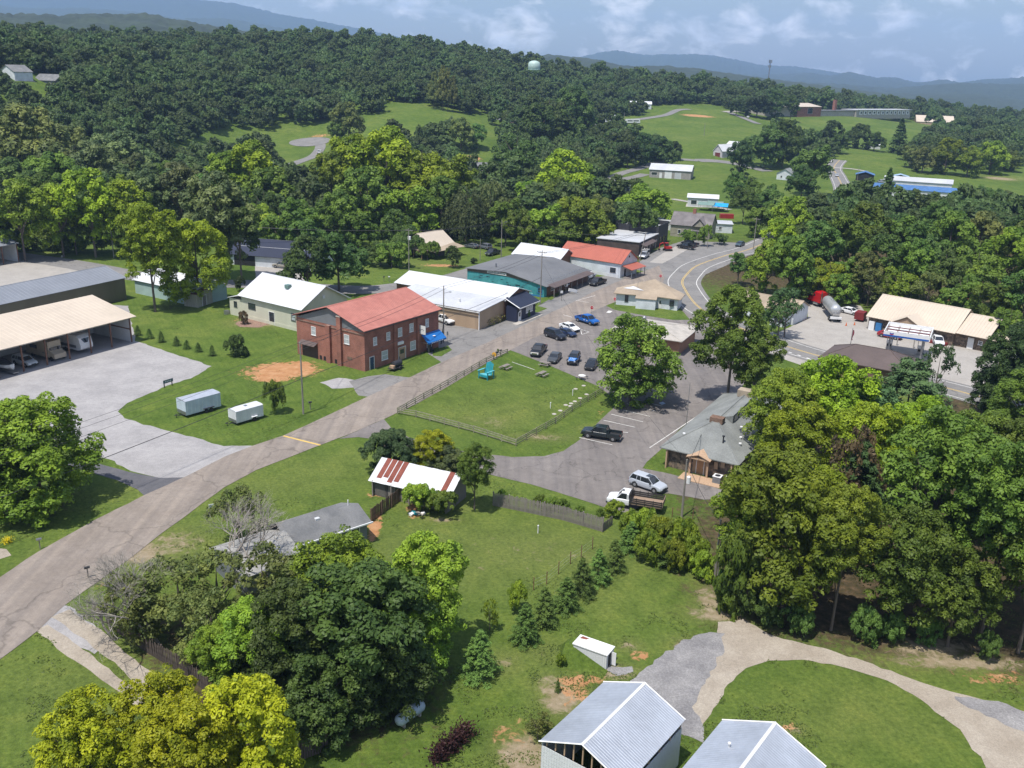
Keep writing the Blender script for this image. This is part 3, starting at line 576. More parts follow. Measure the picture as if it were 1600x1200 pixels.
CL = [crown_cone('conifer_far', 510, tiers=24, n=3200, size=0.11, zs=3.0, droop=0.2, taper=0.9, wid=0.4)]
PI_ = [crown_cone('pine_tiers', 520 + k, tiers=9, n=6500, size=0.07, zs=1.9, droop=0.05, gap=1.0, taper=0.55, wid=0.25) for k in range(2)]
WI = [crown_willow('willow_strands', 600)]
STY = {'hi': HI, 'ht': HT, 'md': MD, 'mt': MT, 'lo': LO, 'bu': BU, 'sp': SP, 'co': CO, 'cl': CL, 'pi': PI_, 'wi': WI}
ZS = {'hi': 1.35, 'ht': 2.1, 'md': 1.4, 'mt': 2.1, 'lo': 1.5, 'bu': 1.15, 'sp': 1.6, 'co': 2.3, 'cl': 3.0, 'pi': 1.9, 'wi': 1.5}
def trunk_mesh(seed, fork=6, thick=0.05):
    g = random.Random(seed); m = MB(); m.tube([(0, 0, -0.03), (g.uniform(-.02, .02), 0, 0.3), (g.uniform(-.04, .04), g.uniform(-.04, .04), 0.62), (0, 0, 0.9)], [thick, thick * .75, thick * .5, thick * .15], 8)
    for i in range(fork):
        a = g.uniform(0, 2 * pi); z = g.uniform(0.25, 0.6); r = g.uniform(0.35, 0.65)
        m.tube([(0, 0, z), (r * .5 * cos(a), r * .5 * sin(a), z + 0.12), (r * cos(a), r * sin(a), z + g.uniform(.18, .34))], [thick * .42, thick * .28, thick * .08], 5)
    return m.mesh('trunk', M_bark)
TRK = [trunk_mesh(i) for i in range(4)]; TRKC = [trunk_mesh(9, 0, 0.03)]
TONE = {'yg': (0.190, 0.245, 0.016), 'yy': (0.285, 0.305, 0.014), 'lg': (0.158, 0.212, 0.022), 'mg': (0.110, 0.165, 0.026), 'gg': (0.086, 0.140, 0.032), 'dg': (0.060, 0.096, 0.024), 'ol': (0.130, 0.150, 0.045), 'gy': (0.120, 0.150, 0.060), 'bg': (0.065, 0.110, 0.045), 'dk': (0.044, 0.074, 0.024), 'br': (0.115, 0.085, 0.05), 'fd': (0.030, 0.052, 0.020)}
NT = 0
TREES_W = []
def tree(x, yt, yb, hw, sty, tone, label, cat='tree', name=None, group=None, at=None, H=None, R=None, low=None, jit=True, trunk=True, xb=None):
    """a tree from its photo extent: column, top row, ground row, half width (all in photo pixels)"""
    global NT; NT += 1; g = random.Random(NT * 13 + 5)
    p = T(xb if xb else x, yb) if at is None else Vector(at)
    w = (p - Vector((0, 0, CAMH))).dot(Vector(FW))
    if H is None: H = height_to(p.x, p.y, p.z, yt)
    if R is None: R = hw * w / FPX
    TREES_W.append((p.x, p.y, R))
    con = sty in ('co', 'cl', 'pi')
    nm = name or ('conifer' if con else ('bush' if sty == 'bu' else 'tree'))
    o = thing(nm, label, cat, tuple(p), g.uniform(0, 6.28), group)
    lo_ = low if low is not None else {'hi': -.06, 'ht': -.03, 'md': -.04, 'mt': -.01, 'lo': .02, 'bu': 0.0, 'sp': .08, 'co': 0.02, 'cl': .03, 'pi': .25, 'wi': 0.0}[sty]
    ch = H * (1 - lo_); R *= 1.4 if sty == 'co' else 1
    if sty in ('hi', 'ht', 'md', 'mt'):
        ch = min(ch, 2.25 * R); tall = ch / R > 1.75; sty = {'hi': 'ht' if tall else 'hi', 'ht': 'ht' if tall else 'hi', 'md': 'mt' if tall else 'md', 'mt': 'mt' if tall else 'md'}[sty]
    lst = STY[sty]; me = lst[g.randrange(len(lst))]
    c = link('crown' if sty != 'bu' else 'foliage', me, o, (0, 0, H - ch)); c.scale = (R * 1.04, R * 1.04, ch / ZS[sty])
    k = TONE[tone]; v = 1.17 * g.uniform(0.9, 1.1); c.color = (k[0] * v * g.uniform(.94, 1.06), k[1] * v, k[2] * v, 1)
    if sty != 'bu' and trunk:
        tk = link('trunk', TRKC[0] if con else TRK[g.randrange(4)], o); tk.scale = (min(R, H * .6) * (0.9 if not con else 1.1), min(R, H * .6) * (0.9 if not con else 1.1), H * 0.92)
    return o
# ------------------------------------------------------------------ building kit
def siding(name, col, sc=1.0, rough=0.6, depth=0.5, vert=True, col2=None, metal=0.0, var=0.08, freq=3.0, spec=0.4):
    """boards or ribbed metal: fine relief lines plus stains"""
    m = mat(name, col, rough, metal, var, 0.5, col2, spec=spec, streak=(0.8, 0.8, 0.25) if vert else None); t = m.node_tree; b = [n for n in t.nodes if n.type == 'BSDF_PRINCIPLED'][0]
    tc = N(t, 'ShaderNodeTexCoord'); sp = N(t, 'ShaderNodeSeparateXYZ'); t.links.new(tc.outputs['Object'], sp.inputs[0])
    if vert:
        ad = N(t, 'ShaderNodeMath', operation='ADD'); t.links.new(sp.outputs[0], ad.inputs[0]); t.links.new(sp.outputs[1], ad.inputs[1]); src = ad.outputs[0]
    else: src = sp.outputs[2]
    mu = N(t, 'ShaderNodeMath', operation='MULTIPLY'); mu.inputs[1].default_value = freq; t.links.new(src, mu.inputs[0])
    fr = N(t, 'ShaderNodeMath', operation='FRACT'); t.links.new(mu.outputs[0], fr.inputs[0])
    gt = N(t, 'ShaderNodeMath', operation='LESS_THAN'); gt.inputs[1].default_value = 0.14; t.links.new(fr.outputs[0], gt.inputs[0])
    bp = N(t, 'ShaderNodeBump'); bp.inputs['Strength'].default_value = depth; bp.inputs['Distance'].default_value = 0.03; t.links.new(gt.outputs[0], bp.inputs['Height']); t.links.new(bp.outputs[0], b.inputs['Normal'])
    return m
def brickmat(name, c1, c2, mortar, sc=1.0, bw=0.21, rh=0.075, stone=False):
    m, t, b = newmat(name); L = t.links.new; tc = N(t, 'ShaderNodeTexCoord'); sp = N(t, 'ShaderNodeSeparateXYZ'); L(tc.outputs['Object'], sp.inputs[0])
    ad = N(t, 'ShaderNodeMath', operation='ADD'); L(sp.outputs[0], ad.inputs[0]); L(sp.outputs[1], ad.inputs[1]); cb = N(t, 'ShaderNodeCombineXYZ'); L(ad.outputs[0], cb.inputs[0]); L(sp.outputs[2], cb.inputs[1])
    n = N(t, 'ShaderNodeTexNoise'); n.inputs['Scale'].default_value = 0.5; n.inputs['Detail'].default_value = 6; L(tc.outputs['Object'], n.inputs['Vector'])
    if stone:
        v = N(t, 'ShaderNodeTexVoronoi'); v.inputs['Scale'].default_value = 2.6; L(cb.outputs[0], v.inputs['Vector']); r = N(t, 'ShaderNodeValToRGB'); e = r.color_ramp.elements; e[0].color = hx(c1); e[1].color = hx(c2)
        sp2 = N(t, 'ShaderNodeSeparateColor'); L(v.outputs['Color'], sp2.inputs[0]); L(sp2.outputs[0], r.inputs[0]); col = r.outputs['Color']
        v2 = N(t, 'ShaderNodeTexVoronoi', feature='DISTANCE_TO_EDGE'); v2.inputs['Scale'].default_value = 2.6; L(cb.outputs[0], v2.inputs['Vector']); lt = N(t, 'ShaderNodeMath', operation='LESS_THAN'); lt.inputs[1].default_value = 0.05; L(v2.outputs['Distance'], lt.inputs[0])
        mm = N(t, 'ShaderNodeMix', data_type='RGBA'); L(lt.outputs[0], mm.inputs[0]); L(col, mm.inputs[6]); mm.inputs[7].default_value = hx(mortar); col = mm.outputs[2]
    else:
        bt = N(t, 'ShaderNodeTexBrick'); bt.inputs['Color1'].default_value = hx(c1); bt.inputs['Color2'].default_value = hx(c2); bt.inputs['Mortar'].default_value = hx(mortar); bt.inputs['Scale'].default_value = 1; bt.inputs['Brick Width'].default_value = bw; bt.inputs['Row Height'].default_value = rh; bt.inputs['Mortar Size'].default_value = 0.006
        L(cb.outputs[0], bt.inputs['Vector']); col = bt.outputs['Color']
    mr = N(t, 'ShaderNodeMapRange'); mr.inputs[1].default_value = .25; mr.inputs[2].default_value = .75; mr.inputs[3].default_value = 0.72; mr.inputs[4].default_value = 1.28; L(n.outputs['Fac'], mr.inputs[0]); vm = N(t, 'ShaderNodeVectorMath', operation='SCALE'); L(col, vm.inputs[0]); L(mr.outputs[0], vm.inputs['Scale']); L(vm.outputs[0], b.inputs['Base Color'])
    b.inputs['Roughness'].default_value = 0.9; return m
GALV = mat('galvanised_roof', (0.52, 0.55, 0.60), 0.42, 0.55, 0.10, 0.3, spec=0.5, fine=2.0); GALV_RIB = GALV
M_bright = mat('white_metal_roof', (0.62, 0.63, 0.65), 0.45, 0.1, 0.05, 0.25, fine=2.0)
M_wmr = mat('painted_white_roof', (0.58, 0.59, 0.61), 0.55, 0.0, 0.07, 0.3, fine=1.5)
M_greyroof = mat('pale_grey_roof', (0.50, 0.51, 0.53), 0.55, 0.1, 0.08, 0.2, fine=1.2)
M_blueg = mat('blue_grey_roof', (0.21, 0.225, 0.255), 0.5, 0.1, 0.06, 0.2, fine=1.0)
M_beige = mat('beige_metal_roof', (0.53, 0.45, 0.36), 0.5, 0.0, 0.05, 0.2, fine=1.0)
M_beige2 = mat('weathered_beige_roof', (0.33, 0.262, 0.188), 0.7, 0.0, 0.14, 0.25, fine=1.4)
M_redroof = mat('faded_red_roof', (0.34, 0.115, 0.088), 0.55, 0.0, 0.14, 0.25, col2=(0.41, 0.155, 0.12), fine=1.0)
M_redroof2 = mat('bright_red_roof', (0.38, 0.11, 0.072), 0.5, 0.0, 0.05, 0.25, fine=1.0)
M_shing = mat('grey_shingles', (0.17, 0.178, 0.172), 0.95, 0, 0.22, 0.35, col2=(0.235, 0.245, 0.235), bump=0.5, bs=6, fine=5)
M_shing2 = mat('charcoal_shingles', (0.135, 0.138, 0.142), 0.95, 0, 0.2, 0.5, col2=(0.20, 0.20, 0.20), bump=0.5, bs=6, fine=6)
M_dkroof = mat('dark_grey_membrane', (0.118, 0.122, 0.13), 0.8, 0, 0.12, 0.12, col2=(0.155, 0.158, 0.165), fine=0.8)
M_navyroof = siding('navy_metal_roof', (0.022, 0.027, 0.05), rough=0.5, freq=2.2)
M_brick = brickmat('red_brick', (0.235, 0.085, 0.058), (0.32, 0.125, 0.085), (0.26, 0.17, 0.14))
M_brickd = brickmat('brown_brick', (0.13, 0.075, 0.05), (0.20, 0.115, 0.075), (0.22, 0.18, 0.15))
M_stone = brickmat('field_stone', (0.045, 0.035, 0.028), (0.25, 0.18, 0.125), (0.12, 0.10, 0.08), stone=True)
M_grey = siding('grey_board', (0.17, 0.18, 0.195), vert=False, freq=4)
M_cream = siding('cream_board', (0.56, 0.55, 0.44), vert=True, freq=2.5)
M_tanwall = siding('tan_ribbed_wall', (0.40, 0.29, 0.195), freq=2.5); M_tanwall2 = siding('brown_wood_wall', (0.17, 0.085, 0.05), freq=3)
M_olive = siding('olive_metal_wall', (0.125, 0.115, 0.075), freq=3)
M_teal = mat('teal_mural_wall', (0.03, 0.21, 0.24), 0.8, 0, 0.3, 0.35, col2=(0.075, 0.34, 0.36), fine=1.8)
M_white = mat('road_white', (0.6, 0.6, 0.6)); M_wall = siding('white_board_wall', (0.62, 0.65, 0.69), vert=False, freq=4, var=0.12)
M_whiteM = siding('white_ribbed_wall', (0.66, 0.67, 0.69), freq=4.5, depth=0.9)
M_trim = mat('white_trim', (0.72, 0.72, 0.72), 0.6, 0, 0.05); M_dark = mat('dark_void', (0.015, 0.015, 0.017), 0.9)
M_black = mat('black_board', (0.03, 0.03, 0.036), 0.6, 0, 0.15, 1.0); M_navyw = siding('navy_board', (0.022, 0.028, 0.06), vert=True, freq=3)
M_glass = mat('window_glass', (0.03, 0.04, 0.05), 0.08, 0.0, 0.1, spec=0.9); M_blind = mat('blinds_behind_glass', (0.42, 0.46, 0.48), 0.25, 0, 0.25, 6, spec=0.7)
M_wood = mat('tan_wood', (0.42, 0.285, 0.185), 0.8, 0, 0.15, 2, streak=(3, 3, .5)); M_woodg = mat('weathered_wood', (0.165, 0.145, 0.13), 0.95, 0, 0.3, 2.5, col2=(0.27, 0.24, 0.215), streak=(5, 5, .6)); M_fence = mat('weathered_rail', (0.25, 0.235, 0.165), 0.95, 0, 0.25, 2)
M_rust = mat('rusty_sheet', (0.17, 0.045, 0.03), 0.85, 0.1, 0.25, 0.6, col2=(0.25, 0.075, 0.05)); M_tin = mat('bright_tin', (0.57, 0.58, 0.59), 0.42, 0.25, 0.10, 0.5, streak=(2.5, .3, .3))
M_steel = mat('steel', (0.35, 0.36, 0.38), 0.4, 0.8, 0.1); M_pole = mat('grey_pole_wood', (0.24, 0.22, 0.195), 0.95, 0, 0.25, 1, streak=(6, 6, .4)); M_rusty = mat('rust_brown_post', (0.17, 0.085, 0.055), 0.8, 0, 0.2)
M_brown = mat('dark_brown_roof', (0.10, 0.075, 0.07), 0.8, 0, 0.12, 0.3); M_conc2 = mat('cast_concrete', (0.40, 0.37, 0.33), 0.9, 0, 0.15, 0.8)
MINT = siding('mint_board', (0.36, 0.48, 0.46), vert=False, freq=4); M_greenroof = mat('green_roof', (0.16, 0.25, 0.22), 0.6, 0, 0.1, 0.4)

def bframe(Bpx, zB, rz, L, D=0, world=None):
    """near-left corner of a building from the photo position of its near-right corner; ground height under it"""
    p = T(*Bpx, zB) if world is None else Vector((world[0], world[1], tz1(*world) + zB)); r = radians(rz)
    return Vector((p.x - L * cos(r), p.y - L * sin(r), p.z - zB)), r
def slab(m, p0, p1, p2, p3, th):
    """roof plate from 4 top corners"""
    a, b_, c, d = [Vector(q) for q in (p0, p1, p2, p3)]; n = (b_ - a).cross(c - a).normalized()
    if n.z < 0: n = -n
    q = [v - n * th for v in (a, b_, c, d)]
    m.add([a, b_, c, d] + q, [(0, 1, 2, 3), (7, 6, 5, 4), (0, 4, 5, 1), (1, 5, 6, 2), (2, 6, 7, 3), (3, 7, 4, 0)]); return n
def profile_roof(root, prof, axis, e0, e1, rm, oh=0.3, oe=0.3, th=0.12, rib=0, ribh=0.05, cap=True, each=False, name='roof', ribw=0.05, capm=None):
    """roof plates following prof [(s,z)...] across, running e0..e1 along; rib = spacing of standing seams"""
    P = [list(q) for q in prof]
    def ext(i, j, o):
        dx_ = P[i][0] - P[j][0]; dz_ = P[i][1] - P[j][1]; l = abs(dx_) + 1e-6; return (P[i][0] + dx_ / l * o, P[i][1] + dz_ / l * o)
    q0 = ext(0, 1, oh); q1 = ext(-1, -2, oh); P[0] = list(q0); P[-1] = list(q1)
    a, b_ = e0 - oe, e1 + oe; objs = []; m = MB()
    def pt(s, e, z): return Vector((s, e, z)) if axis == 'y' else Vector((e, s, z))
    for i in range(len(P) - 1):
        s0, z0 = P[i]; s1, z1 = P[i + 1]
        n = slab(m, pt(s0, a, z0 + th), pt(s1, a, z1 + th), pt(s1, b_, z1 + th), pt(s0, b_, z0 + th), th)
        if rib:
            k = int((b_ - a) / rib)
            for j in range(k + 1):
                e = a + (b_ - a) * j / k; w = ribw
                u0 = pt(s0, e - w, z0 + th); u1 = pt(s1, e - w, z1 + th); u2 = pt(s1, e + w, z1 + th); u3 = pt(s0, e + w, z0 + th)
                c0 = pt(s0, e, z0 + th) + n * ribh; c1 = pt(s1, e, z1 + th) + n * ribh
                m.add([u0, u1, u2, u3, c0, c1], [(0, 1, 5, 4), (3, 4, 5, 2), (0, 4, 3), (1, 2, 5)])
        if each: o = m.build(name, rm, root); objs.append(o); m = MB()
    if not each: o = m.build(name, rm, root); objs.append(o)
    if cap and len(P) == 3:
        s, z = P[1]; cw = .13; m = MB(); m.add([pt(s - cw, a - .02, z + th - .02), pt(s, a - .02, z + th + .09), pt(s + cw, a - .02, z + th - .02), pt(s - cw, b_ + .02, z + th - .02), pt(s, b_ + .02, z + th + .09), pt(s + cw, b_ + .02, z + th - .02)], [(0, 1, 4, 3), (1, 2, 5, 4), (0, 2, 1), (3, 4, 5), (0, 3, 5, 2)]); m.build('ridge_cap', capm or rm, objs[0])
    return objs
def profile_wall(root, prof, axis, e0, e1, wm, name='wall', dz=0.0):
    m = MB(); n = len(prof); pts = [(prof[0][0], 0)] + [(s, z - dz) for s, z in prof] + [(prof[-1][0], 0)]
    def pt(s, e, z): return (s, e, z) if axis == 'y' else (e, s, z)
    k = len(pts); m.add([pt(s, e0, z) for s, z in pts] + [pt(s, e1, z) for s, z in pts], [tuple(range(k)), tuple(reversed(range(k, 2 * k)))] + [(i, (i + 1) % k, k + (i + 1) % k, k + i) for i in range(k)])
    return m.build(name, wm, root)
def onface(face, u, z, off, L, D, x0=0, y0=0):
    """point on a wall face; u runs along local x (s, n) or local y (e, w)"""
    return {'s': Vector((x0 + u, y0 - off, z)), 'n': Vector((x0 + u, y0 + D + off, z)), 'e': Vector((x0 + L + off, y0 + u, z)), 'w': Vector((x0 - off, y0 + u, z))}[face]
def fbox(m, face, u, z, w, h, o0, o1, L, D, x0=0, y0=0):
    a = onface(face, u - w / 2, z, o0, L, D, x0, y0); b_ = onface(face, u + w / 2, z + h, o1, L, D, x0, y0)
    m.box(min(a.x, b_.x), max(a.x, b_.x), min(a.y, b_.y), max(a.y, b_.y), min(a.z, b_.z), max(a.z, b_.z)); return m
def window(root, face, u, z, w, h, L, D, fm=None, gm=None, x0=0, y0=0, mull=1, fw=0.09, name='window'):
    m = MB()
    for (uu_, zz, ww, hh) in ((u - w / 2 + fw / 2, z, fw, h), (u + w / 2 - fw / 2, z, fw, h), (u, z, w - 2 * fw, fw), (u, z + h - fw, w - 2 * fw, fw)): fbox(m, face, uu_, zz, ww, hh, 0.0, 0.07, L, D, x0, y0)
    if mull: fbox(m, face, u, z + h / 2 - fw / 3, w - 2 * fw, fw * .66, 0.0, 0.06, L, D, x0, y0)
    fbox(m, face, u, z - 0.05, w + 0.14, 0.05, 0.0, 0.11, L, D, x0, y0)
    f = m.build(name, fm or M_trim, root)
    fbox(MB(), face, u, z + fw, w - 2 * fw, h - 2 * fw, 0.0, 0.025, L, D, x0, y0).build('pane', gm or M_glass, f); return f
def door(root, face, u, w, h, L, D, dm=None, x0=0, y0=0, z=0.0, glass=False, fm=None, name='door', label=None):
    m = MB(); fbox(m, face, u, z + 0.02, w, h, 0.0, 0.04, L, D, x0, y0); d = m.build(name, dm or M_trim, root)
    m = MB(); fbox(m, face, u - w / 2 - .05, z + .02, .1, h + .05, 0, .08, L, D, x0, y0); fbox(m, face, u + w / 2 + .05, z + .02, .1, h + .05, 0, .08, L, D, x0, y0); fbox(m, face, u, z + h + .07, w + .2, .1, 0, .08, L, D, x0, y0); m.build('door_frame', fm or M_trim, d)
    fbox(MB(), face, u + w * .36, z + h * .46, .06, .12, .04, .10, L, D, x0, y0).build('handle', M_steel, d)
    if glass: fbox(MB(), face, u, z + h * .5, w * .6, h * .38, .04, .05, L, D, x0, y0).build('pane', M_glass, d)
    if label: d['label'] = label
    return d
def gable_building(name, label, A, rz, L, D, he, hr, axis, wm, rm, oh=0.35, oe=0.3, rib=0.6, cat='building', gz=0.0, th=0.12, each=False, capm=None, peak=0.5, ribh=0.05, wall=True):
    """axis 'x': ridge runs along local x; 'y': along local y"""
    o = thing(name, label, cat, (A.x, A.y, A.z + gz), rz)
    S, E = (D, L) if axis == 'x' else (L, D); prof = [(0, he), (S * peak, hr), (S, he)]
    if wall: profile_wall(o, prof, axis, 0, E, wm)
    profile_roof(o, prof, axis, 0, E, rm, oh, oe, th, rib, ribh, each=each, capm=capm); return o
def flat_building(name, label, A, rz, L, D, h, wm, rm, par=0.3, cat='building', oh=0.0, h2=None):
    o = thing(name, label, cat, tuple(A), rz); h2 = h if h2 is None else h2; prof = [(0, h), (D, h2)]
    profile_wall(o, prof, 'x', 0, L, wm)
    profile_roof(o, prof, 'x', 0, L, rm, oh, oh, 0.1, 0, cap=False)
    return o
def hip_roof(root, L, D, he, hr, rm, oh=0.5, axis='y', th=0.14, inset=None, parts=True):
    i = inset if inset is not None else min(L, D) / 2 + oh
    c = [Vector((-oh, -oh, he)), Vector((L + oh, -oh, he)), Vector((L + oh, D + oh, he)), Vector((-oh, D + oh, he))]
    if axis == 'y': r0 = Vector((L / 2, -oh + i, hr)); r1 = Vector((L / 2, D + oh - i, hr)); F = [(0, 1, 4), (1, 2, 5, 4), (2, 3, 5), (3, 0, 4, 5)]
    else: r0 = Vector((-oh + i, D / 2, hr)); r1 = Vector((L + oh - i, D / 2, hr)); F = [(0, 1, 5, 4), (1, 2, 5), (2, 3, 4, 5), (3, 0, 4)]
    V = c + [r0, r1]; m = MB(); m.add(V + [v - Vector((0, 0, th)) for v in V[:4]], F + [(0, 6, 7, 1), (1, 7, 8, 2), (2, 8, 9, 3), (3, 9, 6, 0), (9, 8, 7, 6)]); o = m.build('roof', rm, root)
    m = MB(); rc = [(r0, r1), (c[0], r0), (c[1], r0 if axis == 'y' else r1), (c[2], r1), (c[3], r1 if axis == 'y' else r0)]
    for a, b_ in rc: m.tube([a + Vector((0, 0, .02)), b_ + Vector((0, 0, .02))], 0.07, 5)
    m.build('ridge_cap', rm, o); return o
# ================================================================== buildings of the town
A_, r_ = None, None
# ---- red brick hall
A_, r_ = bframe((569, 515.5), 7.5, -34.5, 16.8); L_, D_ = 16.8, 20.0
o = thing('brick_building', 'two storey red brick hall with a faded red metal roof beside the street', 'building', tuple(A_), r_)
MB().box(0, L_, 0, D_, 0, 7.35).build('wall', M_brick, o)
m = MB(); m.add([(0.02, -.02, 7.0), (L_ - .02, -.02, 7.0), (L_ / 2, -.02, 10.0), (0.02, .3, 7.0), (L_ - .02, .3, 7.0), (L_ / 2, .3, 10.0)], [(0, 1, 2), (3, 5, 4), (0, 3, 4, 1), (1, 4, 5, 2), (2, 5, 3, 0)]); m.build('gable_panel', M_grey, o)
profile_roof(o, [(0, 7.42), (L_ / 2, 10.15), (L_, 7.42)], 'y', 0, D_, M_redroof, 0.45, 0.5, 0.1, 0.45, 0.035)
m = MB(); m.box(L_ + .46, L_ + .58, -.5, D_ + .5, 7.12, 7.24); m.box(-.58, -.46, -.5, D_ + .5, 7.12, 7.24); m.build('gutter', M_black, o)
for u, h_ in ((7.9, 6.9), (10.6, 8.9)):
    c_ = MB().box(u, u + .95, -.5, -.001, 0, h_).build('chimney' if h_ > 7.5 else 'pilaster', M_brick, o)
    if h_ > 7.5: MB().box(u - .06, u + 1.01, -.56, .05, h_, h_ + .12).build('chimney_cap', M_conc2, c_)
MB().box(0.01, L_ - .01, -.09, -.002, 6.45, 6.6).build('brick_course', M_brickd, o)
window(o, 's', 4.4, 4.3, 1.15, 1.6, L_, D_, gm=M_blind, mull=1); window(o, 's', 12.6, 4.2, 1.25, 1.7, L_, D_, gm=M_blind)
m = MB(); fbox(m, 's', 3.3, 0.02, 3.9, 2.4, 0, .05, L_, D_); m.build('garage_door', mat('dark_brown_door', (0.06, 0.035, 0.03), 0.7), o)
cn_ = MB(); cn_.add([(1.2, -1.0, 2.5), (5.3, -1.0, 2.5), (5.3, 0, 3.0), (1.2, 0, 3.0), (1.2, -1.0, 2.42), (5.3, -1.0, 2.42), (5.3, 0, 2.92), (1.2, 0, 2.92)], [(0, 1, 2, 3), (7, 6, 5, 4), (0, 4, 5, 1), (1, 5, 6, 2), (2, 6, 7, 3), (3, 7, 4, 0)]); cn_.build('canopy', M_brown, o)
for u in (6.0, 7.0, 9.8): fbox(MB(), 's', u, .15, .5, .7, 0, .06, L_, D_).build('vent', M_dark, o)
fbox(MB(), 's', 13.2, 1.5, 1.2, .5, 0, .05, L_, D_).build('vent', M_brickd, o)
for u, w_, h_, z_ in ((2.6, .95, 1.45, 4.2), (6.0, .95, 1.45, 4.4), (9.1, 1.1, 1.6, 4.4), (12.2, 1.1, 1.6, 4.6), (16.6, .95, 1.6, 4.6)): window(o, 'e', u, z_, w_, h_, L_, D_, gm=M_blind)
window(o, 'e', 5.0, 1.0, 1.6, 1.7, L_, D_, gm=M_blind); window(o, 'e', 12.6, 1.1, 1.5, 1.7, L_, D_, gm=M_blind)
door(o, 'e', 1.7, 1.0, 2.2, L_, D_, mat('blue_door', (0.02, 0.05, 0.10), .5)); door(o, 'e', 9.6, 1.8, 2.2, L_, D_, M_wood, glass=True)
for u in (7.7, 14.0): fbox(MB(), 'e', u, 0, .8, 7.1, 0, .32, L_, D_).build('pilaster', M_brick, o)
fbox(MB(), 'e', 8.9, 3.0, 1.6, .5, 0.02, .4, L_, D_).build('lamp_box', M_trim, o)
door(o, 'e', 17.2, 1.1, 2.1, L_, D_, M_black, glass=True)
# fire stair at the left corner
m = MB()
for k in range(7): m.box(-.9, -.1, 1.0 + k * .35, 1.3 + k * .35, .2 + k * .25, .26 + k * .25)
m.tube([(-.9, .8, .9), (-.9, 3.4, 2.7)], .04); m.tube([(-.9, .8, 0), (-.9, .8, .9)], .04); m.tube([(-.9, 3.4, 0), (-.9, 3.4, 2.7)], .04); m.build('stair', M_steel, o)
def o2w(o, v): return Matrix.LocRotScale(o.location, o.rotation_euler, o.scale) @ Vector(v)
aw = thing('awning', 'bright blue fabric awning over the brick hall shop door', 'awning', tuple(o2w(o, (L_, 14.6, 0))), r_)
m = MB(); m.add([(.34, 0, 3.6), (2.1, 0, 2.3), (2.1, 5.2, 2.3), (.34, 5.2, 3.6), (.34, 0, 3.54), (2.1, 0, 2.0), (2.1, 5.2, 2.0), (.34, 5.2, 3.54)], [(0, 1, 2, 3), (7, 6, 5, 4), (0, 4, 5, 1), (1, 5, 6, 2), (2, 6, 7, 3), (3, 7, 4, 0)]); m.build('canopy', mat('blue_fabric', (0.005, 0.13, 0.42), .7, 0, .08), aw)
m = MB()
for yy in (.1, 5.1): m.tube([(.1, yy, 2.1), (2.05, yy, 2.1)], .03); m.tube([(2.05, yy, 0.05), (2.05, yy, 2.1)], .035)
m.build('frame', M_steel, aw)
m = MB(); m.lathe([(0.32, 0), (.3, .02)], 10, (1.2, 2.6, 3.05)); 
for k in range(7): m.box(2.101, 2.12, .9 + k * .5, 1.2 + k * .5, 2.06, 2.2)
m.build('printed_emblem', M_trim, aw)
sg = thing('wall_sign', 'square white projecting sign on the brick hall above the blue awning', 'sign', tuple(o2w(o, (L_, 14.2, 0))), r_)
MB().box(.35, 1.7, -.06, .06, 3.9, 5.5).build('panel', M_trim, sg); m = MB(); m.tube([(0, 0, 5.55), (1.7, 0, 5.55)], .04); m.build('bracket', M_black, sg)
m = MB(); m.tube([(.6, -.07, 4.6), (.9, -.07, 4.9), (1.3, -.07, 4.75), (1.1, -.07, 4.5)], .035, 4); m.build('printed_emblem', M_black, sg)
m = MB(); m.box(.5, 1.3, -5.2, -3.6, .42, .48); m.box(.5, .56, -5.2, -3.6, .48, .9)
tag(MB().box(17.6, 18.2, 15.6, 17.2, .40, .46).box(17.6, 17.66, 15.6, 17.2, .46, .9).box(17.65, 18.15, 15.7, 15.78, 0, .4).box(17.65, 18.15, 17.0, 17.08, 0, .4).build('bench', M_black), 'black bench under the blue awning', 'bench').matrix_world = Matrix.LocRotScale(o.location, o.rotation_euler, None)
BRICK = o
# ---- white building with white metal roof
L_, D_ = 18.0, 12.5; A_, r_ = bframe((472, 482), 5.0, -35, L_ + .3); A_.y += .2
o = gable_building('white_building', 'cream walled building with a bright white metal roof left of the brick hall', A_, r_, L_, D_, 4.9, 8.3, 'x', M_cream, M_bright, .6, .55, 0.6)
MB().box(-.02, L_ + .02, -.06, -.001, 0, .7).build('plinth', M_cream, o)
window(o, 's', 3.2, 2.3, 2.2, 1.2, L_, D_, fm=M_black); door(o, 's', 9.2, 1.5, 2.4, L_, D_, M_black, glass=True, z=.2); window(o, 's', 15.6, 2.0, 1.2, 1.5, L_, D_, gm=M_blind, fm=M_black)
MB().box(9.6, 10.6, 3.3, 4.3, 7.1, 7.85).build('roof_hatch', mat('hatch_green', (0.12, 0.2, 0.18), .5), o)
MB().box(L_ + .01, L_ + .2, 5.6, 6.2, 5.9, 6.5).build('vent', M_trim, o)
m = MB(); slab(m, (-4.2, -.3, 3.7), (-.62, -.3, 4.6), (-.62, 6, 4.6), (-4.2, 6, 3.7), .1); m.build('side_roof', M_bright, o); MB().box(-3.9, -.01, 0, 5.6, 0, 3.6).build('side_wall', M_cream, o)
window(o, 's', -2.0, 1.9, 1.0, 1.2, L_, D_, fm=M_black)
tag(MB().box(-4.9, -4.0, -.9, 0, 0, .8).build('air_conditioner', M_steel), 'grey air conditioner at the corner of the cream building', 'air conditioner').matrix_world = Matrix.LocRotScale(o.location, o.rotation_euler, None)
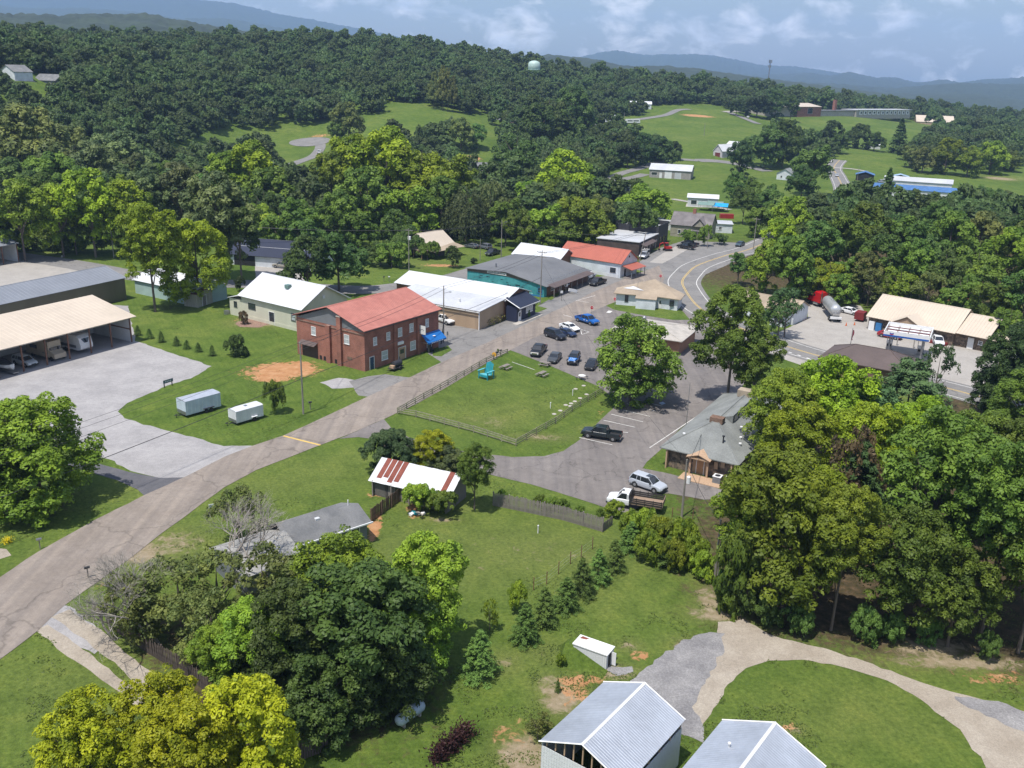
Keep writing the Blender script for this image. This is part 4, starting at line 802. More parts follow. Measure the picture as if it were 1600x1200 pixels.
# ---- tan store with flat pale roof + white gabled hall behind + navy shopfront
r0 = -30
A_, r_ = bframe((751, 486), 4.0, r0, 23); L_, D_ = 23, 9.6
o = thing('tan_store', 'tan metal store with a nearly flat pale grey roof on the street corner', 'building', tuple(A_), r_)
profile_wall(o, [(0, 3.85), (D_, 4.5)], 'x', 0, L_ - .3, M_tanwall); profile_roof(o, [(0, 3.9), (D_, 4.55)], 'x', 0, L_ - .3, M_greyroof, .35, .35, .1, 3.0, .03, cap=False)
m = MB(); m.box(-.3, L_, -.5, -.36, 3.62, 3.76); m.box(L_ - .28, L_ - .12, -.28, -.12, 0, 3.7); m.build('gutter', M_trim, o)
MB().box(15.5, 15.9, 3, 3.4, 4.1, 4.9).build('vent', M_trim, o)
tanA, tanR = A_.copy(), r_
v_ = Vector((-sin(r_), cos(r_), 0)); u_ = Vector((cos(r_), sin(r_), 0))
A2 = A_ + v_ * (D_ + .05) - u_ * 5.5
L2, D2 = 31.0, 10.5
o = thing('white_roof_hall', 'long hall with a white gabled roof behind the tan store', 'building', tuple(A2), r_)
profile_wall(o, [(0, 4.3), (D2 / 2, 5.9), (D2, 4.3)], 'x', 0, L2 - 2.6, M_tanwall2); profile_roof(o, [(0, 4.4), (D2 / 2, 6.0), (D2, 4.4)], 'x', 0, L2 - 2.6, M_wmr, .5, .4, .1, .9, .03)
A3 = A2 + u_ * (L2 - 2.2)
o = thing('navy_shop', 'small navy blue shopfront with a navy roof facing the street', 'shop', tuple(A3), r_)
MB().box(0, 2.6, 0, D2 - 2.5, 0, 3.3).build('wall', M_navyw, o)
m = MB(); slab(m, (-.3, -.2, 4.9), (3.4, -.2, 3.25), (3.4, D2 - 2.1, 3.25), (-.3, D2 - 2.1, 4.9), .1); m.build('roof', M_navyroof, o)
m = MB(); m.box(3.35, 3.5, -.25, D2 - 2.0, 3.0, 3.2); m.build('fascia', M_trim, o)
m = MB(); m.tube([(-.3, -.3, 4.9), (3.4, -.3, 3.25)], .1, 4); m.build('fascia', M_trim, o)
door(o, 'e', 1.2, 1.0, 2.2, 2.6, D2 - 2.5, M_trim, glass=True)
for u in (4.3, 5.3, 6.3): window(o, 'e', u, 1.2, .9, 1.3, 2.6, D2 - 2.5, gm=M_blind)
m = MB()
for yy in (.3, 7.9): m.tube([(2.7, yy, 2.1), (3.3, yy, 3.0)], .07, 4)
m.build('bracket', M_black, o)
MB().box(2.7, 4.1, -2, D2 - 1.5, 0, .14).build('step', M_conc2, o)
SHOP = o
# ---- teal mural building
L_, D_ = 21.5, 23.0; A_, r_ = bframe((851, 465), 0, -30.5, L_, world=None); A_ = Vector((-11.7, 223.6, 0))
d_ = Vector((6.9, 212.7, 0)) - A_; r_ = atan2(d_.y, d_.x); L_ = d_.length
o = thing('mural_building', 'low building with a dark grey roof and a teal fish mural wall', 'building', tuple(A_), r_)
prof = [(0, 4.2), (L_ * .52, 4.7), (L_ + .3, 2.7)]
profile_wall(o, [(0, 4.1), (L_ * .52, 4.6), (L_, 2.85)], 'y', 0, D_, M_teal); profile_roof(o, prof, 'y', 0, D_, M_dkroof, .5, .4, .12, 0, cap=False)
MB().box(L_ * .02, L_ * .98, -.04, -.002, 0, .35).build('plinth', mat('blue_trim', (0.03, .16, .38), .6), o)
m = MB(); m.add([(.0, -.06, 3.6), (L_ * .52, -.06, 3.7), (L_ * .52, -.06, 4.62), (0, -.06, 4.12), (.0, -.01, 3.6), (L_ * .52, -.01, 3.7), (L_ * .52, -.01, 4.62), (0, -.01, 4.12)], [(0, 1, 2, 3), (7, 6, 5, 4), (0, 4, 5, 1), (1, 5, 6, 2), (2, 6, 7, 3), (3, 7, 4, 0)]); m.add([(L_ * .52, -.06, 3.7), (L_ * .8, -.06, 3.2), (L_ * .8, -.06, 3.58), (L_ * .52, -.06, 4.62), (L_ * .52, -.01, 3.7), (L_ * .8, -.01, 3.2), (L_ * .8, -.01, 3.58), (L_ * .52, -.01, 4.62)], [(0, 1, 2, 3), (7, 6, 5, 4), (0, 4, 5, 1), (1, 5, 6, 2), (2, 6, 7, 3), (3, 7, 4, 0)]); m.build('fascia', mat('brown_board', (0.13, .105, .085), .8), o)
m = MB(); gR = random.Random(5)
for k in range(20):
    x = gR.uniform(.8, L_ - 3); z = gR.uniform(.5, 3.0 if x < L_ * .55 else 2.0); s = gR.uniform(.35, .8); sg_ = gR.choice((-1, 1)); y_ = -.012
    m.add([(x - s, y_, z), (x - s * .3, y_, z + s * .28), (x + s * .5, y_, z + s * .12), (x + s, y_, z + s * .32), (x + s * .85, y_, z), (x + s, y_, z - s * .3), (x + s * .5, y_, z - s * .1), (x - s * .3, y_, z - s * .24)], [(0, 7, 6, 5, 4, 3, 2, 1)])
m.build('mural_fish', mat('mural_dark', (0.012, 0.045, 0.065), .8), o)
m = MB()
for k in range(9):
    x = 12 + k * .8 + gR.uniform(-.2, .2); z = gR.uniform(.4, 1.3); m.lathe([(.02, 0), (.25, .004)], 7, (0, 0, 0)); b_ = len(m.v) - 14
    for j in range(b_, len(m.v)): v = m.v[j]; m.v[j] = (x + v[0] * 1.5, -.014 - v[2], z + v[1] * .8)
m.build('mural_coral', mat('mural_pale', (0.25, .50, .50), .8), o)
MB().box(L_ * .27, L_ * .52, -.14, -.065, 3.85, 4.4).build('signboard', M_trim, o)
m = MB()
for k in range(16): m.box(L_ * .285 + k * .3, L_ * .285 + k * .3 + .2, -.15, -.141, 4.02, 4.24)
m.build('sign_lettering', M_black, o)
window(o, 's', L_ - 1.1, .9, 1.2, 1.3, L_, D_, fm=mat('blue_trim', (0, 0, 0)))
MB().box(5.5, 5.8, 4, 4.3, 4.3, 5.5).build('vent_pipe', M_steel, o)
profile_roof(o, [(L_ + .2, 2.74), (L_ + 2.2, 2.4)], 'y', 1, D_ - 1, M_brown, .1, 0, .1, 0, cap=False, name='porch_roof')
for yy in np.linspace(1.2, D_ - 1.2, 8): MB().box(L_ + 1.95, L_ + 2.1, yy - .08, yy + .08, 0, 2.4).build('porch_post', M_woodg, o)
m = MB()
for yy in np.linspace(1.2, D_ - 1.2, 16): m.tube([(L_ - .6, yy, 3.15), (L_ - .4, yy, 3.6)], .03, 4)
m.tube([(L_ - .4, 1.2, 3.6), (L_ - .4, D_ - 1.2, 3.6)], .03, 4); m.build('roof_railing', M_steel, o)
MB().box(L_ + .001, L_ + .04, 1.2, D_, 0, 2.8).build('street_wall', M_tanwall2, o); window(o, 'e', 4, 1.0, 1.6, 1.2, L_ + .03, D_); window(o, 'e', 12, 1.0, 1.6, 1.2, L_ + .03, D_); door(o, 'e', 8, 1.0, 2.1, L_ + .03, D_, M_wood)
MURAL = o
# ---- white roofed building behind
L_, D_ = 14.5, 9; A_, r_ = bframe((873, 407), 3.4, -33, L_)
o = gable_building('white_roof_shed', 'plain building with a white metal roof behind the mural building', A_, r_, L_, D_, 3.3, 5.6, 'x', M_tanwall2, M_bright, .3, .3, .9)
# ---- red roofed store
L_, D_ = 19.0, 8.6; A_, r_ = bframe((970, 411), 4.0, -36, L_)
o = gable_building('red_roof_store', 'white walled store with a bright red metal roof and small red porch', A_, r_, L_, D_, 3.9, 6.6, 'x', M_wall, M_redroof2, .4, .4, .5)
m = MB(); slab(m, (L_ + .2, .4, 3.3), (L_ + 3.2, .4, 2.5), (L_ + 3.2, D_ - .6, 2.5), (L_ + .2, D_ - .6, 3.3), .1); m.build('porch_roof', M_redroof2, o)
for yy in (.7, 3, 5.5, 7.6): MB().box(L_ + 2.9, L_ + 3.05, yy, yy + .14, 0, 2.5).build('porch_post', M_grey, o)
MB().box(L_ + .4, L_ + 3, .7, D_ - 1, 0, .25).build('porch_floor', M_woodg, o)
window(o, 's', L_ - 2.2, 1.2, 1.7, 1.3, L_, D_, fm=M_brown); door(o, 'e', 2.4, 1.0, 2.1, L_, D_, M_black); window(o, 'e', 5.2, 1.0, 1.3, 1.3, L_, D_); MB().box(L_ + .01, L_ + .1, 4.0, 4.5, 4.9, 5.4).build('vent', M_black, o)
MB().box(L_ * .02, L_ * .98, -.03, -.001, 0, .9).build('plinth', M_whiteM, o)
A4 = T(890, 410); p_ = thing('carport', 'small white flat canopy between the white roof and red roof stores', 'canopy', (A4.x, A4.y, 0), r_)
MB().box(0, 5.5, -1, 4, 3.0, 3.12).build('roof', M_bright, p_)
for x, y in ((.2, -.8), (5.3, -.8), (5.3, 3.8), (.2, 3.8)): MB().box(x - .06, x + .06, y - .06, y + .06, 0, 3.0).build('post', M_steel, p_)
# ---- dark store block
rd = -25; L_, D_ = 13.0, 18.5; A_, r_ = bframe((999, 379), 4.0, rd, L_)
o = thing('dark_store', 'long dark board store with a pale flat roof and tall black rear block', 'building', tuple(A_), r_)
MB().box(0, L_, 0, D_, 0, 3.95).build('wall', mat('dark_brick_mix', (0.075, .055, .05), .85, 0, .25, .6), o); MB().box(-.25, L_ + .25, -.25, D_, 3.96, 4.15).build('roof', M_greyroof, o)
MB().box(-.9, L_ + .05, D_ + .02, D_ + 10.5, 0, 5.0).build('rear_block', M_black, o)
m = MB(); z0, z1 = 4.95, 6.4
m.box(-.9, L_ + .1, D_ - .1, D_ + .1, z0 - .8, z1 - .35); m.box(-.9, -.7, D_ + .1, D_ + 10.5, z0, z1 + .2); m.box(-.9, L_ + .1, D_ + 10.4, D_ + 10.6, z0, z1 + .2); m.box(L_ - .1, L_ + .1, D_ + .1, D_ + 10.4, z0, z1); m.build('parapet', M_black, o); MB().box(-.69, L_ - .11, D_ + .12, D_ + 10.3, 5.0, 5.25).build('rear_roof', M_greyroof, o)
for u in (5, 8, 14, 21, 24.5): window(o, 'e', u, 1.0, 1.6, 1.8, L_ + .1 if u > 18 else L_, D_, fm=M_tanwall2)
for u in (3, 11, 17): door(o, 'e', u, 1.0, 2.2, L_, D_, M_tanwall2, glass=True)
m = MB(); slab(m, (L_ - .01, 1, 3.5), (L_ + 1.8, 1, 2.9), (L_ + 1.8, 12, 2.9), (L_ - .01, 12, 3.5), .08); m.build('awning', M_brown, o)
for yy in (1.1, 6, 11.8): MB().box(L_ + 1.6, L_ + 1.75, yy, yy + .15, 0, 2.9).build('post', M_brown, o)
# ---- wedge shop on the street fork
L_, D_ = 14.0, 13.0; A_, r_ = bframe((1060, 464), 3.0, -14, L_)
o = thing('corner_shop', 'low white board shop with a weathered beige roof on the fork of the roads', 'shop', tuple(A_), r_)
pl = [(0, 0), (9.6, 0), (L_, -1.0), (L_ + .6, 4), (8.5, 14), (5, 14), (0, 5)]
MB().prism(pl, 0, 2.8).build('wall', M_wall, o)
pe = [(-.5, -.6), (9.4, -.6), (L_ + .7, -1.8), (L_ + 1.2, 4.2), (8.9, 14.8), (4.6, 14.8), (-.7, 5.2)]; ap = (7.6, 8.2, 4.9)
m = MB(); n_ = len(pe); m.add([(x, y, 2.82) for x, y in pe] + [ap] + [(x, y, 2.66) for x, y in pe], [(i, (i + 1) % n_, n_) for i in range(n_)] + [(n_ + 1 + i, n_ + 1 + (i + 1) % n_, (i + 1) % n_, i) for i in range(n_)] + [tuple(n_ + 1 + i for i in reversed(range(n_)))]); m.build('roof', M_beige2, o)
m = MB(); slab(m, (4.6, -2.4, 2.45), (9.4, -2.4, 2.45), (9.4, .1, 2.95), (4.6, .1, 2.95), .1); m.build('lean_to_roof', M_beige2, o); MB().box(4.8, 9.2, -2.2, -.01, 0, 2.35).build('lean_to_wall', M_wall, o)
m = MB(); m.add([(1.2, 2.2, 3.52), (6.0, 1.6, 3.46), (3.4, 3.4, 3.9)], [(0, 1, 2)]); m.build('roof_patch', M_bright, o)
window(o, 's', 2.4, .9, .8, 1.6, L_, D_, fm=M_black); door(o, 's', 10.1, .8, 2.1, L_, 13, M_trim, glass=True, y0=-.1); window(o, 's', 12.7, 1.0, 1.0, 1.3, L_, 13, fm=M_black, y0=-.9)
m = MB(); m.tube([(4.4, 3, 3.4), (4.4, 3, 5.2)], .04, 5); m.build('vent_pipe', M_steel, o)
# ---- low beige building half hidden by the trees
pA = T(1050, 545)
o = thing('hidden_shop', 'low pale pinkish roofed building half hidden behind the two parking lot trees', 'building', (pA.x - 12, pA.y + 1, 0), radians(-26))
MB().box(.4, 13.6, .4, 11.6, 0, 3.0).build('wall', mat('terracotta_wall', (0.30, .16, .10), .85), o); hip_roof(o, 14, 12, 3.05, 4.2, M_conc2, .4, 'y')
MB().box(5.0, 6.0, 3, 4, 3.4, 5.2).build('chimney', M_conc2, o); MB().lathe([(.4, 5.2), (.4, 5.7), (.15, 5.9)], 10, (5.5, 3.5, 0)).build('vent', M_steel, o)
# ---- beige house on the right of the highway
A_ = T(1165, 492); o = gable_building('roadside_house', 'small house with a beige roof and white gable across the highway', Vector((A_.x - 2, A_.y, 0)), radians(-38), 13, 8, 2.9, 4.6, 'x', M_wall, M_beige2, .5, .4, 0, cat='house')
m = MB(); slab(m, (9, -3.6, 2.5), (12.6, -3.6, 2.5), (12.6, .2, 3.6), (9, .2, 3.6), .1); m.build('porch_roof', M_beige2, o); MB().box(9.2, 12.4, -3.2, -.01, 0, 2.4).build('porch_wall', M_wall, o); window(o, 's', 10.8, 1, 1, 1.1, 13, 8, y0=-3.2, fm=M_black); window(o, 's', 4, 1, 1.2, 1.1, 13, 8, fm=M_black)
# ---- service station store
A_ = Vector((75.6, 192.5, 0)); r_ = radians(-43); L_, D_ = 17.5, 13
o = gable_building('service_station_store', 'stone fronted service station store with a beige metal roof', A_, r_, L_, D_, 3.1, 6.4, 'x', M_stone, M_beige, .8, .4, .6, cat='store')
m = MB(); slab(m, (5.5, -2.2, 3.0), (8.6, -2.2, 4.7), (8.6, 3.2, 4.7), (4.6, .4, 3.2), .1); slab(m, (8.6, -2.2, 4.7), (11.7, -2.2, 3.0), (12.6, .4, 3.2), (8.6, 3.2, 4.7), .1); m.build('entrance_roof', M_beige, o)
m = MB(); m.add([(5.9, -1.9, 2.95), (11.3, -1.9, 2.95), (8.6, -1.9, 4.4), (5.9, -1.7, 2.95), (11.3, -1.7, 2.95), (8.6, -1.7, 4.4)], [(0, 1, 2), (3, 5, 4), (0, 3, 4, 1), (1, 4, 5, 2), (2, 5, 3, 0)]); m.build('gable_panel', M_tanwall, o)
window(o, 's', 6.4, .7, 2.0, 1.8, L_, D_, fm=M_steel); door(o, 's', 9.2, 1.8, 2.2, L_, D_, M_glass, fm=M_steel); window(o, 's', 12.2, .7, 2.4, 1.8, L_, D_, fm=M_steel)
m = MB(); m.box(L_ + .02, L_ + 6.5, .6, D_ - 1, 0, 3.0); m.build('side_wall', M_stone, o); profile_roof(o, [(.0, 3.02), (D_ / 2, 5.7), (D_ - .6, 3.02)], 'x', L_ + .5, L_ + 6.5, M_beige, .5, .1, .1, .6, name='side_roof')
door(o, 'e' if 0 else 's', L_ + 3.2, .95, 2.1, L_, D_, M_trim, y0=.6); window(o, 's', L_ + 5.0, 1.2, .8, .8, L_, D_, y0=.6)
m = MB(); slab(m, (L_ + 6.7, .8, 2.5), (L_ + 11, .8, 2.5), (L_ + 11, 9, 3.6), (L_ + 6.7, 9, 3.6), .1); m.build('carport_roof', M_beige, o)
for x in (L_ + 7, L_ + 10.7): MB().box(x, x + .12, 1, 1.12, 0, 2.5).build('post', M_steel, o)
MB().box(.4, 1.6, -.7, -.05, 0, 1.9).build('ice_machine', M_trim, o); MB().box(13.4, 16.8, -1.2, -.2, 0, .55).build('red_rack', mat('rack_red', (.17, .015, .015), .6), o)
MB().box(1.9, 3.1, -.7, -.05, 0, 1.8).build('blue_machine', mat('blue_trim', (0, 0, 0)), o)
STORE = o
# canopy on columns over the pumps
cp = T(1381, 517.5, 5.2); o = thing('fuel_canopy', 'white and blue fuel canopy on columns in front of the store', 'canopy', (cp.x, cp.y, 0), radians(-27)); cl, cdp = 8.2, 8.4
m = MB(); m.box(0, cl, 0, .15, 4.35, 5.25); m.box(0, cl, cdp - .15, cdp, 4.35, 5.25); m.box(0, .15, .151, cdp - .151, 4.35, 5.25); m.box(cl - .15, cl, .151, cdp - .151, 4.35, 5.25); m.build('fascia', M_trim, o)
MB().box(-.02, cl * .98, -.03, -.002, 4.36, 4.68).build('blue_band', mat('sign_blue', (0.01, .09, .36), .5), o); MB().box(.15, cl - .15, .15, cdp - .15, 4.3, 4.36).build('ceiling', M_trim, o)
for k in range(5): MB().box(.16 + k * 1.9, .30 + k * 1.9, .16, cdp - .16, 4.5, 4.72).build('cross_beam', M_conc2, o)
for k in range(3): MB().box(.16, cl - .16, 1.4 + k * 2.3, 1.75 + k * 2.3, 4.73, 4.85).build('purlin', mat('maroon_beam', (0.12, .02, .02), .6), o)
em = MB(); em.add([(1.1, -.04, 5.15), (1.45, -.04, 5.0), (1.8, -.04, 5.15), (1.8, -.04, 4.98), (1.45, -.04, 4.83), (1.1, -.04, 4.98)], [(0, 5, 4, 1), (1, 4, 3, 2)]); em.build('emblem', mat('sign_blue', (0, 0, 0)), o)
em = MB(); em.add([(1.1, -.04, 4.95), (1.45, -.04, 4.80), (1.8, -.04, 4.95), (1.8, -.04, 4.82), (1.45, -.04, 4.68), (1.1, -.04, 4.82)], [(0, 5, 4, 1), (1, 4, 3, 2)]); em.build('emblem', mat('sign_red', (.5, .02, .02), .5), o)
for x, y in ((1.2, 1.4), (cl - 1.2, 1.4), (1.2, cdp - 1.4), (cl - 1.2, cdp - 1.4)): MB().box(x - .15, x + .15, y - .15, y + .15, 0, 4.3).build('column', M_steel, o)
for k, (px, py) in enumerate(((1388, 547), (1436, 556))):
    p = T(px, py); q = thing('fuel_pump', ('fuel pump at the left end of the canopy', 'fuel pump at the right end of the canopy')[k], 'fuel pump', tuple(p), radians(-27))
    MB().box(-.5, .5, -.3, .3, .15, 1.5).build('body', M_steel, q); MB().box(-.55, .55, -.34, .34, 1.55, 2.0).build('top_sign', M_trim, q); MB().box(-.4, .4, -.32, -.301, .9, 1.35).build('display', M_dark, q); MB().box(-1.6, 1.6, -.55, .55, 0, .15).build('island', M_conc2, q)
    for s in (-.5, .5): MB().box(s - .05, s + .05, -.05, .05, 1.5, 2.9).build('post', M_steel, q)
    MB().box(-1.0, 1.0, -.1, .1, 2.9, 3.5).build('price_board', M_trim, q)
for k in range(2):
    p = T(1401 + k * 26, 540 + k * 4); tag(MB().tube([(0, 0, 0), (0, 0, 2.6)], .12, 8).build('bollard', M_conc2), ('tall concrete bollard under the left of the fuel canopy', 'tall concrete bollard under the right of the fuel canopy')[k], 'bollard').location = p
# ---- stone office with grey hip roof
L_, D_ = 9.4, 25.0; A_ = T(1039.5, 728); r_ = radians(-30)
o = thing('stone_office', 'stone walled office with a grey shingle hip roof beside the parking lot', 'building', tuple(A_), r_)
MB().box(0, L_, 0, D_, 0, 2.75).build('wall', M_stone, o); hip_roof(o, L_, D_, 2.85, 5.9, M_shing, .75, 'y', inset=6.6)
fr_ = 6.6 - .75
MB().box(L_ / 2 - .9, L_ / 2 + .9, fr_ - .5, fr_ + .7, 5.5, 6.25).build('chimney', M_brickd, o); MB().box(L_ / 2 - 1.1, L_ / 2 + 1.1, D_ - fr_ - 1, D_ - fr_ + .6, 5.5, 6.5).build('chimney', mat('pale_stone', (.34, .28, .21), .9), o)
m = MB(); y0_, y1_ = fr_ + 2.0, D_ - fr_ - 2.0; m.add([(L_ / 2 - 2.2, y0_, 4.9), (L_ / 2 + 1.6, y0_, 6.15), (L_ / 2 + 1.6, y1_, 6.15), (L_ / 2 - 2.2, y1_, 4.9), (L_ / 2 + 1.6, y0_, 4.6), (L_ / 2 + 1.6, y1_, 4.6)], [(0, 1, 2, 3), (0, 4, 1), (3, 2, 5), (1, 4, 5, 2)]); m.build('clerestory_roof', M_shing, o)
for k in range(5): MB().box(L_ / 2 + 1.601, L_ / 2 + 1.66, y0_ + .5 + k * 2.0, y0_ + 2.1 + k * 2.0, 5.15, 5.95).build('clerestory_window', M_glass, o)
for x, y, h_ in ((1.2, 3.0, .4), (6.9, 2.2, 1.0), (8.2, 5.8, .5), (8.7, 4.0, .6), (7.4, 8.5, .5), (7.8, 12, .4)): MB().lathe([(.1, 0), (.1, h_), (.2, h_ + .02), (.2, h_ + .15)], 8, (x, y, 2.85 + (3.05 * min(x, L_ - x, y) / (L_ / 2 + .7)) * 1.0)).build('vent_pipe', M_trim if h_ < 1 else M_black, o)
for x in (.15, L_ - .35):
    for y in (-.62, -.2): MB().box(x, x + .2, y, y + .2, 0, 2.72).build('column', M_wood, o)
for x in (3.55, 5.95): MB().box(x, x + .24, -.9, -.66, .02, 2.6).build('column', M_wood, o)
MB().box(3.8, 5.95, -.06, -.004, .03, 2.4).build('porch_wall', M_wood, o); door(o, 's', 4.85, .95, 2.1, L_, D_, mat('tan_door', (.4, .23, .12), .6), y0=-.06)
m = MB(); slab(m, (3.2, -1.3, 2.62), (4.87, -1.3, 3.2), (4.87, 1.2, 3.55), (3.2, 1.2, 3.0), .08); slab(m, (4.87, -1.3, 3.2), (6.5, -1.3, 2.62), (6.5, 1.2, 3.0), (4.87, 1.2, 3.55), .08); m.build('porch_roof', M_wood, o)
MB().box(3.4, 6.35, -1.2, -1.1, 2.45, 2.62).build('porch_beam', M_wood, o)
MB().box(6.7, 7.2, -.14, -.004, 1.3, 2.3).build('meter_box', M_wood, o); MB().box(7.6, 8.1, -.12, -.004, 1.7, 2.5).build('meter_box', M_wood, o)
OFFICE = o; slabp = MB().box(2.9, 11.2, -3.0, -.7, 0, .12).build('porch_slab', M_wood); slabp.matrix_world = Matrix.LocRotScale(o.location, o.rotation_euler, None); tag(slabp, kind='structure')
for k, x in enumerate((7.2, 8.7)):
    q = thing('air_conditioner', ('square air conditioning unit nearer the porch door of the stone office', 'square air conditioning unit nearer the corner of the stone office')[k], 'air conditioner', tuple(o2w(o, (x, -1.9, .12))), r_, 'air conditioners by the stone office')
    MB().box(0, 1.05, 0, 1.05, 0, .85).build('casing', M_grey, q); MB().box(-.03, 1.08, -.03, 1.08, .851, .93).build('top', M_trim, q); MB().lathe([(.38, 0), (.38, .02)], 14, (.525, .525, .931)).build('fan_grille', M_dark, q)
# ---- tin shed
L_, D_ = 10.4, 4.8; A_, r_ = bframe((702, 775), 2.2, -24, L_ + .2)
o = thing('tin_shed', 'old wooden shed with a bright tin roof and rusty red sheets', 'shed', tuple(A_), r_)
profile_wall(o, [(0, 2.15), (D_ * .58, 3.8), (D_, 2.4)], 'x', 0, L_, M_woodg)
S0 = (-.45, 2.0); S1 = (D_ * .58, 3.92); S2 = (D_ + .4, 2.25); nw = 14; wsh = (L_ + .9) / nw
for i in range(nw):
    a = -.45 + i * wsh; rusty = i in (1, 2, 3, 4, 12)
    m = MB(); slab(m, (a, S0[0] + (.0 if not rusty else .0), S0[1] + .02 * (i % 2)), (a + wsh * 1.02, S0[0], S0[1] + .02 * (i % 2)), (a + wsh * 1.02, S1[0], S1[1] + .02 * (i % 2)), (a, S1[0], S1[1] + .02 * (i % 2)), .03)
    for e in (a + .04, a + wsh / 2): m.box(e, e + .03, 0, .01, 0, .01) if 0 else None
    m.build('roof_sheet', M_tin, o)
    if rusty: m = MB(); k_ = .10 + .08 * (i % 3); slab(m, (a + .05, S0[0] + (S1[0] - S0[0]) * k_, S0[1] + (S1[1] - S0[1]) * k_ + .045), (a + wsh * .9, S0[0] + (S1[0] - S0[0]) * k_, S0[1] + (S1[1] - S0[1]) * k_ + .045), (a + wsh * .9, S1[0], S1[1] + .045), (a + .05, S1[0], S1[1] + .045), .02); m.build('roof_sheet', M_rust, o)['label'] = 'rusty red roof sheet'
    m = MB(); slab(m, (a, S1[0], S1[1]), (a + wsh, S1[0], S1[1]), (a + wsh, S2[0], S2[1]), (a, S2[0], S2[1]), .03); m.build('roof_sheet', mat('shaded_tin', (.33, .36, .40), .5, .3, .1), o)  # back slope: same tin, its shading put into a darker colour
for x in (0.05, 1.8, 2.0): MB().box(x, x + .1, -.05, -.002, 0, 2.1).build('door_post', M_black, o)
MB().box(.3, 1.7, -.03, -.003, .1, 2.0).build('door', mat('shed_door', (.12, .11, .10), .9), o); window(o, 's', 3.4, 1.0, .7, .8, L_, D_, fm=M_woodg)
for x in (0.05, 2.7, 5.2, 7.8, L_ - .15): MB().box(x, x + .15, -.4, -.25, 0, 2.1).build('eave_post', M_woodg, o)
# ---- grey house, lower left
pB = T(574, 848); r_ = radians(41)
o = thing('grey_house', 'grey sided bungalow with charcoal shingle roofs among the foreground trees', 'house', (pB.x, pB.y, 0), r_)
MB().box(-9, 0, 0, 5.2, 0, 2.7).build('wall', M_grey, o)
m = MB(); slab(m, (-9.5, -.4, 2.62), (-2.3, -.4, 2.62), (-2.3, 2.6, 4.35), (-9.5, 2.6, 4.35), .12); slab(m, (-9.5, 2.6, 4.35), (-2.3, 2.6, 4.35), (-2.3, 5.6, 2.62), (-9.5, 5.6, 2.62), .12); m.build('roof', M_shing2, o)
m = MB(); slab(m, (-2.29, -.4, 2.62), (.4, -.4, 2.62), (.4, 2.4, 3.8), (-2.29, 2.4, 3.8), .12); slab(m, (-2.29, 2.4, 3.8), (.4, 2.4, 3.8), (.4, 6.2, 2.4), (-2.29, 6.2, 2.4), .12); m.build('wing_roof', M_shing2, o)
for x_, h_ in ((0, 3.68), (-2.4, 4.22)): m = MB(); m.add([(x_, 0, 2.62), (x_, 5.2, 2.62), (x_, 2.5, h_), (x_ - .2, 0, 2.62), (x_ - .2, 5.2, 2.62), (x_ - .2, 2.5, h_)], [(0, 1, 2), (3, 5, 4), (0, 3, 4, 1), (1, 4, 5, 2), (2, 5, 3, 0)]); m.build('gable_wall', M_grey, o)
m = MB(); m.box(-9.5, .5, -.52, -.4, 2.5, 2.66); m.build('gutter', M_trim, o)
window(o, 's', -1.5, .8, 1.1, 1.6, 0, 7); window(o, 's', -5.0, 1.0, 1.2, 1.2, 0, 7); MB().lathe([(.07, 0), (.07, .8)], 8, (-.6, 2.9, 3.5)).build('vent_pipe', M_trim, o); MB().box(-5.4, -4.9, 1.5, 1.9, 3.72, 3.95).build('skylight', M_bright, o)
m = MB(); slab(m, (-16, -3.0, 2.6), (-9.2, -3.0, 2.6), (-9.2, .9, 4.0), (-16, .9, 4.0), .12); slab(m, (-16, .9, 4.0), (-9.2, .9, 4.0), (-9.2, 4.8, 2.6), (-16, 4.8, 2.6), .12); m.build('old_roof', mat('pale_shingles', (.29, .285, .27), .95, 0, .2, .5, fine=5), o); MB().box(-15.6, -9.02, -2.5, 4.4, 0, 2.6).build('old_wall', M_grey, o)
# ---- white garages bottom right
def garage(lab, Bw, ang, L_, D_, he, hr, open_):
    r_ = radians(ang); o = thing('metal_garage', lab, 'garage', (Bw[0], Bw[1], 0), r_)   # local: x across (left->right), y towards the back
    if open_:
        m = MB(); m.box(0, .06, 0, D_, 0, he); m.build('side_wall', M_whiteM, o); m = MB(); m.box(.061, L_ - .061, D_ - .06, D_, 0, he); m.build('back_wall', M_whiteM, o)
        m = MB(); m.box(L_ - .06, L_, 0, D_, 0, he - .75); m.build('side_wall', M_whiteM, o)
        zt = lambda x: 0.0
        k = 13
        for i in range(k): m = MB(); z0 = i * .3; m.box(.061, L_ - .061, -.03, .03 if i % 2 else .0, z0, z0 + .27); m.build('front_panel', M_whiteM, o)
        for i in range(9): x = .4 + i * (L_ - .8) / 8; MB().box(x - .05, x + .05, .05, .15, 3.9, he + (hr - he) * (1 - abs(x - L_ / 2) / (L_ / 2)) - .02).build('stud', M_wood, o)
        MB().box(L_ - .14, L_ - .061, .2, D_ - .2, he - .5, he - .2).build('rail', M_trim, o)
        for i in range(6): y_ = .3 + i * (D_ - .6) / 5; MB().box(L_ - .13, L_ - .01, y_, y_ + .1, he - .75, he).build('stud', M_wood, o)
    else:
        profile_wall(o, [(0, he), (L_ / 2, hr), (L_, he)], 'y', 0, D_, M_whiteM)
    profile_roof(o, [(0, he), (L_ / 2, hr), (L_, he)], 'y', 0, D_, GALV, .15, .12, .04, .23, .013, each=True, name='roof_panel', ribw=.03, capm=M_trim)
    m = MB()
    for y_ in (-.15, D_ + .12):
        m.tube([(-.16, y_, he), (L_ / 2, y_, hr + .05)], .06, 4); m.tube([(L_ / 2, y_, hr + .05), (L_ + .16, y_, he)], .06, 4)
    m.build('gable_trim', M_trim, o); return o
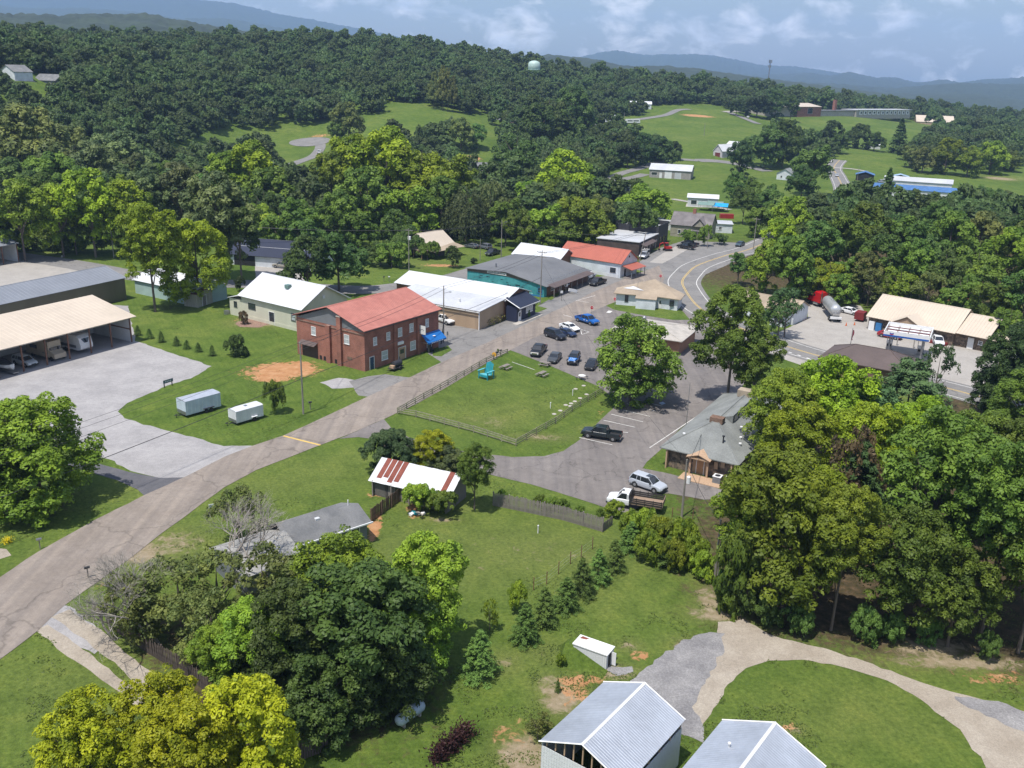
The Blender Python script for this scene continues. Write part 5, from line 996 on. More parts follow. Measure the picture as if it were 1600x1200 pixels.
GA = garage('white metal garage with open studded gable at the bottom edge of the view', (2.9, 55.4), -36.5, 6.9, 8.6, 4.2, 5.75, True)
GB = garage('white metal garage with a roof vent at the bottom right of the view', (10.3, 49.6), -36.5, 7.6, 10.6, 4.2, 5.9, False)
MB().lathe([(.07, 4.6), (.07, 5.3), (.12, 5.32), (.12, 5.45)], 8, (1.9, 7.2, 0)).build('vent_pipe', M_trim, GB)
# ---- small white shed on the slope
p = T(947, 1047); o = thing('white_container', 'small white box shed with an open dark end and rust spot on its roof', 'shed', (p.x, p.y, 0), radians(-30))
r_ = o.rotation_euler.z
MB().box(-3.3, -.02, -.02, 1.5, 0, 1.45).build('wall', M_whiteM, o); MB().box(-3.4, .06, -.08, 1.58, 1.46, 1.56).build('roof', M_trim, o); MB().box(-.019, .02, .35, .85, .1, 1.4).build('doorway', M_dark, o); MB().box(-.019, .5, .86, .9, .1, 1.4).build('door', M_trim, o); MB().prism([(-3.2, 1.0), (-2.6, 1.1), (-2.4, 1.4), (-3.1, 1.45)], 1.561, 1.566).build('rust_patch', M_rust, o)
bk = MB().add([(-3.9, -1.6, 0), (.3, -1.3, 0), (.2, -.05, .02), (-3.0, -.05, 1.15), (-4.1, -.02, 1.3), (-5.2, 1.2, 0), (-4.0, 1.6, 1.2), (-4.2, 3.4, 0), (-2.0, 1.58, .6), (-1.6, 2.6, 0)], [(0, 1, 2), (0, 2, 3), (0, 3, 4), (0, 4, 5), (4, 6, 5), (5, 6, 7), (3, 4, 6, 8), (6, 8, 9, 7)]).build('bank', MATS['grass']); bk.matrix_world = Matrix.LocRotScale(o.location, o.rotation_euler, None); tag(bk, kind='structure')
# ================================================================== storage yard
cpA = Vector((-71.4, 166.8, 0)); rr = radians(61.0); Lc = 62.0
o = thing('vehicle_shelter', 'long open fronted beige roofed shelter over parked campers and boats', 'shelter', (cpA.x - Lc * cos(rr), cpA.y - Lc * sin(rr), 0), rr); Dc = 11.0
profile_roof(o, [(-.6, 4.85), (Dc, 7.2)], 'x', 0, Lc + .3, M_beige, .2, .5, .12, .9, .03, cap=False)
MB().box(0, Lc, Dc - .1, Dc, 0, 7.1).build('back_wall', M_whiteM, o)
m = MB(); m.add([(Lc - .05, 0, 0), (Lc - .05, Dc - .1, 0), (Lc - .05, Dc - .1, 7.05), (Lc - .05, 0, 4.85), (Lc, 0, 0), (Lc, Dc - .1, 0), (Lc, Dc - .1, 7.05), (Lc, 0, 4.85)], [(0, 1, 2, 3), (7, 6, 5, 4), (0, 4, 5, 1), (1, 5, 6, 2), (2, 6, 7, 3), (3, 7, 4, 0)]); m.build('end_wall', M_whiteM, o)
MB().box(Lc - .14, Lc - .05, .1, Dc - .2, 2.4, 2.6).build('girt', M_rusty, o)
for k in range(14): MB().box(Lc - .1 - k * 4.35 - .1, Lc - .1 - k * 4.35 + .1, -.1, .1, 0, 4.85).build('post', M_rusty, o)
MB().box(0, Lc, .12, .2, 4.45, 4.8).build('header', M_steel, o); SHEL = o
o = thing('storage_building', 'long olive walled storage building with a blue grey metal roof', 'building', (-85.6 - 58 * cos(radians(63)), 199.5 - 58 * sin(radians(63)), 0), radians(63))
profile_wall(o, [(0, 4.8), (6, 6.6), (12, 4.8)], 'x', 0, 58, M_olive); profile_roof(o, [(0, 4.85), (6, 6.65), (12, 4.85)], 'x', 0, 58, M_blueg, .3, .3, .1, .9, .03)
p = T(30, 409); o = thing('open_barn', 'grey roofed open sided barn at the left edge behind the storage yard', 'barn', (p.x - 30 * cos(radians(63)), p.y - 30 * sin(radians(63)), 0), radians(63))
profile_roof(o, [(0, 4.8), (6, 6.4), (12, 4.8)], 'x', 0, 30, M_blueg, .5, .4, .1, .9, .03); MB().box(0, 30, 11.9, 12, 0, 4.8).build('back_wall', M_whiteM, o); MB().box(29.9, 30, 0, 11.89, 0, 4.8).build('end_wall', M_whiteM, o)
for k in range(8): MB().box(29.8 - k * 4.2, 30 - k * 4.2, -.1, .1, 0, 4.8).build('post', M_rusty, o)
# ---- navy roofed house, cottage and the rest
p = T(400, 414); o = gable_building('navy_roof_garage', 'white garage building with a big navy blue roof across the back street', Vector((p.x - 7, p.y, 0)), radians(-13), 24, 12, 3.0, 6.0, 'x', M_wall, M_navyroof, .6, .4, 0, cat='garage')
fbox(MB(), 's', 4.5, .02, 6, 2.6, 0, .05, 24, 12).build('open_bay', M_dark, o); window(o, 's', 18, 1.3, 1.2, 1.1, 24, 12, fm=M_black); MB().box(1, 23, 2.9, 3.0, 4.55, 4.62).build('roof_seam', M_trim, o)
p = T(668, 398); o = gable_building('cottage', 'cottage with a pale tan roof and deep porch among the garden trees', Vector((p.x - 6, p.y + 3, 0)), radians(-40), 10, 8, 2.9, 6.0, 'y', M_brown, M_beige, .5, 1.2, 0, cat='house')
m = MB(); slab(m, (9.8, -3.2, 2.4), (14.2, -3.2, 2.4), (14.2, 9, 2.6), (9.8, 9, 3.2), .1); slab(m, (-.5, -4.4, 2.3), (10.5, -4.4, 2.3), (10.5, -1.2, 3.3), (-.5, -1.2, 3.3), .1); m.build('porch_roof', M_beige2, o)
for x in (0, 3.4, 6.8, 10): MB().box(x, x + .15, -4.2, -4.05, 0, 2.3).build('porch_post', M_wood, o)
p = T(200, 470); o = gable_building('white_roof_house', 'white roofed low building glimpsed behind the two yellow green trees', Vector((T(212, 458).x, T(212, 458).y, 0)), radians(-32), 20, 9, 3.2, 5.2, 'x', MINT, M_wmr, .4, .3, 0)
p = T(288, 478); o = gable_building('garden_shed', 'small weathered shed with a dark red roof under the yellow green trees', Vector((p.x, p.y, 0)), radians(-20), 3.6, 5.0, 2.9, 3.5, 'x', mat('pale_weathered_wood', (.36, .34, .28), .9, 0, .2, 2, streak=(4, 4, .4)), mat('dark_red_roof', (.12, .03, .035), .6), .2, .2, 0, cat='shed')
door(o, 'e', 2.2, 1.2, 2.2, 3.6, 5.0, M_woodg)
p = T(1275, 577); hip = thing('brown_roof_building', 'dark brown roofed building by the highway behind the big yellow green tree', 'building', (p.x, p.y - 2, 0), radians(-34)); MB().box(0, 15, 0, 9, 0, 2.9).build('wall', M_brickd, hip); hip_roof(hip, 15, 9, 2.95, 5.2, M_brown, .5, 'x')
p = T(1468, 490); o = gable_building('rusty_shed', 'white walled shed with a rusty tin roof in the trees behind the service station', Vector((p.x, p.y, 0)), radians(-20), 7, 5, 2.6, 3.6, 'x', M_wall, M_rust, .2, .2, 0, cat='shed')
# ================================================================== far buildings
def far(name, label, Bpx, rz, L, D, he, hr, wm, rm, axis='x', cat='building', wins=(), zB=None, each=None, doors=()):
    A_, r_ = bframe(Bpx, he if zB is None else zB, rz, L); o = gable_building(name, label, A_, r_, L, D, he, hr, axis, wm, rm, .4, .4, 0, cat=cat)
    for f, u, z, w, h in wins: window(o, f, u, z, w, h, L, D, fm=M_trim, mull=0)
    for f, u, w, h, mm in doors: door(o, f, u, w, h, L, D, mm)
    MB().box(-.6, L + .6, -.6, D + .6, -3.5, -.01).build('foundation', M_conc2, o); return o
far('metal_workshop', 'grey metal workshop with a pale roof beside the curving lane', (1080, 268), -16, 21, 13, 4.2, 6.6, mat('grey_block', (.30, .28, .26), .8), M_greyroof, wins=(('s', 2.5, 1.4, 3.0, 1.6),), doors=(('s', 5.8, 1.2, 2.6, M_trim), ('s', 9.6, 3.4, 3.4, M_trim), ('s', 14.5, 3, 3.0, M_greyroof)))
far('two_bay_garage', 'grey sided garage with a white roof and two dark bays', (970, 292), -40, 9, 8, 3.4, 5.0, M_grey, M_wmr, axis='y', cat='garage', doors=(('e', 2.2, 2.6, 2.6, M_dark), ('e', 5.6, 2.6, 2.6, M_dark)))
far('mint_house', 'pale mint house with a green roof among the trees', (945, 301), -24, 9, 7, 3.0, 4.6, MINT, M_greenroof, cat='house', wins=(('s', 3, 1, 1, 1.2), ('s', 6.5, 1, 1, 1.2)))
far('chapel', 'small white chapel with red doors at the edge of the pasture', (1129, 236), -52, 7, 12, 4.0, 7.5, mat('lilac_white', (.5, .47, .5), .7), M_wmr, axis='y', cat='chapel', doors=(('s', 3.5, 4, 2.8, mat('chapel_red', (.16, .03, .03), .7)),))
far('white_gable', 'small white roofed outbuilding peeping over the trees behind the chapel', (1152, 226), -40, 7, 6, 3.0, 4.5, M_wall, M_bright, cat='outbuilding')
o = far('old_house', 'old house with a worn grey hip roof, front gable and brick chimney', (1110, 355), -22, 13, 10, 4.0, 7.4, mat('old_grey_wall', (.30, .28, .22), .9), mat('worn_shingles', (.17, .155, .155), .95, 0, .2, .4), cat='house', wins=(('s', 3, 1, 1, 1.4), ('s', 7, 1, 1, 1.4)))
MB().box(6, 7, 4.6, 5.6, 6.8, 8.8).build('chimney', M_brick, o); m = MB(); slab(m, (7.2, -1.4, 4.0), (9.6, -1.4, 6.6), (9.6, 4, 6.9), (7.2, 2, 4.2), .1); slab(m, (9.6, -1.4, 6.6), (12, -1.4, 4.0), (12, 2, 4.2), (9.6, 4, 6.9), .1); m.build('front_gable_roof', mat('worn_shingles', (0, 0, 0)), o)
m = MB(); m.add([(7.6, -1.1, 3.9), (11.6, -1.1, 3.9), (9.6, -1.1, 6.2), (7.6, -.02, 3.9), (11.6, -.02, 3.9), (9.6, -.02, 6.2)], [(0, 1, 2), (3, 5, 4), (0, 3, 4, 1), (1, 4, 5, 2), (2, 5, 3, 0)]); m.build('front_gable', mat('old_grey_wall', (0, 0, 0)), o); MB().box(6.8, 12.4, -3.4, -1.3, 2.7, 2.85).build('porch_roof', mat('worn_shingles', (0, 0, 0)), o)
for x in (7, 9.6, 12.1): MB().box(x, x + .15, -3.3, -3.15, 0, 2.7).build('porch_post', M_woodg, o)
o = flat_building('long_garage', 'long low block garage with a pale roof behind the old grey house', *bframe((1145, 350), 3.2, -8, 26), 26, 8, 3.0, M_wall, M_greyroof, oh=.3); door(o, 's', 3, 3.4, 2.6, 26, 8, M_trim); door(o, 's', 8, 3.4, 2.6, 26, 8, M_trim); window(o, 's', 22, 1, 1, 1.2, 26, 8)
far('white_metal_barn', 'plain white metal building near the gravel path', (1122, 311), -12, 12, 9, 3.6, 4.6, M_whiteM, M_wmr, wins=(('s', 2.5, .9, 2.4, 1.8),))
for px, py, lab in ((1090, 323, 'green roofed carport nearer the camera beside the blue tarpaulin'), (1104, 322, 'dark green canopy tent beside the blue tarpaulin')):
    p = T(px, py + 6); q = thing('green_carport', lab, 'carport', tuple(p), radians(-20)); profile_roof(q, [(0, 2.4), (2.5, 3.2), (5, 2.4)], 'x', 0, 6, M_greenroof, .2, .2, .08, 0)
    for x, y in ((.1, .1), (5.9, .1), (.1, 4.9), (5.9, 4.9)): MB().box(x - .06, x + .06, y - .06, y + .06, 0, 2.4).build('post', M_steel, q)
p = T(1112, 331); q = thing('tarpaulin', 'bright blue tarpaulin shelter on thin poles', 'tarpaulin', tuple(p), radians(-10)); m = MB(); m.add([(0, 0, 2.2), (6, 0, 2.1), (6.4, 5, 2.9), (0, 5, 3.0), (3, 2.4, 2.2)], [(0, 1, 4), (1, 2, 4), (2, 3, 4), (3, 0, 4)]); m.build('sheet', mat('sky_blue_tarp', (.02, .33, .75), .5), q)
for x, y in ((.1, .1), (5.9, .1), (6.2, 4.8), (.1, 4.9)): MB().tube([(x, y, 0), (x, y, 2.3)], .05, 5).build('pole', M_steel, q)
p = T(1135, 341); tag(MB().box(-2.5, 2.5, -1, 1, 0, 1.6).build('storage_tank', mat('tank_red', (.30, .02, .02), .5)), 'dark red metal skip beside the long garage', 'skip').location = p
far('white_cottage', 'white cottage with a grey roof between dark trees', (1238, 272), -30, 8, 9, 3.4, 5.6, M_wall, M_shing, axis='y', cat='house', wins=(('s', 2.5, 1, 1, 1.3), ('e', 4, 1, 1, 1.3)))
far('ranch_house', 'low ranch house with a grey roof and white pillars', (773, 262), -14, 13, 8, 2.9, 4.7, mat('ranch_brick', (.25, .16, .12), .9), M_shing2, cat='house', wins=tuple(('s', x, .8, .8, 1.4) for x in (2, 4, 6, 8, 10, 12)))
far('hill_house', 'grey sided two gable house on the wooded hill', (86, 126), -20, 14, 9, 3.6, 6.4, M_grey, M_shing2, cat='house', wins=(('s', 10.5, 1, 1.2, 1.6), ('e', 4, 1, 1, 1.5)))
far('hill_cottage', 'white gabled house at the left edge on the wooded hill', (22, 112), -35, 14, 9, 4.2, 7.2, M_wall, M_shing2, cat='house', axis='y')
far('blue_roof_warehouse', 'long white warehouse with a blue edged metal roof', (1513, 303), -24, 42, 8, 5.0, 6.6, M_whiteM, mat('blue_metal_roof', (.06, .15, .34), .5), wins=())
far('warehouse_hall', 'white rear hall with a pale and blue roof behind the long warehouse', (1488, 288), -24, 30, 14, 6.5, 7.8, M_whiteM, M_greyroof)
far('market_canopy', 'blue roofed open canopy stall beside the far road bend', (1366, 274), -20, 9, 8, 3.2, 4.6, M_dark, mat('blue_metal_roof', (0, 0, 0)), axis='y', cat='stall')
far('market_canopy', 'pale blue roofed canopy stall just left of the warehouse', (1420, 277), -20, 8, 7, 3.2, 4.2, M_dark, mat('pale_blue_roof', (.3, .42, .55), .5), axis='y', cat='stall')
far('meadow_shed', 'tiny white shed at the top of the meadow', (1376, 227), -5, 9, 5, 3, 3.6, M_whiteM, M_wmr, cat='shed')
far('right_edge_shed', 'white shed with a grey roof near the right edge', (1600, 336), -30, 8, 8, 4.2, 5.6, M_whiteM, M_greyroof, axis='y', cat='shed')
far('church_hall', 'large building with a pale tan hip roof beyond the trees', (1491, 192), -15, 36, 24, 6, 12, M_tanwall, M_beige, cat='building')
far('wood_edge_barn', 'white roofed barn at the foot of the wooded ridge', (1018, 163), -5, 22, 10, 4, 6, M_wall, M_wmr, cat='barn'); far('white_farmhouse', 'small white farmhouse half hidden by the wood above the pasture', (962, 184), -20, 8, 8, 5, 7.5, M_wall, M_wmr, cat='house', axis='y')
far('brown_barn', 'low dark roofed house partly hidden at the wood edge', (808, 188), -10, 14, 8, 3, 5, M_brown, M_shing2, cat='house')
far('tin_roof_shed', 'little silver roofed shed among the middle trees', (815, 300), -30, 7, 6, 2.6, 3.6, M_tanwall2, M_wmr, cat='shed'); far('silver_roof_shed', 'small white roofed outbuilding behind the dark store trees', (962, 332), 40, 6, 8, 2.6, 3.8, M_wall, M_bright, cat='outbuilding')
# school on the far hill: brick hall, chimney and long window wing
sA = T(1420, 192); sB = T(1243, 183); sl_ = (sA - sB).length; o = thing('school', 'long low brick school with rows of white window bays on the far hill', 'school', (sA.x, sA.y, max(sA.z, sB.z) + .8), atan2(sA.y - sB.y, sA.x - sB.x), scale=(sl_ / 155, 1, 1))
Ls = 78.0; MB().box(-Ls, 0, 0, 16, -3, 5).build('classroom_wing', M_conc2, o); MB().box(-Ls - .5, .5, -1.2, 16.5, 5.01, 5.6).build('wing_roof', M_greyroof, o)
for k in range(12):
    x = -Ls + 4 + k * 6.1; f = MB().box(x, x + 4.2, -.3, -.02, .9, 4.6).build('window_bay', M_trim, o); MB().box(x + 1.5, x + 3.3, -.34, -.301, 1.8, 3.6).build('pane', M_glass, f)
MB().box(-Ls - 46, -Ls - .1, 2, 16, -3, 4.2).build('link_wing', M_conc2, o); MB().box(-Ls - 46.2, -Ls - .1, 1.2, 16.5, 4.21, 4.8).build('link_roof', M_dkroof, o); MB().box(-Ls - 20, -Ls - 17.5, 8, 10.5, 4.8, 14).build('chimney', M_brick, o)
MB().box(-Ls - 75, -Ls - 46.3, 0, 20, -3, 8).build('hall_wall', M_brick, o); profile_roof(o, [(0, 8), (14, 10.5), (28, 8)], 'x', -Ls - 110, -Ls - 47, M_beige, .8, .5, .3, 0, name='hall_roof'); MB().box(-Ls - 109, -Ls - 75.1, 4, 24, -3, 8).build('gym_wall', M_conc2, o); window(o, 's', -Ls - 60, 2, 6, 5, 0, 20, name='hall_window')
# water tower and radio mast
p0 = T(835, 92); Yt = 885.0; xt = colX(835, Yt, 60); zt_ = tz1(xt, Yt); top = height_to(xt, Yt, 0, 77); R_t = 9.2 / 1450 * Yt
o = thing('water_tower', 'pale green water tower rising above the wooded ridge', 'water tower', (xt, Yt, zt_)); z = top - zt_
M_tank = mat('pale_green_paint', (.42, .55, .50), .5, 0, .06)
MB().lathe([(R_t * .55, z - R_t * 1.75), (R_t * .95, z - R_t * 1.45), (R_t, z - R_t * .95), (R_t * .97, z - R_t * .5), (R_t * .8, z - R_t * .22), (R_t * .45, z - R_t * .06), (.1, z)], 28).build('tank', M_tank, o, smooth=True); MB().lathe([(R_t * 1.04, z - R_t * 1.42), (R_t * 1.04, z - R_t * 1.36)], 28).build('walkway', M_tank, o)
for k in range(6): a = k * pi / 3; MB().tube([(R_t * 1.05 * cos(a), R_t * 1.05 * sin(a), -1), (R_t * .93 * cos(a), R_t * .93 * sin(a), z - R_t * 1.3)], .35, 6).build('leg', M_tank, o)
MB().tube([(0, 0, 0), (0, 0, z - R_t * 1.6)], .9, 8).build('riser_pipe', M_tank, o)
Ym = 1350.0; xm = colX(1202, Ym, 60); zm = tz1(xm, Ym); hm = height_to(xm, Ym, zm, 85)
hm = max(hm, 60); o = thing('radio_mast', 'tall slim radio mast with an antenna ring on the far ridge', 'mast', (xm, Ym, zm)); MB().tube([(0, 0, 0), (0, 0, hm)], [1.1, .7], 6).build('pole', M_steel, o)
for k in range(3): a = k * 2 * pi / 3; MB().box(1.8 * cos(a) - .6, 1.8 * cos(a) + .6, 1.8 * sin(a) - .6, 1.8 * sin(a) + .6, hm - 4, hm).build('antenna', M_steel, o)
for k in range(3): a = k * 2 * pi / 3 + 1; MB().box(1.6 * cos(a) - .5, 1.6 * cos(a) + .5, 1.6 * sin(a) - .5, 1.6 * sin(a) + .5, hm - 10, hm - 7).build('antenna', M_steel, o)
# ================================================================== vehicles
M_paint = mat('car_paint', (1, 1, 1), 0.28, 0.0, 0.03, 0.5, obcol=True, spec=0.7); M_tyre = mat('tyre_rubber', (0.02, 0.02, 0.02), 0.85); M_rim = mat('alloy_rim', (0.36, 0.37, 0.38), 0.35, 0.6, 0.1); M_cglass = mat('car_glass', (0.018, 0.022, 0.027), 0.06, 0, 0.05, spec=1.0)
M_head = mat('headlamp_glass', (0.62, 0.64, 0.66), 0.15, 0.1, 0.05); M_tail = mat('tail_lamp_red', (0.32, 0.01, 0.01), 0.3); M_plast = mat('black_plastic', (0.025, 0.025, 0.027), 0.6); M_chrome = mat('chrome', (0.55, 0.56, 0.58), 0.18, 0.9, 0.05)
CACHE = {}
def cm(key, fn):
    if key not in CACHE: CACHE[key] = fn()
    return CACHE[key]
def sec(x, w, z0, z1, tuck=0.9, sh=0.08):
    """body cross-section loop at station x"""
    return [(x, -w * .90, z0), (x, -w * .985, z0 + .12), (x, -w, (z0 + z1) / 2), (x, -w * .97, z1 - sh), (x, -w * tuck, z1), (x, w * tuck, z1), (x, w * .97, z1 - sh), (x, w, (z0 + z1) / 2), (x, w * .985, z0 + .12), (x, w * .90, z0)]
KINDS = {  # length, half width, stations (x, half-width factor, bottom, top), cabin (base x0,x1, top x0,x1, roof z), wheel xs, wheel radius
 'sedan': (4.85, .92, [(-2.42, .80, .42, .78), (-2.36, .92, .30, .98), (-1.75, .99, .22, 1.02), (0, 1, .20, .94), (1.05, 1, .22, .96), (1.75, .98, .25, .86), (2.25, .90, .30, .72), (2.42, .74, .42, .62)], (-1.95, 1.15, -1.15, .35, 1.43), (-1.42, 1.45), .34),
 'suv': (4.8, .96, [(-2.40, .88, .45, 1.0), (-2.34, .96, .32, 1.12), (-1.6, 1, .28, 1.10), (0, 1, .26, 1.06), (1.0, 1, .28, 1.08), (1.8, .98, .30, 1.0), (2.25, .93, .34, .86), (2.40, .80, .45, .72)], (-2.30, 1.20, -1.95, .40, 1.72), (-1.42, 1.45), .37),
 'pickup': (5.8, 1.0, [(-2.88, .97, .55, 1.12), (-2.84, .98, .45, 1.14), (-.95, 1, .42, 1.14), (0, 1, .40, 1.14), (1.2, 1, .40, 1.16), (2.2, .98, .42, 1.12), (2.78, .93, .45, 1.0), (2.90, .84, .55, .86)], (-.92, 1.55, -.70, .78, 1.86), (-1.85, 1.85), .40),
 'jeep': (4.2, .90, [(-2.0, .92, .55, 1.10), (-1.95, .95, .50, 1.18), (0, .95, .48, 1.18), (.75, .93, .50, 1.18), (.8, .78, .52, 1.14), (2.0, .70, .55, 1.08), (2.06, .66, .62, 1.0)], (-1.92, .72, -1.88, .45, 1.85), (-1.25, 1.35), .42)}
def car(kind, f, r, col, label, group=None, dark_roof=False, cat=None, black=False, scale=1.0, name=None, load=None, extra=None, at=None, rz=None):
    if at is None:
        F = T(*f); R = T(*r); c = (F + R) / 2; rz = atan2(F.y - R.y, F.x - R.x); c = Vector((c.x, c.y, tz1(c.x, c.y)))
    else: c = Vector(at)
    c.z += .055 if c.z < 1 else .25
    Ln, W, st, cb, wx, wr = KINDS[kind]; o = thing(name or {'sedan': 'parked_car', 'suv': 'parked_car', 'pickup': 'pickup_truck', 'jeep': 'off_road_car'}[kind], label, cat or {'sedan': 'car', 'suv': 'car', 'pickup': 'pickup truck', 'jeep': 'car'}[kind], tuple(c), rz, group, (scale,) * 3 if scale != 1 else None)
    def body():
        m = MB(); s2 = st if kind != 'pickup' else [q for q in st if q[0] >= -1]
        m.sweep([sec(x, W * k, a, b_) for x, k, a, b_ in s2]); return m.mesh('body', M_paint, smooth=False)
    q = link('body', cm(kind + 'body', body), o); q.color = (*col, 1); q.modifiers.new('round', 'BEVEL').width = .03
    def glass():
        x0, x1, t0, t1, zr = cb; zb = st[3][3] - .03; g_ = W * .93; tg = W * .74; m = MB(); m.add([(x0, -g_, zb), (x1, -g_ * .95, zb), (x1, g_ * .95, zb), (x0, g_, zb), (t0, -tg, zr - .05), (t1, -tg * .97, zr - .05), (t1, tg * .97, zr - .05), (t0, tg, zr - .05)], [(0, 3, 2, 1), (4, 5, 6, 7), (0, 1, 5, 4), (1, 2, 6, 5), (2, 3, 7, 6), (3, 0, 4, 7)]); return m.mesh('windows', M_cglass)
    link('windows', cm(kind + 'glass', glass), o)
    def roof():
        x0, x1, t0, t1, zr = cb; zb = st[3][3] - .03; g_ = W * .94; tg = W * .75; m = MB()
        m.sweep([[(t0 - .06, -tg * .9, zr - .06), (t0 - .06, -tg * .8, zr - .02), (t0 - .06, tg * .8, zr - .02), (t0 - .06, tg * .9, zr - .06)], [(t0 + .15, -tg * 1.03, zr - .07), (t0 + .15, -tg * .8, zr + .02), (t0 + .15, tg * .8, zr + .02), (t0 + .15, tg * 1.03, zr - .07)], [(t1 - .25, -tg * 1.02, zr - .07), (t1 - .25, -tg * .8, zr + .01), (t1 - .25, tg * .8, zr + .01), (t1 - .25, tg * 1.02, zr - .07)], [(t1 + .04, -tg * .95, zr - .08), (t1 + .04, -tg * .8, zr - .04), (t1 + .04, tg * .8, zr - .04), (t1 + .04, tg * .95, zr - .08)]])
        for s in (-1, 1):
            m.tube([(x1, s * g_ * .95, zb), (t1, s * tg * .98, zr - .05)], .045, 4); m.tube([(x0, s * g_, zb), (t0, s * tg, zr - .05)], .07, 4)
            xm_ = (t0 + t1) / 2 + .05; m.tube([(xm_ + .05, s * g_ * 1.0, zb), (xm_, s * tg * 1.02, zr - .05)], .04, 4)
            if kind == 'suv': m.tube([(-1.3, s * g_ * 1.0, zb), (-1.25, s * tg * 1.02, zr - .05)], .05, 4)
        return m.mesh('roof', M_paint)
    q = link('roof', cm(kind + 'roof', roof), o); q.color = (.03, .03, .035, 1) if dark_roof else (*col, 1)
    if kind == 'pickup':
        def bed():
            m = MB(); m.box(-2.86, -.96, -W * .99, -W * .88, .5, 1.14); m.box(-2.86, -.96, W * .88, W * .99, .5, 1.14); m.box(-2.88, -2.78, -W * .879, W * .879, .5, 1.10); m.box(-1.05, -.96, -W * .879, W * .879, .5, 1.14); return m.mesh('bed', M_paint)
        q = link('bed', cm('bed', bed), o); q.color = (*col, 1); link('bed_floor', cm('bedf', lambda: MB().box(-2.779, -1.051, -W * .878, W * .878, .5, .72).mesh('bed_floor', M_plast)), o)
    for i, x in enumerate(wx):
        for s in (-1, 1):
            w = link('wheel', cm('wheel%.2f%d' % (wr, s), lambda: MB().lathe([(wr * .6, -.12), (wr * .95, -.12), (wr, -.07), (wr, .07), (wr * .95, .12), (wr * .6, .12)], 16, axis='y').mesh('wheel', M_tyre)), o, (x, s * (W - .10), wr)); 
            link('rim', cm('rim%.2f%d' % (wr, s), lambda s=s: MB().lathe([(wr * .62, s * .105), (wr * .5, s * .125), (wr * .12, s * .13)] if s > 0 else [(wr * .12, s * .13), (wr * .5, s * .125), (wr * .62, s * .105)], 10, axis='y').mesh('rim', M_plast if 0 else M_rim)), w)
        for s in (-1, 1): link('wheel_arch', cm('arch%.2f%s' % (wr, kind), lambda: MB().lathe([(wr * 1.16, -.012), (wr * 1.16, .012)], 16, axis='y').mesh('wheel_arch', M_plast)), o, (x, s * (W * (.985 if kind != 'jeep' else .93)), wr + .02))
    xf = st[-1][0]; zf = st[-1][3]; xr = st[0][0]; zr_ = st[0][3]
    link('grille', cm(kind + 'gr', lambda: MB().box(xf - .04, xf + .03, -W * .42, W * .42, zf - .30, zf - .06).mesh('grille', M_chrome if kind == 'pickup' else M_plast)), o)
    link('bumper', cm(kind + 'bu', lambda: MB().box(xf - .12, xf + .06, -W * .84, W * .84, st[-1][2] - .10, st[-1][2] + .10).mesh('bumper', M_plast)), o); link('bumper', cm(kind + 'bur', lambda: MB().box(xr - .06, xr + .1, -W * .84, W * .84, st[0][2] - .08, st[0][2] + .1).mesh('bumper', M_chrome if kind == 'pickup' else M_plast)), o)
    for s in (-1, 1):
        link('headlight', cm(kind + 'hl%d' % s, lambda: MB().box(xf - .16, xf + .02, min(s * W * .48, s * W * .78), max(s * W * .48, s * W * .78), zf - .22, zf - .05).mesh('headlight', M_head)), o)
        link('tail_light', cm(kind + 'tl%d' % s, lambda: MB().box(xr - .015, xr + .12, min(s * W * .66, s * W * .88), max(s * W * .66, s * W * .88), zr_ - .28, zr_ - .02).mesh('tail_light', M_tail)), o)
        link('mirror', cm(kind + 'mi%d' % s, lambda: MB().box(cb[1] - .45, cb[1] - .27, min(s * W * 1.0, s * W * 1.16), max(s * W * 1.0, s * W * 1.16), st[3][3] + .02, st[3][3] + .18).mesh('mirror', M_plast)), o)
    return o
NAVY = (.012, .016, .028); BLK = (.014, .015, .017); WHT = (.72, .73, .74); SIL = (.36, .38, .41); GRY = (.055, .06, .065)
PK = 'cars parked in the row along the fenced lawn'
car('pickup', (831, 563), (851, 543), BLK, 'black pickup with a chrome grille, leftmost in the row along the fenced lawn', PK)
car('sedan', (858, 573), (874, 555), GRY, 'dark grey saloon between the black pickup and the blue off road car', PK)
o = car('jeep', (889, 577), (903, 558), (.01, .16, .50), 'bright blue off road car with a black soft top', PK, dark_roof=True)
MB().lathe([(.38, -2.22), (.38, -2.0)], 14, (0, 0, .95), 'x').build('spare_wheel', M_tyre, o)
for x in (-1.25, 1.35):
    for s in (-1, 1): MB().box(x - .5, x + .5, s * .9 - .14, s * .9 + .14, .86, .93).build('fender', M_plast, o)
car('sedan', (917, 583), (931, 566), BLK, 'dark saloon tucked under the round parking lot tree', PK)
car('suv', (884, 534), (851, 523), NAVY, 'dark navy estate car parked across the near bay', scale=1.04); car('sedan', (898, 528), (874, 520), (.015, .03, .08), 'small dark blue car between the navy and the white cars', scale=.92); car('sedan', (906, 521), (874, 511), WHT, 'white saloon parked between the blue car and the blue pickup')
o = car('pickup', (937, 511), (898, 499), (.004, .10, .38), 'bright blue crew cab pickup by the stop sign'); 
for x in (-.1, .75): MB().box(x, x + .35, -1.012, -1.003, .78, .92).build('door_decal', M_trim, o)
car('pickup', (906, 441), (931, 431), WHT, 'white pickup parked behind the black one outside the mural building'); car('pickup', (921, 449), (946, 441), BLK, 'black pickup parked on the street in front of the white one')
o = car('pickup', (999, 408), (1013, 398), SIL, 'silver pickup with a roof rack beside the red roofed store'); m = MB()
for s in (-.85, .85): m.tube([(-2.7, s, 1.1), (-2.7, s, 2.1), (1.0, s, 2.1)], .035, 4)
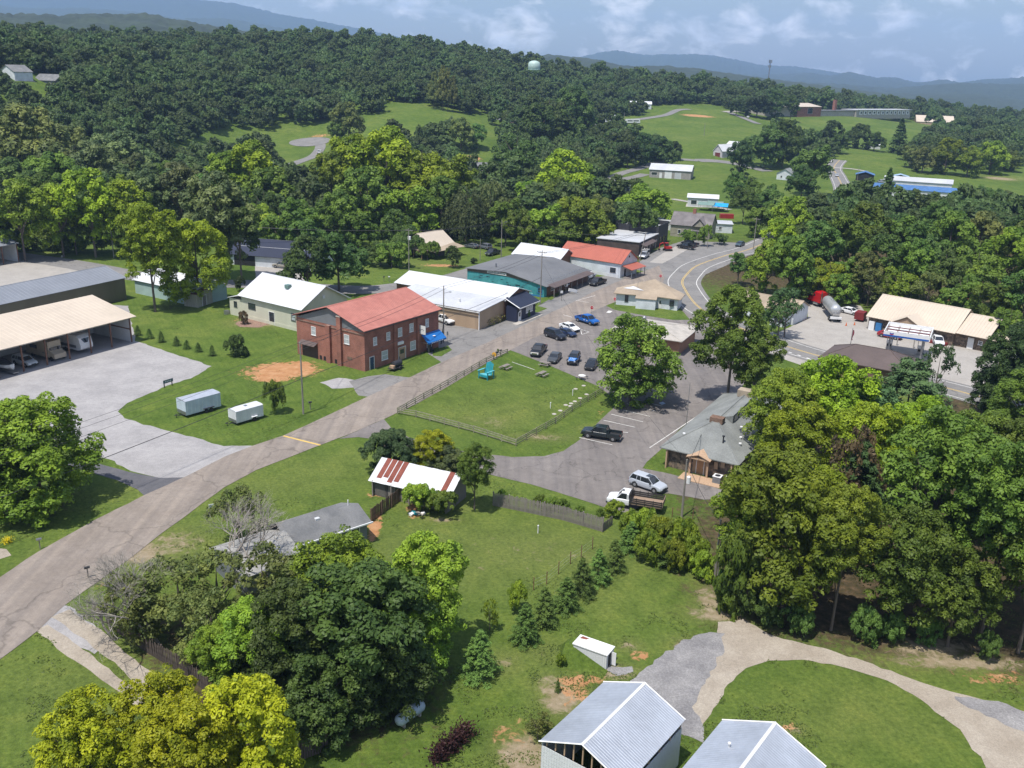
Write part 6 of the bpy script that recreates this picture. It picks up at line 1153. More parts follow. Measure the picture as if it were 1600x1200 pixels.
m.tube([(-2.7, -.85, 2.1), (-2.7, .85, 2.1)], .035, 4); m.tube([(-.8, -.85, 2.1), (-.8, .85, 2.1)], .035, 4); m.build('rack', M_steel, o)
car('pickup', (1058, 387), (1086, 391), BLK, 'black pickup nearer the highway bend'); car('pickup', (1066, 382), (1090, 386), NAVY, 'dark pickup just behind the black one near the highway bend', scale=.97)
car('pickup', (708, 509), (681, 500), WHT, 'white crew cab pickup between the brick hall and the tan store'); car('pickup', (917, 681), (963, 688), (.012, .02, .024), 'black pickup alone on the painted parking bays')
o = car('suv', (1036, 771), (989, 755), (.42, .45, .50), 'silver blue compact SUV beside the stake bed truck', name='parked_car'); MB().box(-.2, .5, -.42, .42, 1.745, 1.765).build('sunroof', M_cglass, o)
car('sedan', (1343, 494), (1314, 487), WHT, 'white saloon beside the tanker at the service station'); car('suv', (1470, 545), (1459, 531), WHT, 'white SUV seen from the rear in front of the store', ); car('pickup', (1463, 526), (1475, 535), WHT, 'white pickup hidden behind the white SUV at the store', scale=.9); car('sedan', (1400, 530), (1380, 526), (.30, .015, .02), 'red car under the fuel canopy')
CG = 'cars parked by the cottage'
car('suv', (746, 386), (770, 392), (.13, .14, .16), 'grey SUV parked behind the dark pickup in the cottage yard', CG); car('pickup', (760, 401), (780, 396), (.025, .03, .035), 'dark pickup nearest the mural building in the cottage yard', CG); car('sedan', (728, 386), (746, 389), (.10, .11, .12), 'grey car farthest left in the cottage yard', CG)
car('pickup', (433, 418), (452, 420), (.30, .28, .24), 'beige pickup in front of the navy roofed garage', scale=.95); car('sedan', (1150, 387), (1162, 382), (.05, .08, .10), 'dark car half hidden by the tree at the highway bend')
car('sedan', (1307, 279), (1308, 272), (.5, .52, .55), 'silver car driving on the far road'); car('suv', (501, 238), (498, 244), WHT, 'white van on the turning circle road', scale=1.25); car('suv', (1356, 278), (1364, 281), WHT, 'white vehicle outside the blue market canopy'); car('sedan', (1170, 186), (1167, 183), WHT, 'tiny white car on the hilltop road'); car('suv', (1372, 285), (1380, 287), SIL, 'pale vehicle near the far drive'); car('sedan', (1560, 555), (1580, 560), WHT, 'white car under the dark trees at the right edge')
# ---- stake bed truck
F = T(947, 786); R = T(1033, 800); rz = atan2(F.y - R.y, F.x - R.x); c = T(990, 790)
o = thing('stake_bed_truck', 'white work truck with an open wooden stake bed', 'truck', (c.x + .2, c.y - .6, .05), rz)
m = MB(); m.sweep([sec(x, 1.0 * k, a, b_) for x, k, a, b_ in [(.75, 1, .5, 1.3), (1.6, 1, .5, 1.3), (2.6, 1, .5, 1.26), (3.35, .95, .52, 1.14), (3.5, .86, .6, .98)]]); q = m.build('body', M_paint, o); q.color = (*WHT, 1)
m = MB(); m.add([(.8, -.93, 1.25), (2.35, -.9, 1.25), (2.35, .9, 1.25), (.8, .93, 1.25), (.85, -.76, 1.95), (1.75, -.74, 1.95), (1.75, .74, 1.95), (.85, .76, 1.95)], [(0, 3, 2, 1), (4, 5, 6, 7), (0, 1, 5, 4), (1, 2, 6, 5), (2, 3, 7, 6), (3, 0, 4, 7)]); m.build('windows', M_cglass, o)
m = MB(); m.box(.82, 1.75, -.78, .78, 1.94, 2.02)
for s in (-1, 1): m.tube([(2.35, s * .9, 1.25), (1.75, s * .75, 1.95)], .05, 4); m.box(.8, 1.05, s * .86 - .08, s * .86 + .08, 1.25, 1.95)
q = m.build('roof', M_paint, o); q.color = (*WHT, 1)
MB().box(-3.3, .6, -1.12, 1.12, .85, 1.0).build('bed_floor', mat('worn_planks', (.28, .20, .145), .9, 0, .2, 2, streak=(.5, 5, 5)), o)
mS = mat('stake_black', (.03, .028, .026), .8)
for s in (-1, 1):
    for k in range(3): MB().box(-3.3, .6, s * 1.12 - .03, s * 1.12 + .03, 1.02 + k * .24, 1.2 + k * .24).build('side_board', mS if s > 0 else MATS['worn_planks'] if 0 else mS, o)
    for x in (-3.2, -2.2, -1.2, -.2, .5): MB().box(x - .04, x + .04, s * 1.17 - .03, s * 1.17 + .03, .9, 1.78).build('stake', mS, o)
MB().box(.6, .68, -1.12, 1.12, 1.0, 2.1).build('headboard', mS, o)
for k in range(3): MB().box(-3.36, -3.3, -1.1, 1.1, 1.02 + k * .24, 1.2 + k * .24).build('tail_board', MATS['worn_planks'], o)
MB().box(-3.1, 3.2, -.4, .4, .5, .8).build('chassis', M_plast, o)
for x, d in ((-2.1, 2), (2.65, 1)):
    for s in (-1, 1): w = link('wheel', cm('wheel0.42', lambda: MB().lathe([(.25, -.13), (.40, -.13), (.42, -.08), (.42, .08), (.40, .13), (.25, .13)], 16, axis='y').mesh('wheel', M_tyre)), o, (x, s * .9, .42)); link('rim', cm('rimT%d' % s, lambda s=s: MB().lathe([(.25, s * .11), (.1, s * .14)] if s > 0 else [(.1, s * .14), (.25, s * .11)], 10, axis='y').mesh('rim', M_chrome)), w)
for s in (-1, 1): MB().box(3.42, 3.52, min(s * .5, s * .85), max(s * .5, s * .85), .86, 1.02).build('headlight', M_head, o); MB().lathe([(.55, -.012), (.55, .012)], 16, (2.65, s * 1.0, .45), 'y').build('wheel_arch', M_plast, o)
MB().box(3.4, 3.58, -.9, .9, .45, .65).build('bumper', M_plast, o); MB().box(1.5, 1.75, -.15, .15, 2.02, 2.1).build('roof_beacon', M_plast, o); MB().box(3.46, 3.54, -.45, .45, .72, .98).build('grille', M_plast, o)
# ---- tanker
F = T(1283, 478); R = T(1307, 507); rz = atan2(F.y - R.y, F.x - R.x); c = (T(1287, 482) + T(1308, 508)) / 2
o = thing('tanker_truck', 'silver tank trailer with dark lettering behind a red lorry cab', 'truck', (c.x, c.y, .05), rz)
M_tankm = mat('polished_tank', (.50, .51, .52), .32, .45, .08); MB().lathe([(.3, -5.3), (.9, -5.1), (1.2, -4.7), (1.25, -4.0), (1.25, 4.0), (1.2, 4.7), (.9, 5.1), (.3, 5.3)], 24, (0, 0, 2.45), 'x').build('tank', M_tankm, o, smooth=True)
MB().box(-4.9, 4.6, -.4, .4, .95, 1.25).build('chassis', M_steel, o); MB().box(-5.7, -5.3, -1.2, 1.2, .75, 1.25).build('rear_bumper', M_trim, o); MB().box(-5.45, -5.2, -.7, .7, 1.5, 2.0).build('valve_box', M_chrome, o)
for k, (xa, pts) in enumerate(((1.3, [(0, 0, .12, .7), (0, .6, .6, .7), (.45, 0, .6, .12)]), (.2, [(0, 0, .6, .12), (.0, .58, .6, .7), (0, 0, .12, .7), (.25, 0, .37, .7)]), (-1.1, [(0, 0, .12, .7), (.45, 0, .6, .7), (.22, 0, .36, .7), (0, .3, .6, .42)]))):
    m = MB()
    for x0, y0, x1, y1 in pts:
        vs = []
        for (x, y) in ((x0, y0), (x1, y0), (x1, y1), (x0, y1)): a = (y - .2) * .8; vs.append((xa + x * 1.3, -sin(a) * 1.262, 2.45 + cos(a) * 1.262))
        m.add(vs, [(0, 1, 2, 3)])
    m.build('lettering', M_black, o)
for x in (-4.4, -3.3):
    for s in (-1, 1): w = link('wheel', CACHE['wheel0.42'], o, (x, s * .95, .5)); w.scale = (1.2, 1.6, 1.2); link('rim', CACHE['rimT%d' % s], w)
for s in (-1, 1): MB().box(3.2, 3.4, s * .8 - .06, s * .8 + .06, .1, 1.0).build('landing_leg', M_steel, o)
F = T(1262, 474); R = T(1291, 484); rz2 = atan2(F.y - R.y, F.x - R.x); c2 = T(1279, 478)
q = thing('lorry_cab', 'red long nosed lorry cab coupled in front of the silver tanker', 'truck', (c2.x, c2.y, .05), rz2)
RED = mat('lorry_red', (.42, .006, .012), .3, 0, .04, spec=.7); MB().sweep([[(x, -w, z0), (x, -w, z1 - .15), (x, -w * .8, z1), (x, w * .8, z1), (x, w, z1 - .15), (x, w, z0)] for x, w, z0, z1 in ((-1.6, 1.15, 1.0, 3.4), (.4, 1.15, 1.0, 3.5), (.9, 1.1, 1.0, 3.1), (1.3, 1.05, 1.0, 2.2))]).build('sleeper_cab', RED, q)
MB().sweep([[(x, -w, .9), (x, -w * .9, z1 - .1), (x, -w * .6, z1), (x, w * .6, z1), (x, w * .9, z1 - .1), (x, w, .9)] for x, w, z1 in ((1.31, .95, 2.15), (2.6, .85, 2.0), (3.1, .78, 1.85))]).build('bonnet', RED, q)
MB().box(.93, 1.12, -.95, .95, 2.3, 2.95).build('windscreen', M_cglass, q); MB().box(3.1, 3.16, -.6, .6, 1.0, 1.75).build('grille', M_chrome, q); MB().box(-4.2, 3.1, -.4, .4, .6, .95).build('chassis', M_plast, q); MB().box(3.0, 3.4, -1.1, 1.1, .5, .85).build('bumper', M_chrome, q)
for s in (-1, 1):
    MB().box(2.1, 3.1, s * 1.02 - .2, s * 1.02 + .2, 1.05, 1.3).build('fender', RED, q); MB().tube([(-1.75, s * 1.0, 1.0), (-1.75, s * 1.0, 3.8)], .09, 8).build('exhaust_stack', M_chrome, q); MB().lathe([(.33, -.6), (.33, .9)], 12, (-.3, s * 1.0, .75), 'x').build('fuel_tank', M_chrome, q); MB().box(.3, .8, s * 1.16 - .01, s * 1.16 + .01, 2.3, 2.9).build('side_window', M_cglass, q)
    for x in (2.5, -2.7, -3.9): w = link('wheel', CACHE['wheel0.42'], q, (x, s * .95, .5)); w.scale = (1.2, 1.5, 1.2); link('rim', CACHE['rimT%d' % s], w)
# ---- cargo trailers
def cargo(cpx, rzd, L_, W_, H_, label, roofm, axle, sidem):
    c = T(*cpx); o = thing('cargo_trailer', label, 'trailer', (c.x, c.y, 0), radians(rzd)); h0 = .45
    MB().box(-L_ / 2, L_ / 2, -W_ / 2, W_ / 2, h0, h0 + H_).build('body', sidem, o); m = MB()
    m.sweep([[(x, -W_ / 2 - .02, h0 + H_), (x, -W_ * .3, h0 + H_ + .13), (x, W_ * .3, h0 + H_ + .13), (x, W_ / 2 + .02, h0 + H_)] for x in (-L_ / 2 - .02, L_ / 2 + .02)]); m.build('roof', roofm, o)
    MB().box(-L_ / 2 - .015, -L_ / 2 - .002, -W_ / 2 + .02, W_ / 2 - .02, h0, h0 + H_ * .25).build('lower_panel', M_steel, o)
    for k in range(int(L_ / .62)): x = -L_ / 2 + .3 + k * .62; MB().box(x, x + .03, -W_ / 2 - .012, -W_ / 2, h0 + .1, h0 + H_ - .1).build('panel_seam', M_trim, o)
    for x in axle:
        for s in (-1, 1): w = link('wheel', cm('wheel0.34', lambda: MB().lathe([(.2, -.1), (.34, -.1), (.34, .1), (.2, .1)], 14, axis='y').mesh('wheel', M_tyre)), o, (x, s * (W_ / 2 + .02), .34))
    for s in (-1, 1): MB().box(min(axle) - .5, max(axle) + .5, min(s * W_ / 2, s * (W_ / 2 + .2)), max(s * W_ / 2, s * (W_ / 2 + .2)), .72, .80).build('fender', M_black if len(axle) > 1 else M_trim, o)
    m = MB(); m.tube([(-L_ / 2, -.6, .4), (-L_ / 2 - 1.2, 0, .45)], .05, 5); m.tube([(-L_ / 2, .6, .4), (-L_ / 2 - 1.2, 0, .45)], .05, 5); m.tube([(-L_ / 2 - .9, 0, 0), (-L_ / 2 - .9, 0, .6)], .05, 5); m.build('drawbar', M_black, o); return o
cargo((312, 643), 50, 5.9, 2.5, 2.15, 'larger white box trailer with a dull grey roof on the lawn', mat('dull_roof', (.33, .36, .42), .6, 0, .1), (.4, 1.2), mat('skylit_white_side', (.48, .55, .62), .6, 0, .1, .8))  # white trailer: blue of the skylit shaded side put into the body colour
o = cargo((385, 657), 49, 4.6, 2.1, 1.75, 'smaller white box trailer with a roof hatch on the lawn', M_bright, (.7,), M_whiteM); MB().box(-.2, .2, -.2, .2, 2.33, 2.42).build('roof_hatch', M_steel, o)
# ---- barrel smoker on a trailer
c = T(619, 577); o = thing('smoker_trailer', 'black barrel smoker on a small trailer at the roadside', 'trailer', (c.x, c.y, 0), radians(60)); MB().lathe([(.1, -1.0), (.55, -.95), (.55, .95), (.1, 1.0)], 14, (.2, 0, 1.05), 'x').build('barrel', M_black, o); MB().box(-1.6, 1.4, -.7, .7, .45, .52).build('deck', M_black, o); MB().tube([(1.0, 0, 1.4), (1.0, 0, 2.1)], .09).build('chimney', M_black, o); MB().box(-1.4, -.9, -.5, .4, .53, 1.0).build('firebox', M_wood, o)
for s in (-1, 1): link('wheel', CACHE['wheel0.34'], o, (.2, s * .8, .34))
MB().tube([(-1.6, 0, .48), (-2.6, 0, .4)], .05).build('drawbar', M_black, o)
# ---- compact excavator
c = T(1043, 392); o = thing('compact_excavator', 'small red excavator working on the pale concrete pad', 'excavator', (c.x, c.y, .05), radians(200)); RM = mat('machine_red', (.42, .02, .015), .5)
for s in (-1, 1): MB().sweep([[(x, s * .8 - .2, z0), (x, s * .8 + .2, z0), (x, s * .8 + .2, z1), (x, s * .8 - .2, z1)] for x, z0, z1 in ((-1.2, .2, .4), (-1.0, 0, .6), (1.0, 0, .6), (1.2, .2, .4))]).build('track', M_tyre, o)
MB().box(-1.1, .9, -.8, .8, .7, 1.3).build('house', RM, o); MB().box(-.2, .8, -.7, .1, 1.3, 2.3).build('cab', M_cglass, o); MB().box(-.3, .9, -.75, .15, 2.3, 2.38).build('cab_roof', RM, o); MB().tube([(.9, .3, 1.1), (1.9, .3, 2.6), (2.9, .3, 2.2)], .14, 6).build('boom', RM, o); MB().tube([(2.9, .3, 2.2), (3.1, .3, .8)], .1, 6).build('arm', RM, o); MB().box(2.8, 3.3, 0, .6, .3, .8).build('bucket', M_black, o)
# ---- campers in the pasture
for k, (px, lab) in enumerate(((984, 'left white camper of the two on the far pasture'), (993, 'right white camper of the two on the far pasture'))):
    c = T(px, 193); o = thing('camper_van', lab, 'camper', tuple(c), radians(20)); MB().box(-3.2, 3.2, -1.25, 1.25, .5, 3.3).build('body', M_trim, o); MB().box(-2.4, 2.0, -1.27, -1.251, 1.7, 2.4).build('window_band', M_cglass, o)
    for x in (-1.6, 1.6):
        for s in (-1, 1): link('wheel', CACHE['wheel0.42'], o, (x, s * 1.1, .42))
# ---- vehicles stored under the shelter (local frame of the shelter)
def shel(x, y): return o2w(SHEL, (x, y, 0.03))
Lc = 62.0
p = shel(Lc - 9.2, 4.2); o = thing('travel_trailer', 'grey and white travel trailer with a black nose window under the shelter', 'camper', tuple(p), rr - pi / 2 + 0)
m = MB(); m.sweep([[(x, -1.25, z0), (x, -1.25, z1), (x, 1.25, z1), (x, 1.25, z0)] for x, z0, z1 in ((-3.6, .6, 3.3), (2.6, .6, 3.3), (3.3, .7, 2.9), (3.7, 1.0, 1.6))]); m.build('body', M_trim, o); MB().add([(3.34, -.8, 2.72), (3.34, .8, 2.72), (3.58, .35, 2.0), (3.58, -.35, 2.0), (3.40, -.8, 2.78), (3.40, .8, 2.78), (3.64, .35, 2.02), (3.64, -.35, 2.02)], [(4, 5, 6, 7), (0, 1, 5, 4), (1, 2, 6, 5), (2, 3, 7, 6), (3, 0, 4, 7)]).build('nose_window', M_cglass, o); MB().box(-3.3, 2.4, -1.27, -1.251, 1.0, 1.5).build('side_stripe', M_grey, o)
for s in (-1, 1): link('wheel', CACHE['wheel0.42'], o, (-.6, s * 1.15, .42))
p = shel(Lc - 14.6, 4.0); o = thing('motor_home', 'beige motor home with a dark windscreen under the shelter', 'camper', tuple(p), rr - pi / 2); MH = mat('beige_gelcoat', (.44, .37, .28), .45, 0, .06)
MB().box(-4.0, 2.2, -1.25, 1.25, .55, 3.35).build('body', MH, o); MB().sweep([[(x, -1.15, .5), (x, -1.15, z1), (x, 1.15, z1), (x, 1.15, .5)] for x, z1 in ((2.21, 2.0), (2.8, 1.6), (3.6, 1.3))]).build('cab', MH, o); MB().box(2.21, 2.5, -1.0, 1.0, 1.55, 2.25).build('windscreen', M_cglass, o); MB().box(-2.9, -.9, -1.27, -1.251, 1.7, 2.4).build('side_window', M_cglass, o); MB().box(.4, 2.0, -1.28, -1.251, 1.2, 1.35).build('side_stripe', M_grey, o)
for x in (-2.4, 2.7):
    for s in (-1, 1): link('wheel', CACHE['wheel0.42'], o, (x, s * 1.12, .42))
car('suv', None, None, (.52, .55, .56), 'pale silver SUV under the shelter beside the boat', at=shel(Lc - 19.6, 3.0), rz=rr - pi / 2)
def boat(x, y, lab, hullm, cover):
    p = shel(x, y); o = thing('boat_on_trailer', lab, 'boat', tuple(p), rr - pi / 2); m = MB()
    m.sweep([[(x, 0, .55 + k), (x, -w, 1.0 + k), (x, -w * 1.1, 1.45 + k), (x, w * 1.1, 1.45 + k), (x, w, 1.0 + k)] for x, w, k in ((-2.6, 1.0, 0), (0, 1.1, 0), (1.8, .8, .05), (2.8, .35, .2), (3.1, .05, .3))]); m.build('hull', hullm, o)
    m = MB(); m.sweep([[(x, -w, 1.46 + k), (x, -w * .6, 1.46 + h), (x, w * .6, 1.46 + h), (x, w, 1.46 + k)] for x, w, k, h in ((-2.5, .95, 0, .15), (-.6, 1.0, 0, .7), (.6, .95, 0, .6), (2.6, .3, .22, .3))]); m.build('cover', cover, o); MB().box(-2.4, 3.6, -.5, .5, .3, .42).build('trailer_frame', M_steel, o)
    for s in (-1, 1): link('wheel', CACHE['wheel0.34'], o, (-.8, s * 1.15, .34))
boat(Lc - 23.6, 3.0, 'white hulled speedboat with a striped black cover under the shelter', M_trim, M_black); boat(Lc - 27.4, 3.0, 'grey covered boat with a pale emblem beside the speedboat', M_grey, mat('cover_grey', (.14, .17, .19), .8))
p = shel(Lc - 31.5, 3.4); o = thing('utility_trailer', 'dark box trailer at the left end of the shelter view', 'trailer', tuple(p), rr - pi / 2); MB().box(-2.6, 2.6, -1.1, 1.1, .5, 2.5).build('body', M_grey, o)
for s in (-1, 1): link('wheel', CACHE['wheel0.34'], o, (0, s * 1.2, .34))
# ================================================================== street furniture
def pole(b_, tpy, label, r=.15, cross=False, trans=False, lamp=False, cat='utility pole', m_=None, lean=0, extra_h=0, name='utility_pole'):
    p = T(*b_); h = height_to(p.x, p.y, p.z, tpy) + extra_h; o = thing(name, label, cat, tuple(p)); MB().tube([(0, 0, -.3), (lean, 0, h)], [r, r * .65], 8).build('shaft', m_ or M_pole, o)
    if cross:
        for k in range(cross): q = MB().obox((0, .12, h - .5 - k * 1.1), (2.4, .1, .12), radians(-28)).build('crossarm', M_pole, o); m = MB(); [m.tube([(x * cos(radians(-28)), x * sin(radians(-28)) + .12, h - .45 - k * 1.1), (x * cos(radians(-28)), x * sin(radians(-28)) + .12, h - .25 - k * 1.1)], .06, 6) for x in (-1.1, -.5, .5, 1.1)]; m.build('insulators', M_steel, q)
    if trans:
        for k in range(trans): a = k * 2.2 - .6; MB().lathe([(.1, 0), (.26, .03), (.26, .85), (.1, .95)], 12, (.42 * cos(a), .42 * sin(a) - .1, h - 2.9)).build('transformer', M_trim, o)
    if lamp: MB().tube([(0, 0, h - lamp), (1.1, -.5, h - lamp + .4)], .04).build('lamp_arm', M_steel, o); MB().box(1.0, 1.5, -.65, -.4, h - lamp + .33, h - lamp + .45).build('lamp_head', M_steel, o)
    return p, h
P1 = pole((474, 647), 535, 'plain wooden pole beside the round tree by the yellow road line'); P2 = pole((1065, 808), 718, 'wooden pole with a pale transformer by the stake bed truck', trans=1); MB_ = None
P3 = pole((1116, 908), 812, 'leaning grey wooden pole in front of the right wood', r=.14); pole((1120, 907), 818, 'second thinner pole strapped beside the leaning grey one', r=.10); P4 = pole((844, 475), 391, 'utility pole with crossarms and wire coils at the navy shop', cross=2); P5 = pole((693, 535), 446, 'tall utility pole at the blue awning', trans=0, lamp=1.5); pole((689, 537), 497, 'short dark leaning pole next to the pole at the blue awning', r=.11, m_=M_black, lean=.6)
P6 = pole((178, 403), 330, 'utility pole with crossarm and transformers on the back street', cross=1, trans=2); P7 = pole((639, 422), 357, 'utility pole with transformers on the cottage lawn', cross=1, trans=2); P8 = pole((750, 408), 373, 'slim pole beside the clipped dark hedge', r=.1); P9 = pole((783, 402), 344, 'tall pole behind the mural building', lamp=.8); P10 = pole((996, 421), 362, 'leaning pole in front of the red roofed store', lean=1.6); P11 = pole((1177, 390), 340, 'pole with crossarm beside the far end of the highway bend', cross=1); pole((1105, 388), 361, 'slim pole in front of the old grey house', r=.1)
P12 = pole((1425, 446), 410, 'braced pole with a transformer among the trees behind the service station', trans=1); pole((1430, 446), 425, 'brace post beside the pole with a transformer', r=.12, lean=-1); P13 = pole((1443, 266), 247, 'pole with a crossarm at the edge of the meadow', cross=1); pole((1339, 284), 258, 'pale lamp post by the market canopy', r=.12); pole((975, 192), 176, 'pole beside the two campers', r=.2); pole((1100, 212), 192, 'lone pole on the far pasture', r=.18); pole((1297, 238), 219, 'pole at the dark trees above the meadow', r=.2, cross=1); pole((1072, 666), 598, 'very slim tall pole at the office roof corner', r=.05, m_=M_steel)
pole((1540, 602), 543, 'pale lamp post at the right end of the service station lot', r=.14, lamp=.3, m_=M_conc2); pole((1365, 510), 500, 'short bollard post by the ice machine', r=.1); pole((97, 402), 399, 'grey gate post of the upper yard', r=.3, m_=M_conc2)
fp, fh = pole((1326, 558), 513, 'slim flagpole at the service station entrance', r=.07, cat='flagpole', m_=M_plast, name='flagpole'); o = thing('flag', 'faded dark red flag hanging from the slim flagpole', 'flag', tuple(fp)); MB().sweep([[(.08, -.02, fh - .3 - k), (.30 + .12 * sin(k * 3), .06 * sin(k * 5), fh - .35 - k), (.30 + .12 * sin(k * 3), .06 * sin(k * 5) + .03, fh - .35 - k), (.08, .01, fh - .3 - k)] for k in (0, .4, .8, 1.2, 1.6, 2.0)]).build('cloth', mat('flag_red', (.20, .03, .05), .8), o)
def wire(a, b_, sag, label, r=.03, n=14, grp='overhead wires'):
    a = Vector(a); b_ = Vector(b_); pts = [a.lerp(b_, t / n) - Vector((0, 0, sag * 4 * (t / n) * (1 - t / n))) for t in range(n + 1)]; o = MB().tube(pts, r, 4, cap=False).build('overhead_wire', M_plast); tag(o, label, 'wire', grp)
def top(P, f=1.0, dx=0): return P[0] + Vector((dx, 0, P[1] * f))
off1 = Vector((-75, 42, 0))
P0 = (Vector((-66, 68, 0)), 11.5)
for dx, f in ((-.9, .97), (.9, .97), (0, .85)): wire(top(P0, f, dx), top(P1, f, dx), .8, 'thin overhead wire over the gravel yard entrance', .018)
wire(top(P0, .52), top(P1, .5), .5, 'thick black cable along the street left of the plain wooden pole', .045); wire(top(P1, .5), top(P5, .42), .4, 'thick black cable passing the brick hall', .04); wire(top(P5, .42), top(P4, .5), .3, 'thick black cable passing the tan store', .04)
for dx, f in ((-.8, .97), (.8, .97)): wire(top(P1, f, dx), top(P5, f, dx), .7, 'thin overhead wire in front of the brick hall'); wire(top(P5, f, dx), top(P4, .95, dx), .6, 'thin overhead wire above the tan store'); wire(top(P4, .95, dx), top(P10, .97, dx), .6, 'thin overhead wire above the mural building roof')
for dx in (-1, 0, 1): wire(Vector((-150, 262, 12)) + Vector((dx, 0, 0)), top(P6, .95, dx), .9, 'overhead wire along the back street at the left'); wire(top(P6, .95, dx), top(P7, .95, dx), 1.4, 'overhead wire along the back street'); wire(top(P7, .95, dx), top(P9, .95, dx), .6, 'overhead wire above the cottage garden'); 
wire(top(P9, .9), top(P10, .9), 1.0, 'overhead wire behind the red roofed store'); wire(top(P10, .9), top(P11, .9), .8, 'overhead wire beyond the dark store'); wire(top(P11, .9), top(P12, .9), 1.5, 'overhead wire over the wood by the highway'); wire(top(P2, .97), top(P3, .97), .6, 'overhead wire between the two poles by the wood'); wire(top(P2, .9), OFFICE.location + Vector((5, 2, 4.4)), .3, 'service wire to the stone office roof'); wire(top(P1, .9), (-30, 156, 6.8), .3, 'service wire to the brick hall'); wire(top(P4, .8), top(P2, .97), 2.0, 'long overhead wire across the parking lot', .02)
MB().tube([(0, 0, 6.3), (-.4, 0, 6.3)], .03).build('x', M_steel) if 0 else None
# mailboxes, signs
def octa(label, px, py, h, facing, back=False):
    p = T(px, py); o = thing('stop_sign', label, 'sign', tuple(p), facing); MB().tube([(0, 0, 0), (0, 0, h + .3)], .035, 6).build('post', M_steel, o)
    MB().sweep([[(.40 * cos(a), y, h + .40 * sin(a)) for a in [pi / 8 + k * pi / 4 for k in range(8)]] for y in (-.06, -.04)]).build('rim', M_trim, o); MB().sweep([[(.37 * cos(a), y, h + .37 * sin(a)) for a in [pi / 8 + k * pi / 4 for k in range(8)]] for y in (-.068, -.0605)]).build('plate', mat('sign_red2', (.45, .01, .012), .5), o)
    cu = bpy.data.curves.new('stop', 'FONT'); cu.body = 'STOP'; cu.size = .27; cu.align_x = 'CENTER'; cu.align_y = 'CENTER'; tmp = bpy.data.objects.new('t', cu); COL.objects.link(tmp); dg = bpy.context.evaluated_depsgraph_get(); me = bpy.data.meshes.new_from_object(tmp.evaluated_get(dg)); bpy.data.objects.remove(tmp)
    me.materials.clear(); me.materials.append(M_trim); w = link('lettering', me, o, (0, -.072, h)); w.rotation_euler = (pi / 2, 0, 0); return o
octa('red stop sign beside the bright blue pickup', 924, 496, 2.2, radians(-8)); octa('red stop sign beyond the corner shop at the highway', 1031, 447, 2.6, radians(-12)); octa('small red stop sign at the left corner of the corner shop', 960, 482, 2.2, radians(-40))
def mailbox(px, py, lab, col=None, rz=0.6):
    p = T(px, py); o = thing('mailbox', lab, 'mailbox', tuple(p), rz); MB().box(-.05, .05, -.05, .05, 0, 1.1).build('post', M_woodg, o); MB().sweep([[(x, -.1, 1.1), (x, -.1, 1.25), (x, -.06, 1.32), (x, .06, 1.32), (x, .1, 1.25), (x, .1, 1.1)] for x in (-.26, .26)]).build('box', col or M_black, o); MB().box(-.28, -.262, -.09, .09, 1.1, 1.3).build('door', M_steel, o); return o
mailbox(776, 560, 'black mailbox on a post at the corner of the fenced lawn'); mailbox(782, 557, 'dark mailbox right beside the black one at the lawn corner'); mailbox(138, 903, 'black mailbox at the right kerb of the street'); mailbox(63, 858, 'grey mailbox on the left verge of the street', M_steel); mailbox(485, 640, 'dark mailbox by the plain wooden pole'); mailbox(600, 440, 'black mailbox beside the back street'); mailbox(608, 440, 'white mailbox beside the back street', M_trim)
p = T(772, 562); o = thing('round_sign', 'round yellow orange sign beside the mailboxes', 'sign', tuple(p), -.4); MB().tube([(0, 0, 0), (0, 0, 1.0)], .03).build('post', M_steel, o); MB().lathe([(.42, -.03), (.42, .0)], 18, (0, 0, 1.0), 'y').build('disc', mat('amber', (.65, .33, .02), .6), o)
p = T(263, 604); o = thing('board_sign', 'grey board sign with small pale lettering on two dark legs beside the gravel yard', 'sign', tuple(p), radians(58))
for x in (-.75, .75): MB().box(x - .07, x + .07, -.05, .05, 0, .95).build('leg', M_black, o)
MB().box(-.95, .95, -.09, -.051, .7, 1.25).build('board', mat('slate_board', (.10, .14, .17), .7), o); m = MB()
for k in range(4): m.box(-.55 + k * .3, -.38 + k * .3, -.095, -.0905, .88, 1.06)
m.build('lettering', M_trim, o)
p = T(332, 797); o = thing('yard_sign', 'small white yard sign by the street below the gravel yard', 'sign', tuple(p), .5); MB().box(-.4, .4, -.02, .02, .3, .8).build('panel', M_trim, o); [MB().tube([(x, 0, 0), (x, 0, .3)], .012, 4).build('leg', M_steel, o) for x in (-.3, .3)]; m = MB(); [m.box(-.3 + k * .12, -.22 + k * .12, -.026, -.0205, .45, .65) for k in range(5)]; m.build('lettering', MATS['blue_trim'], o)
p = T(699, 535); o = thing('sign_post', 'narrow grey sign on a post beside the blue awning pole', 'sign', tuple(p), .3); MB().tube([(0, 0, 0), (0, 0, 2.2)], .03).build('post', M_steel, o); MB().box(-.15, .15, -.04, -.02, 1.5, 2.2).build('plate', M_grey, o)
p = T(877, 470); o = thing('sign_post', 'small dark sign post by the mural building porch', 'sign', tuple(p), .3); MB().tube([(0, 0, 0), (0, 0, 2.4)], .04).build('post', M_black, o); MB().box(-.3, .3, -.05, -.03, 1.8, 2.4).build('plate', M_trim, o)
p = T(884, 458); o = thing('display_sign', 'cluttered sculpture like display of white signs by the mural porch', 'display', tuple(p), .3); MB().lathe([(.5, 0), (.5, .05)], 14, (0, 0, 2.0), 'y').build('disc', M_trim, o); MB().tube([(0, 0, 0), (0, 0, 2)], .05).build('post', M_black, o); MB().obox((1.6, -.5, .7), (2.4, .3, .7), .2, Matrix.Rotation(.25, 3, 'Y')).build('board', M_trim, o)
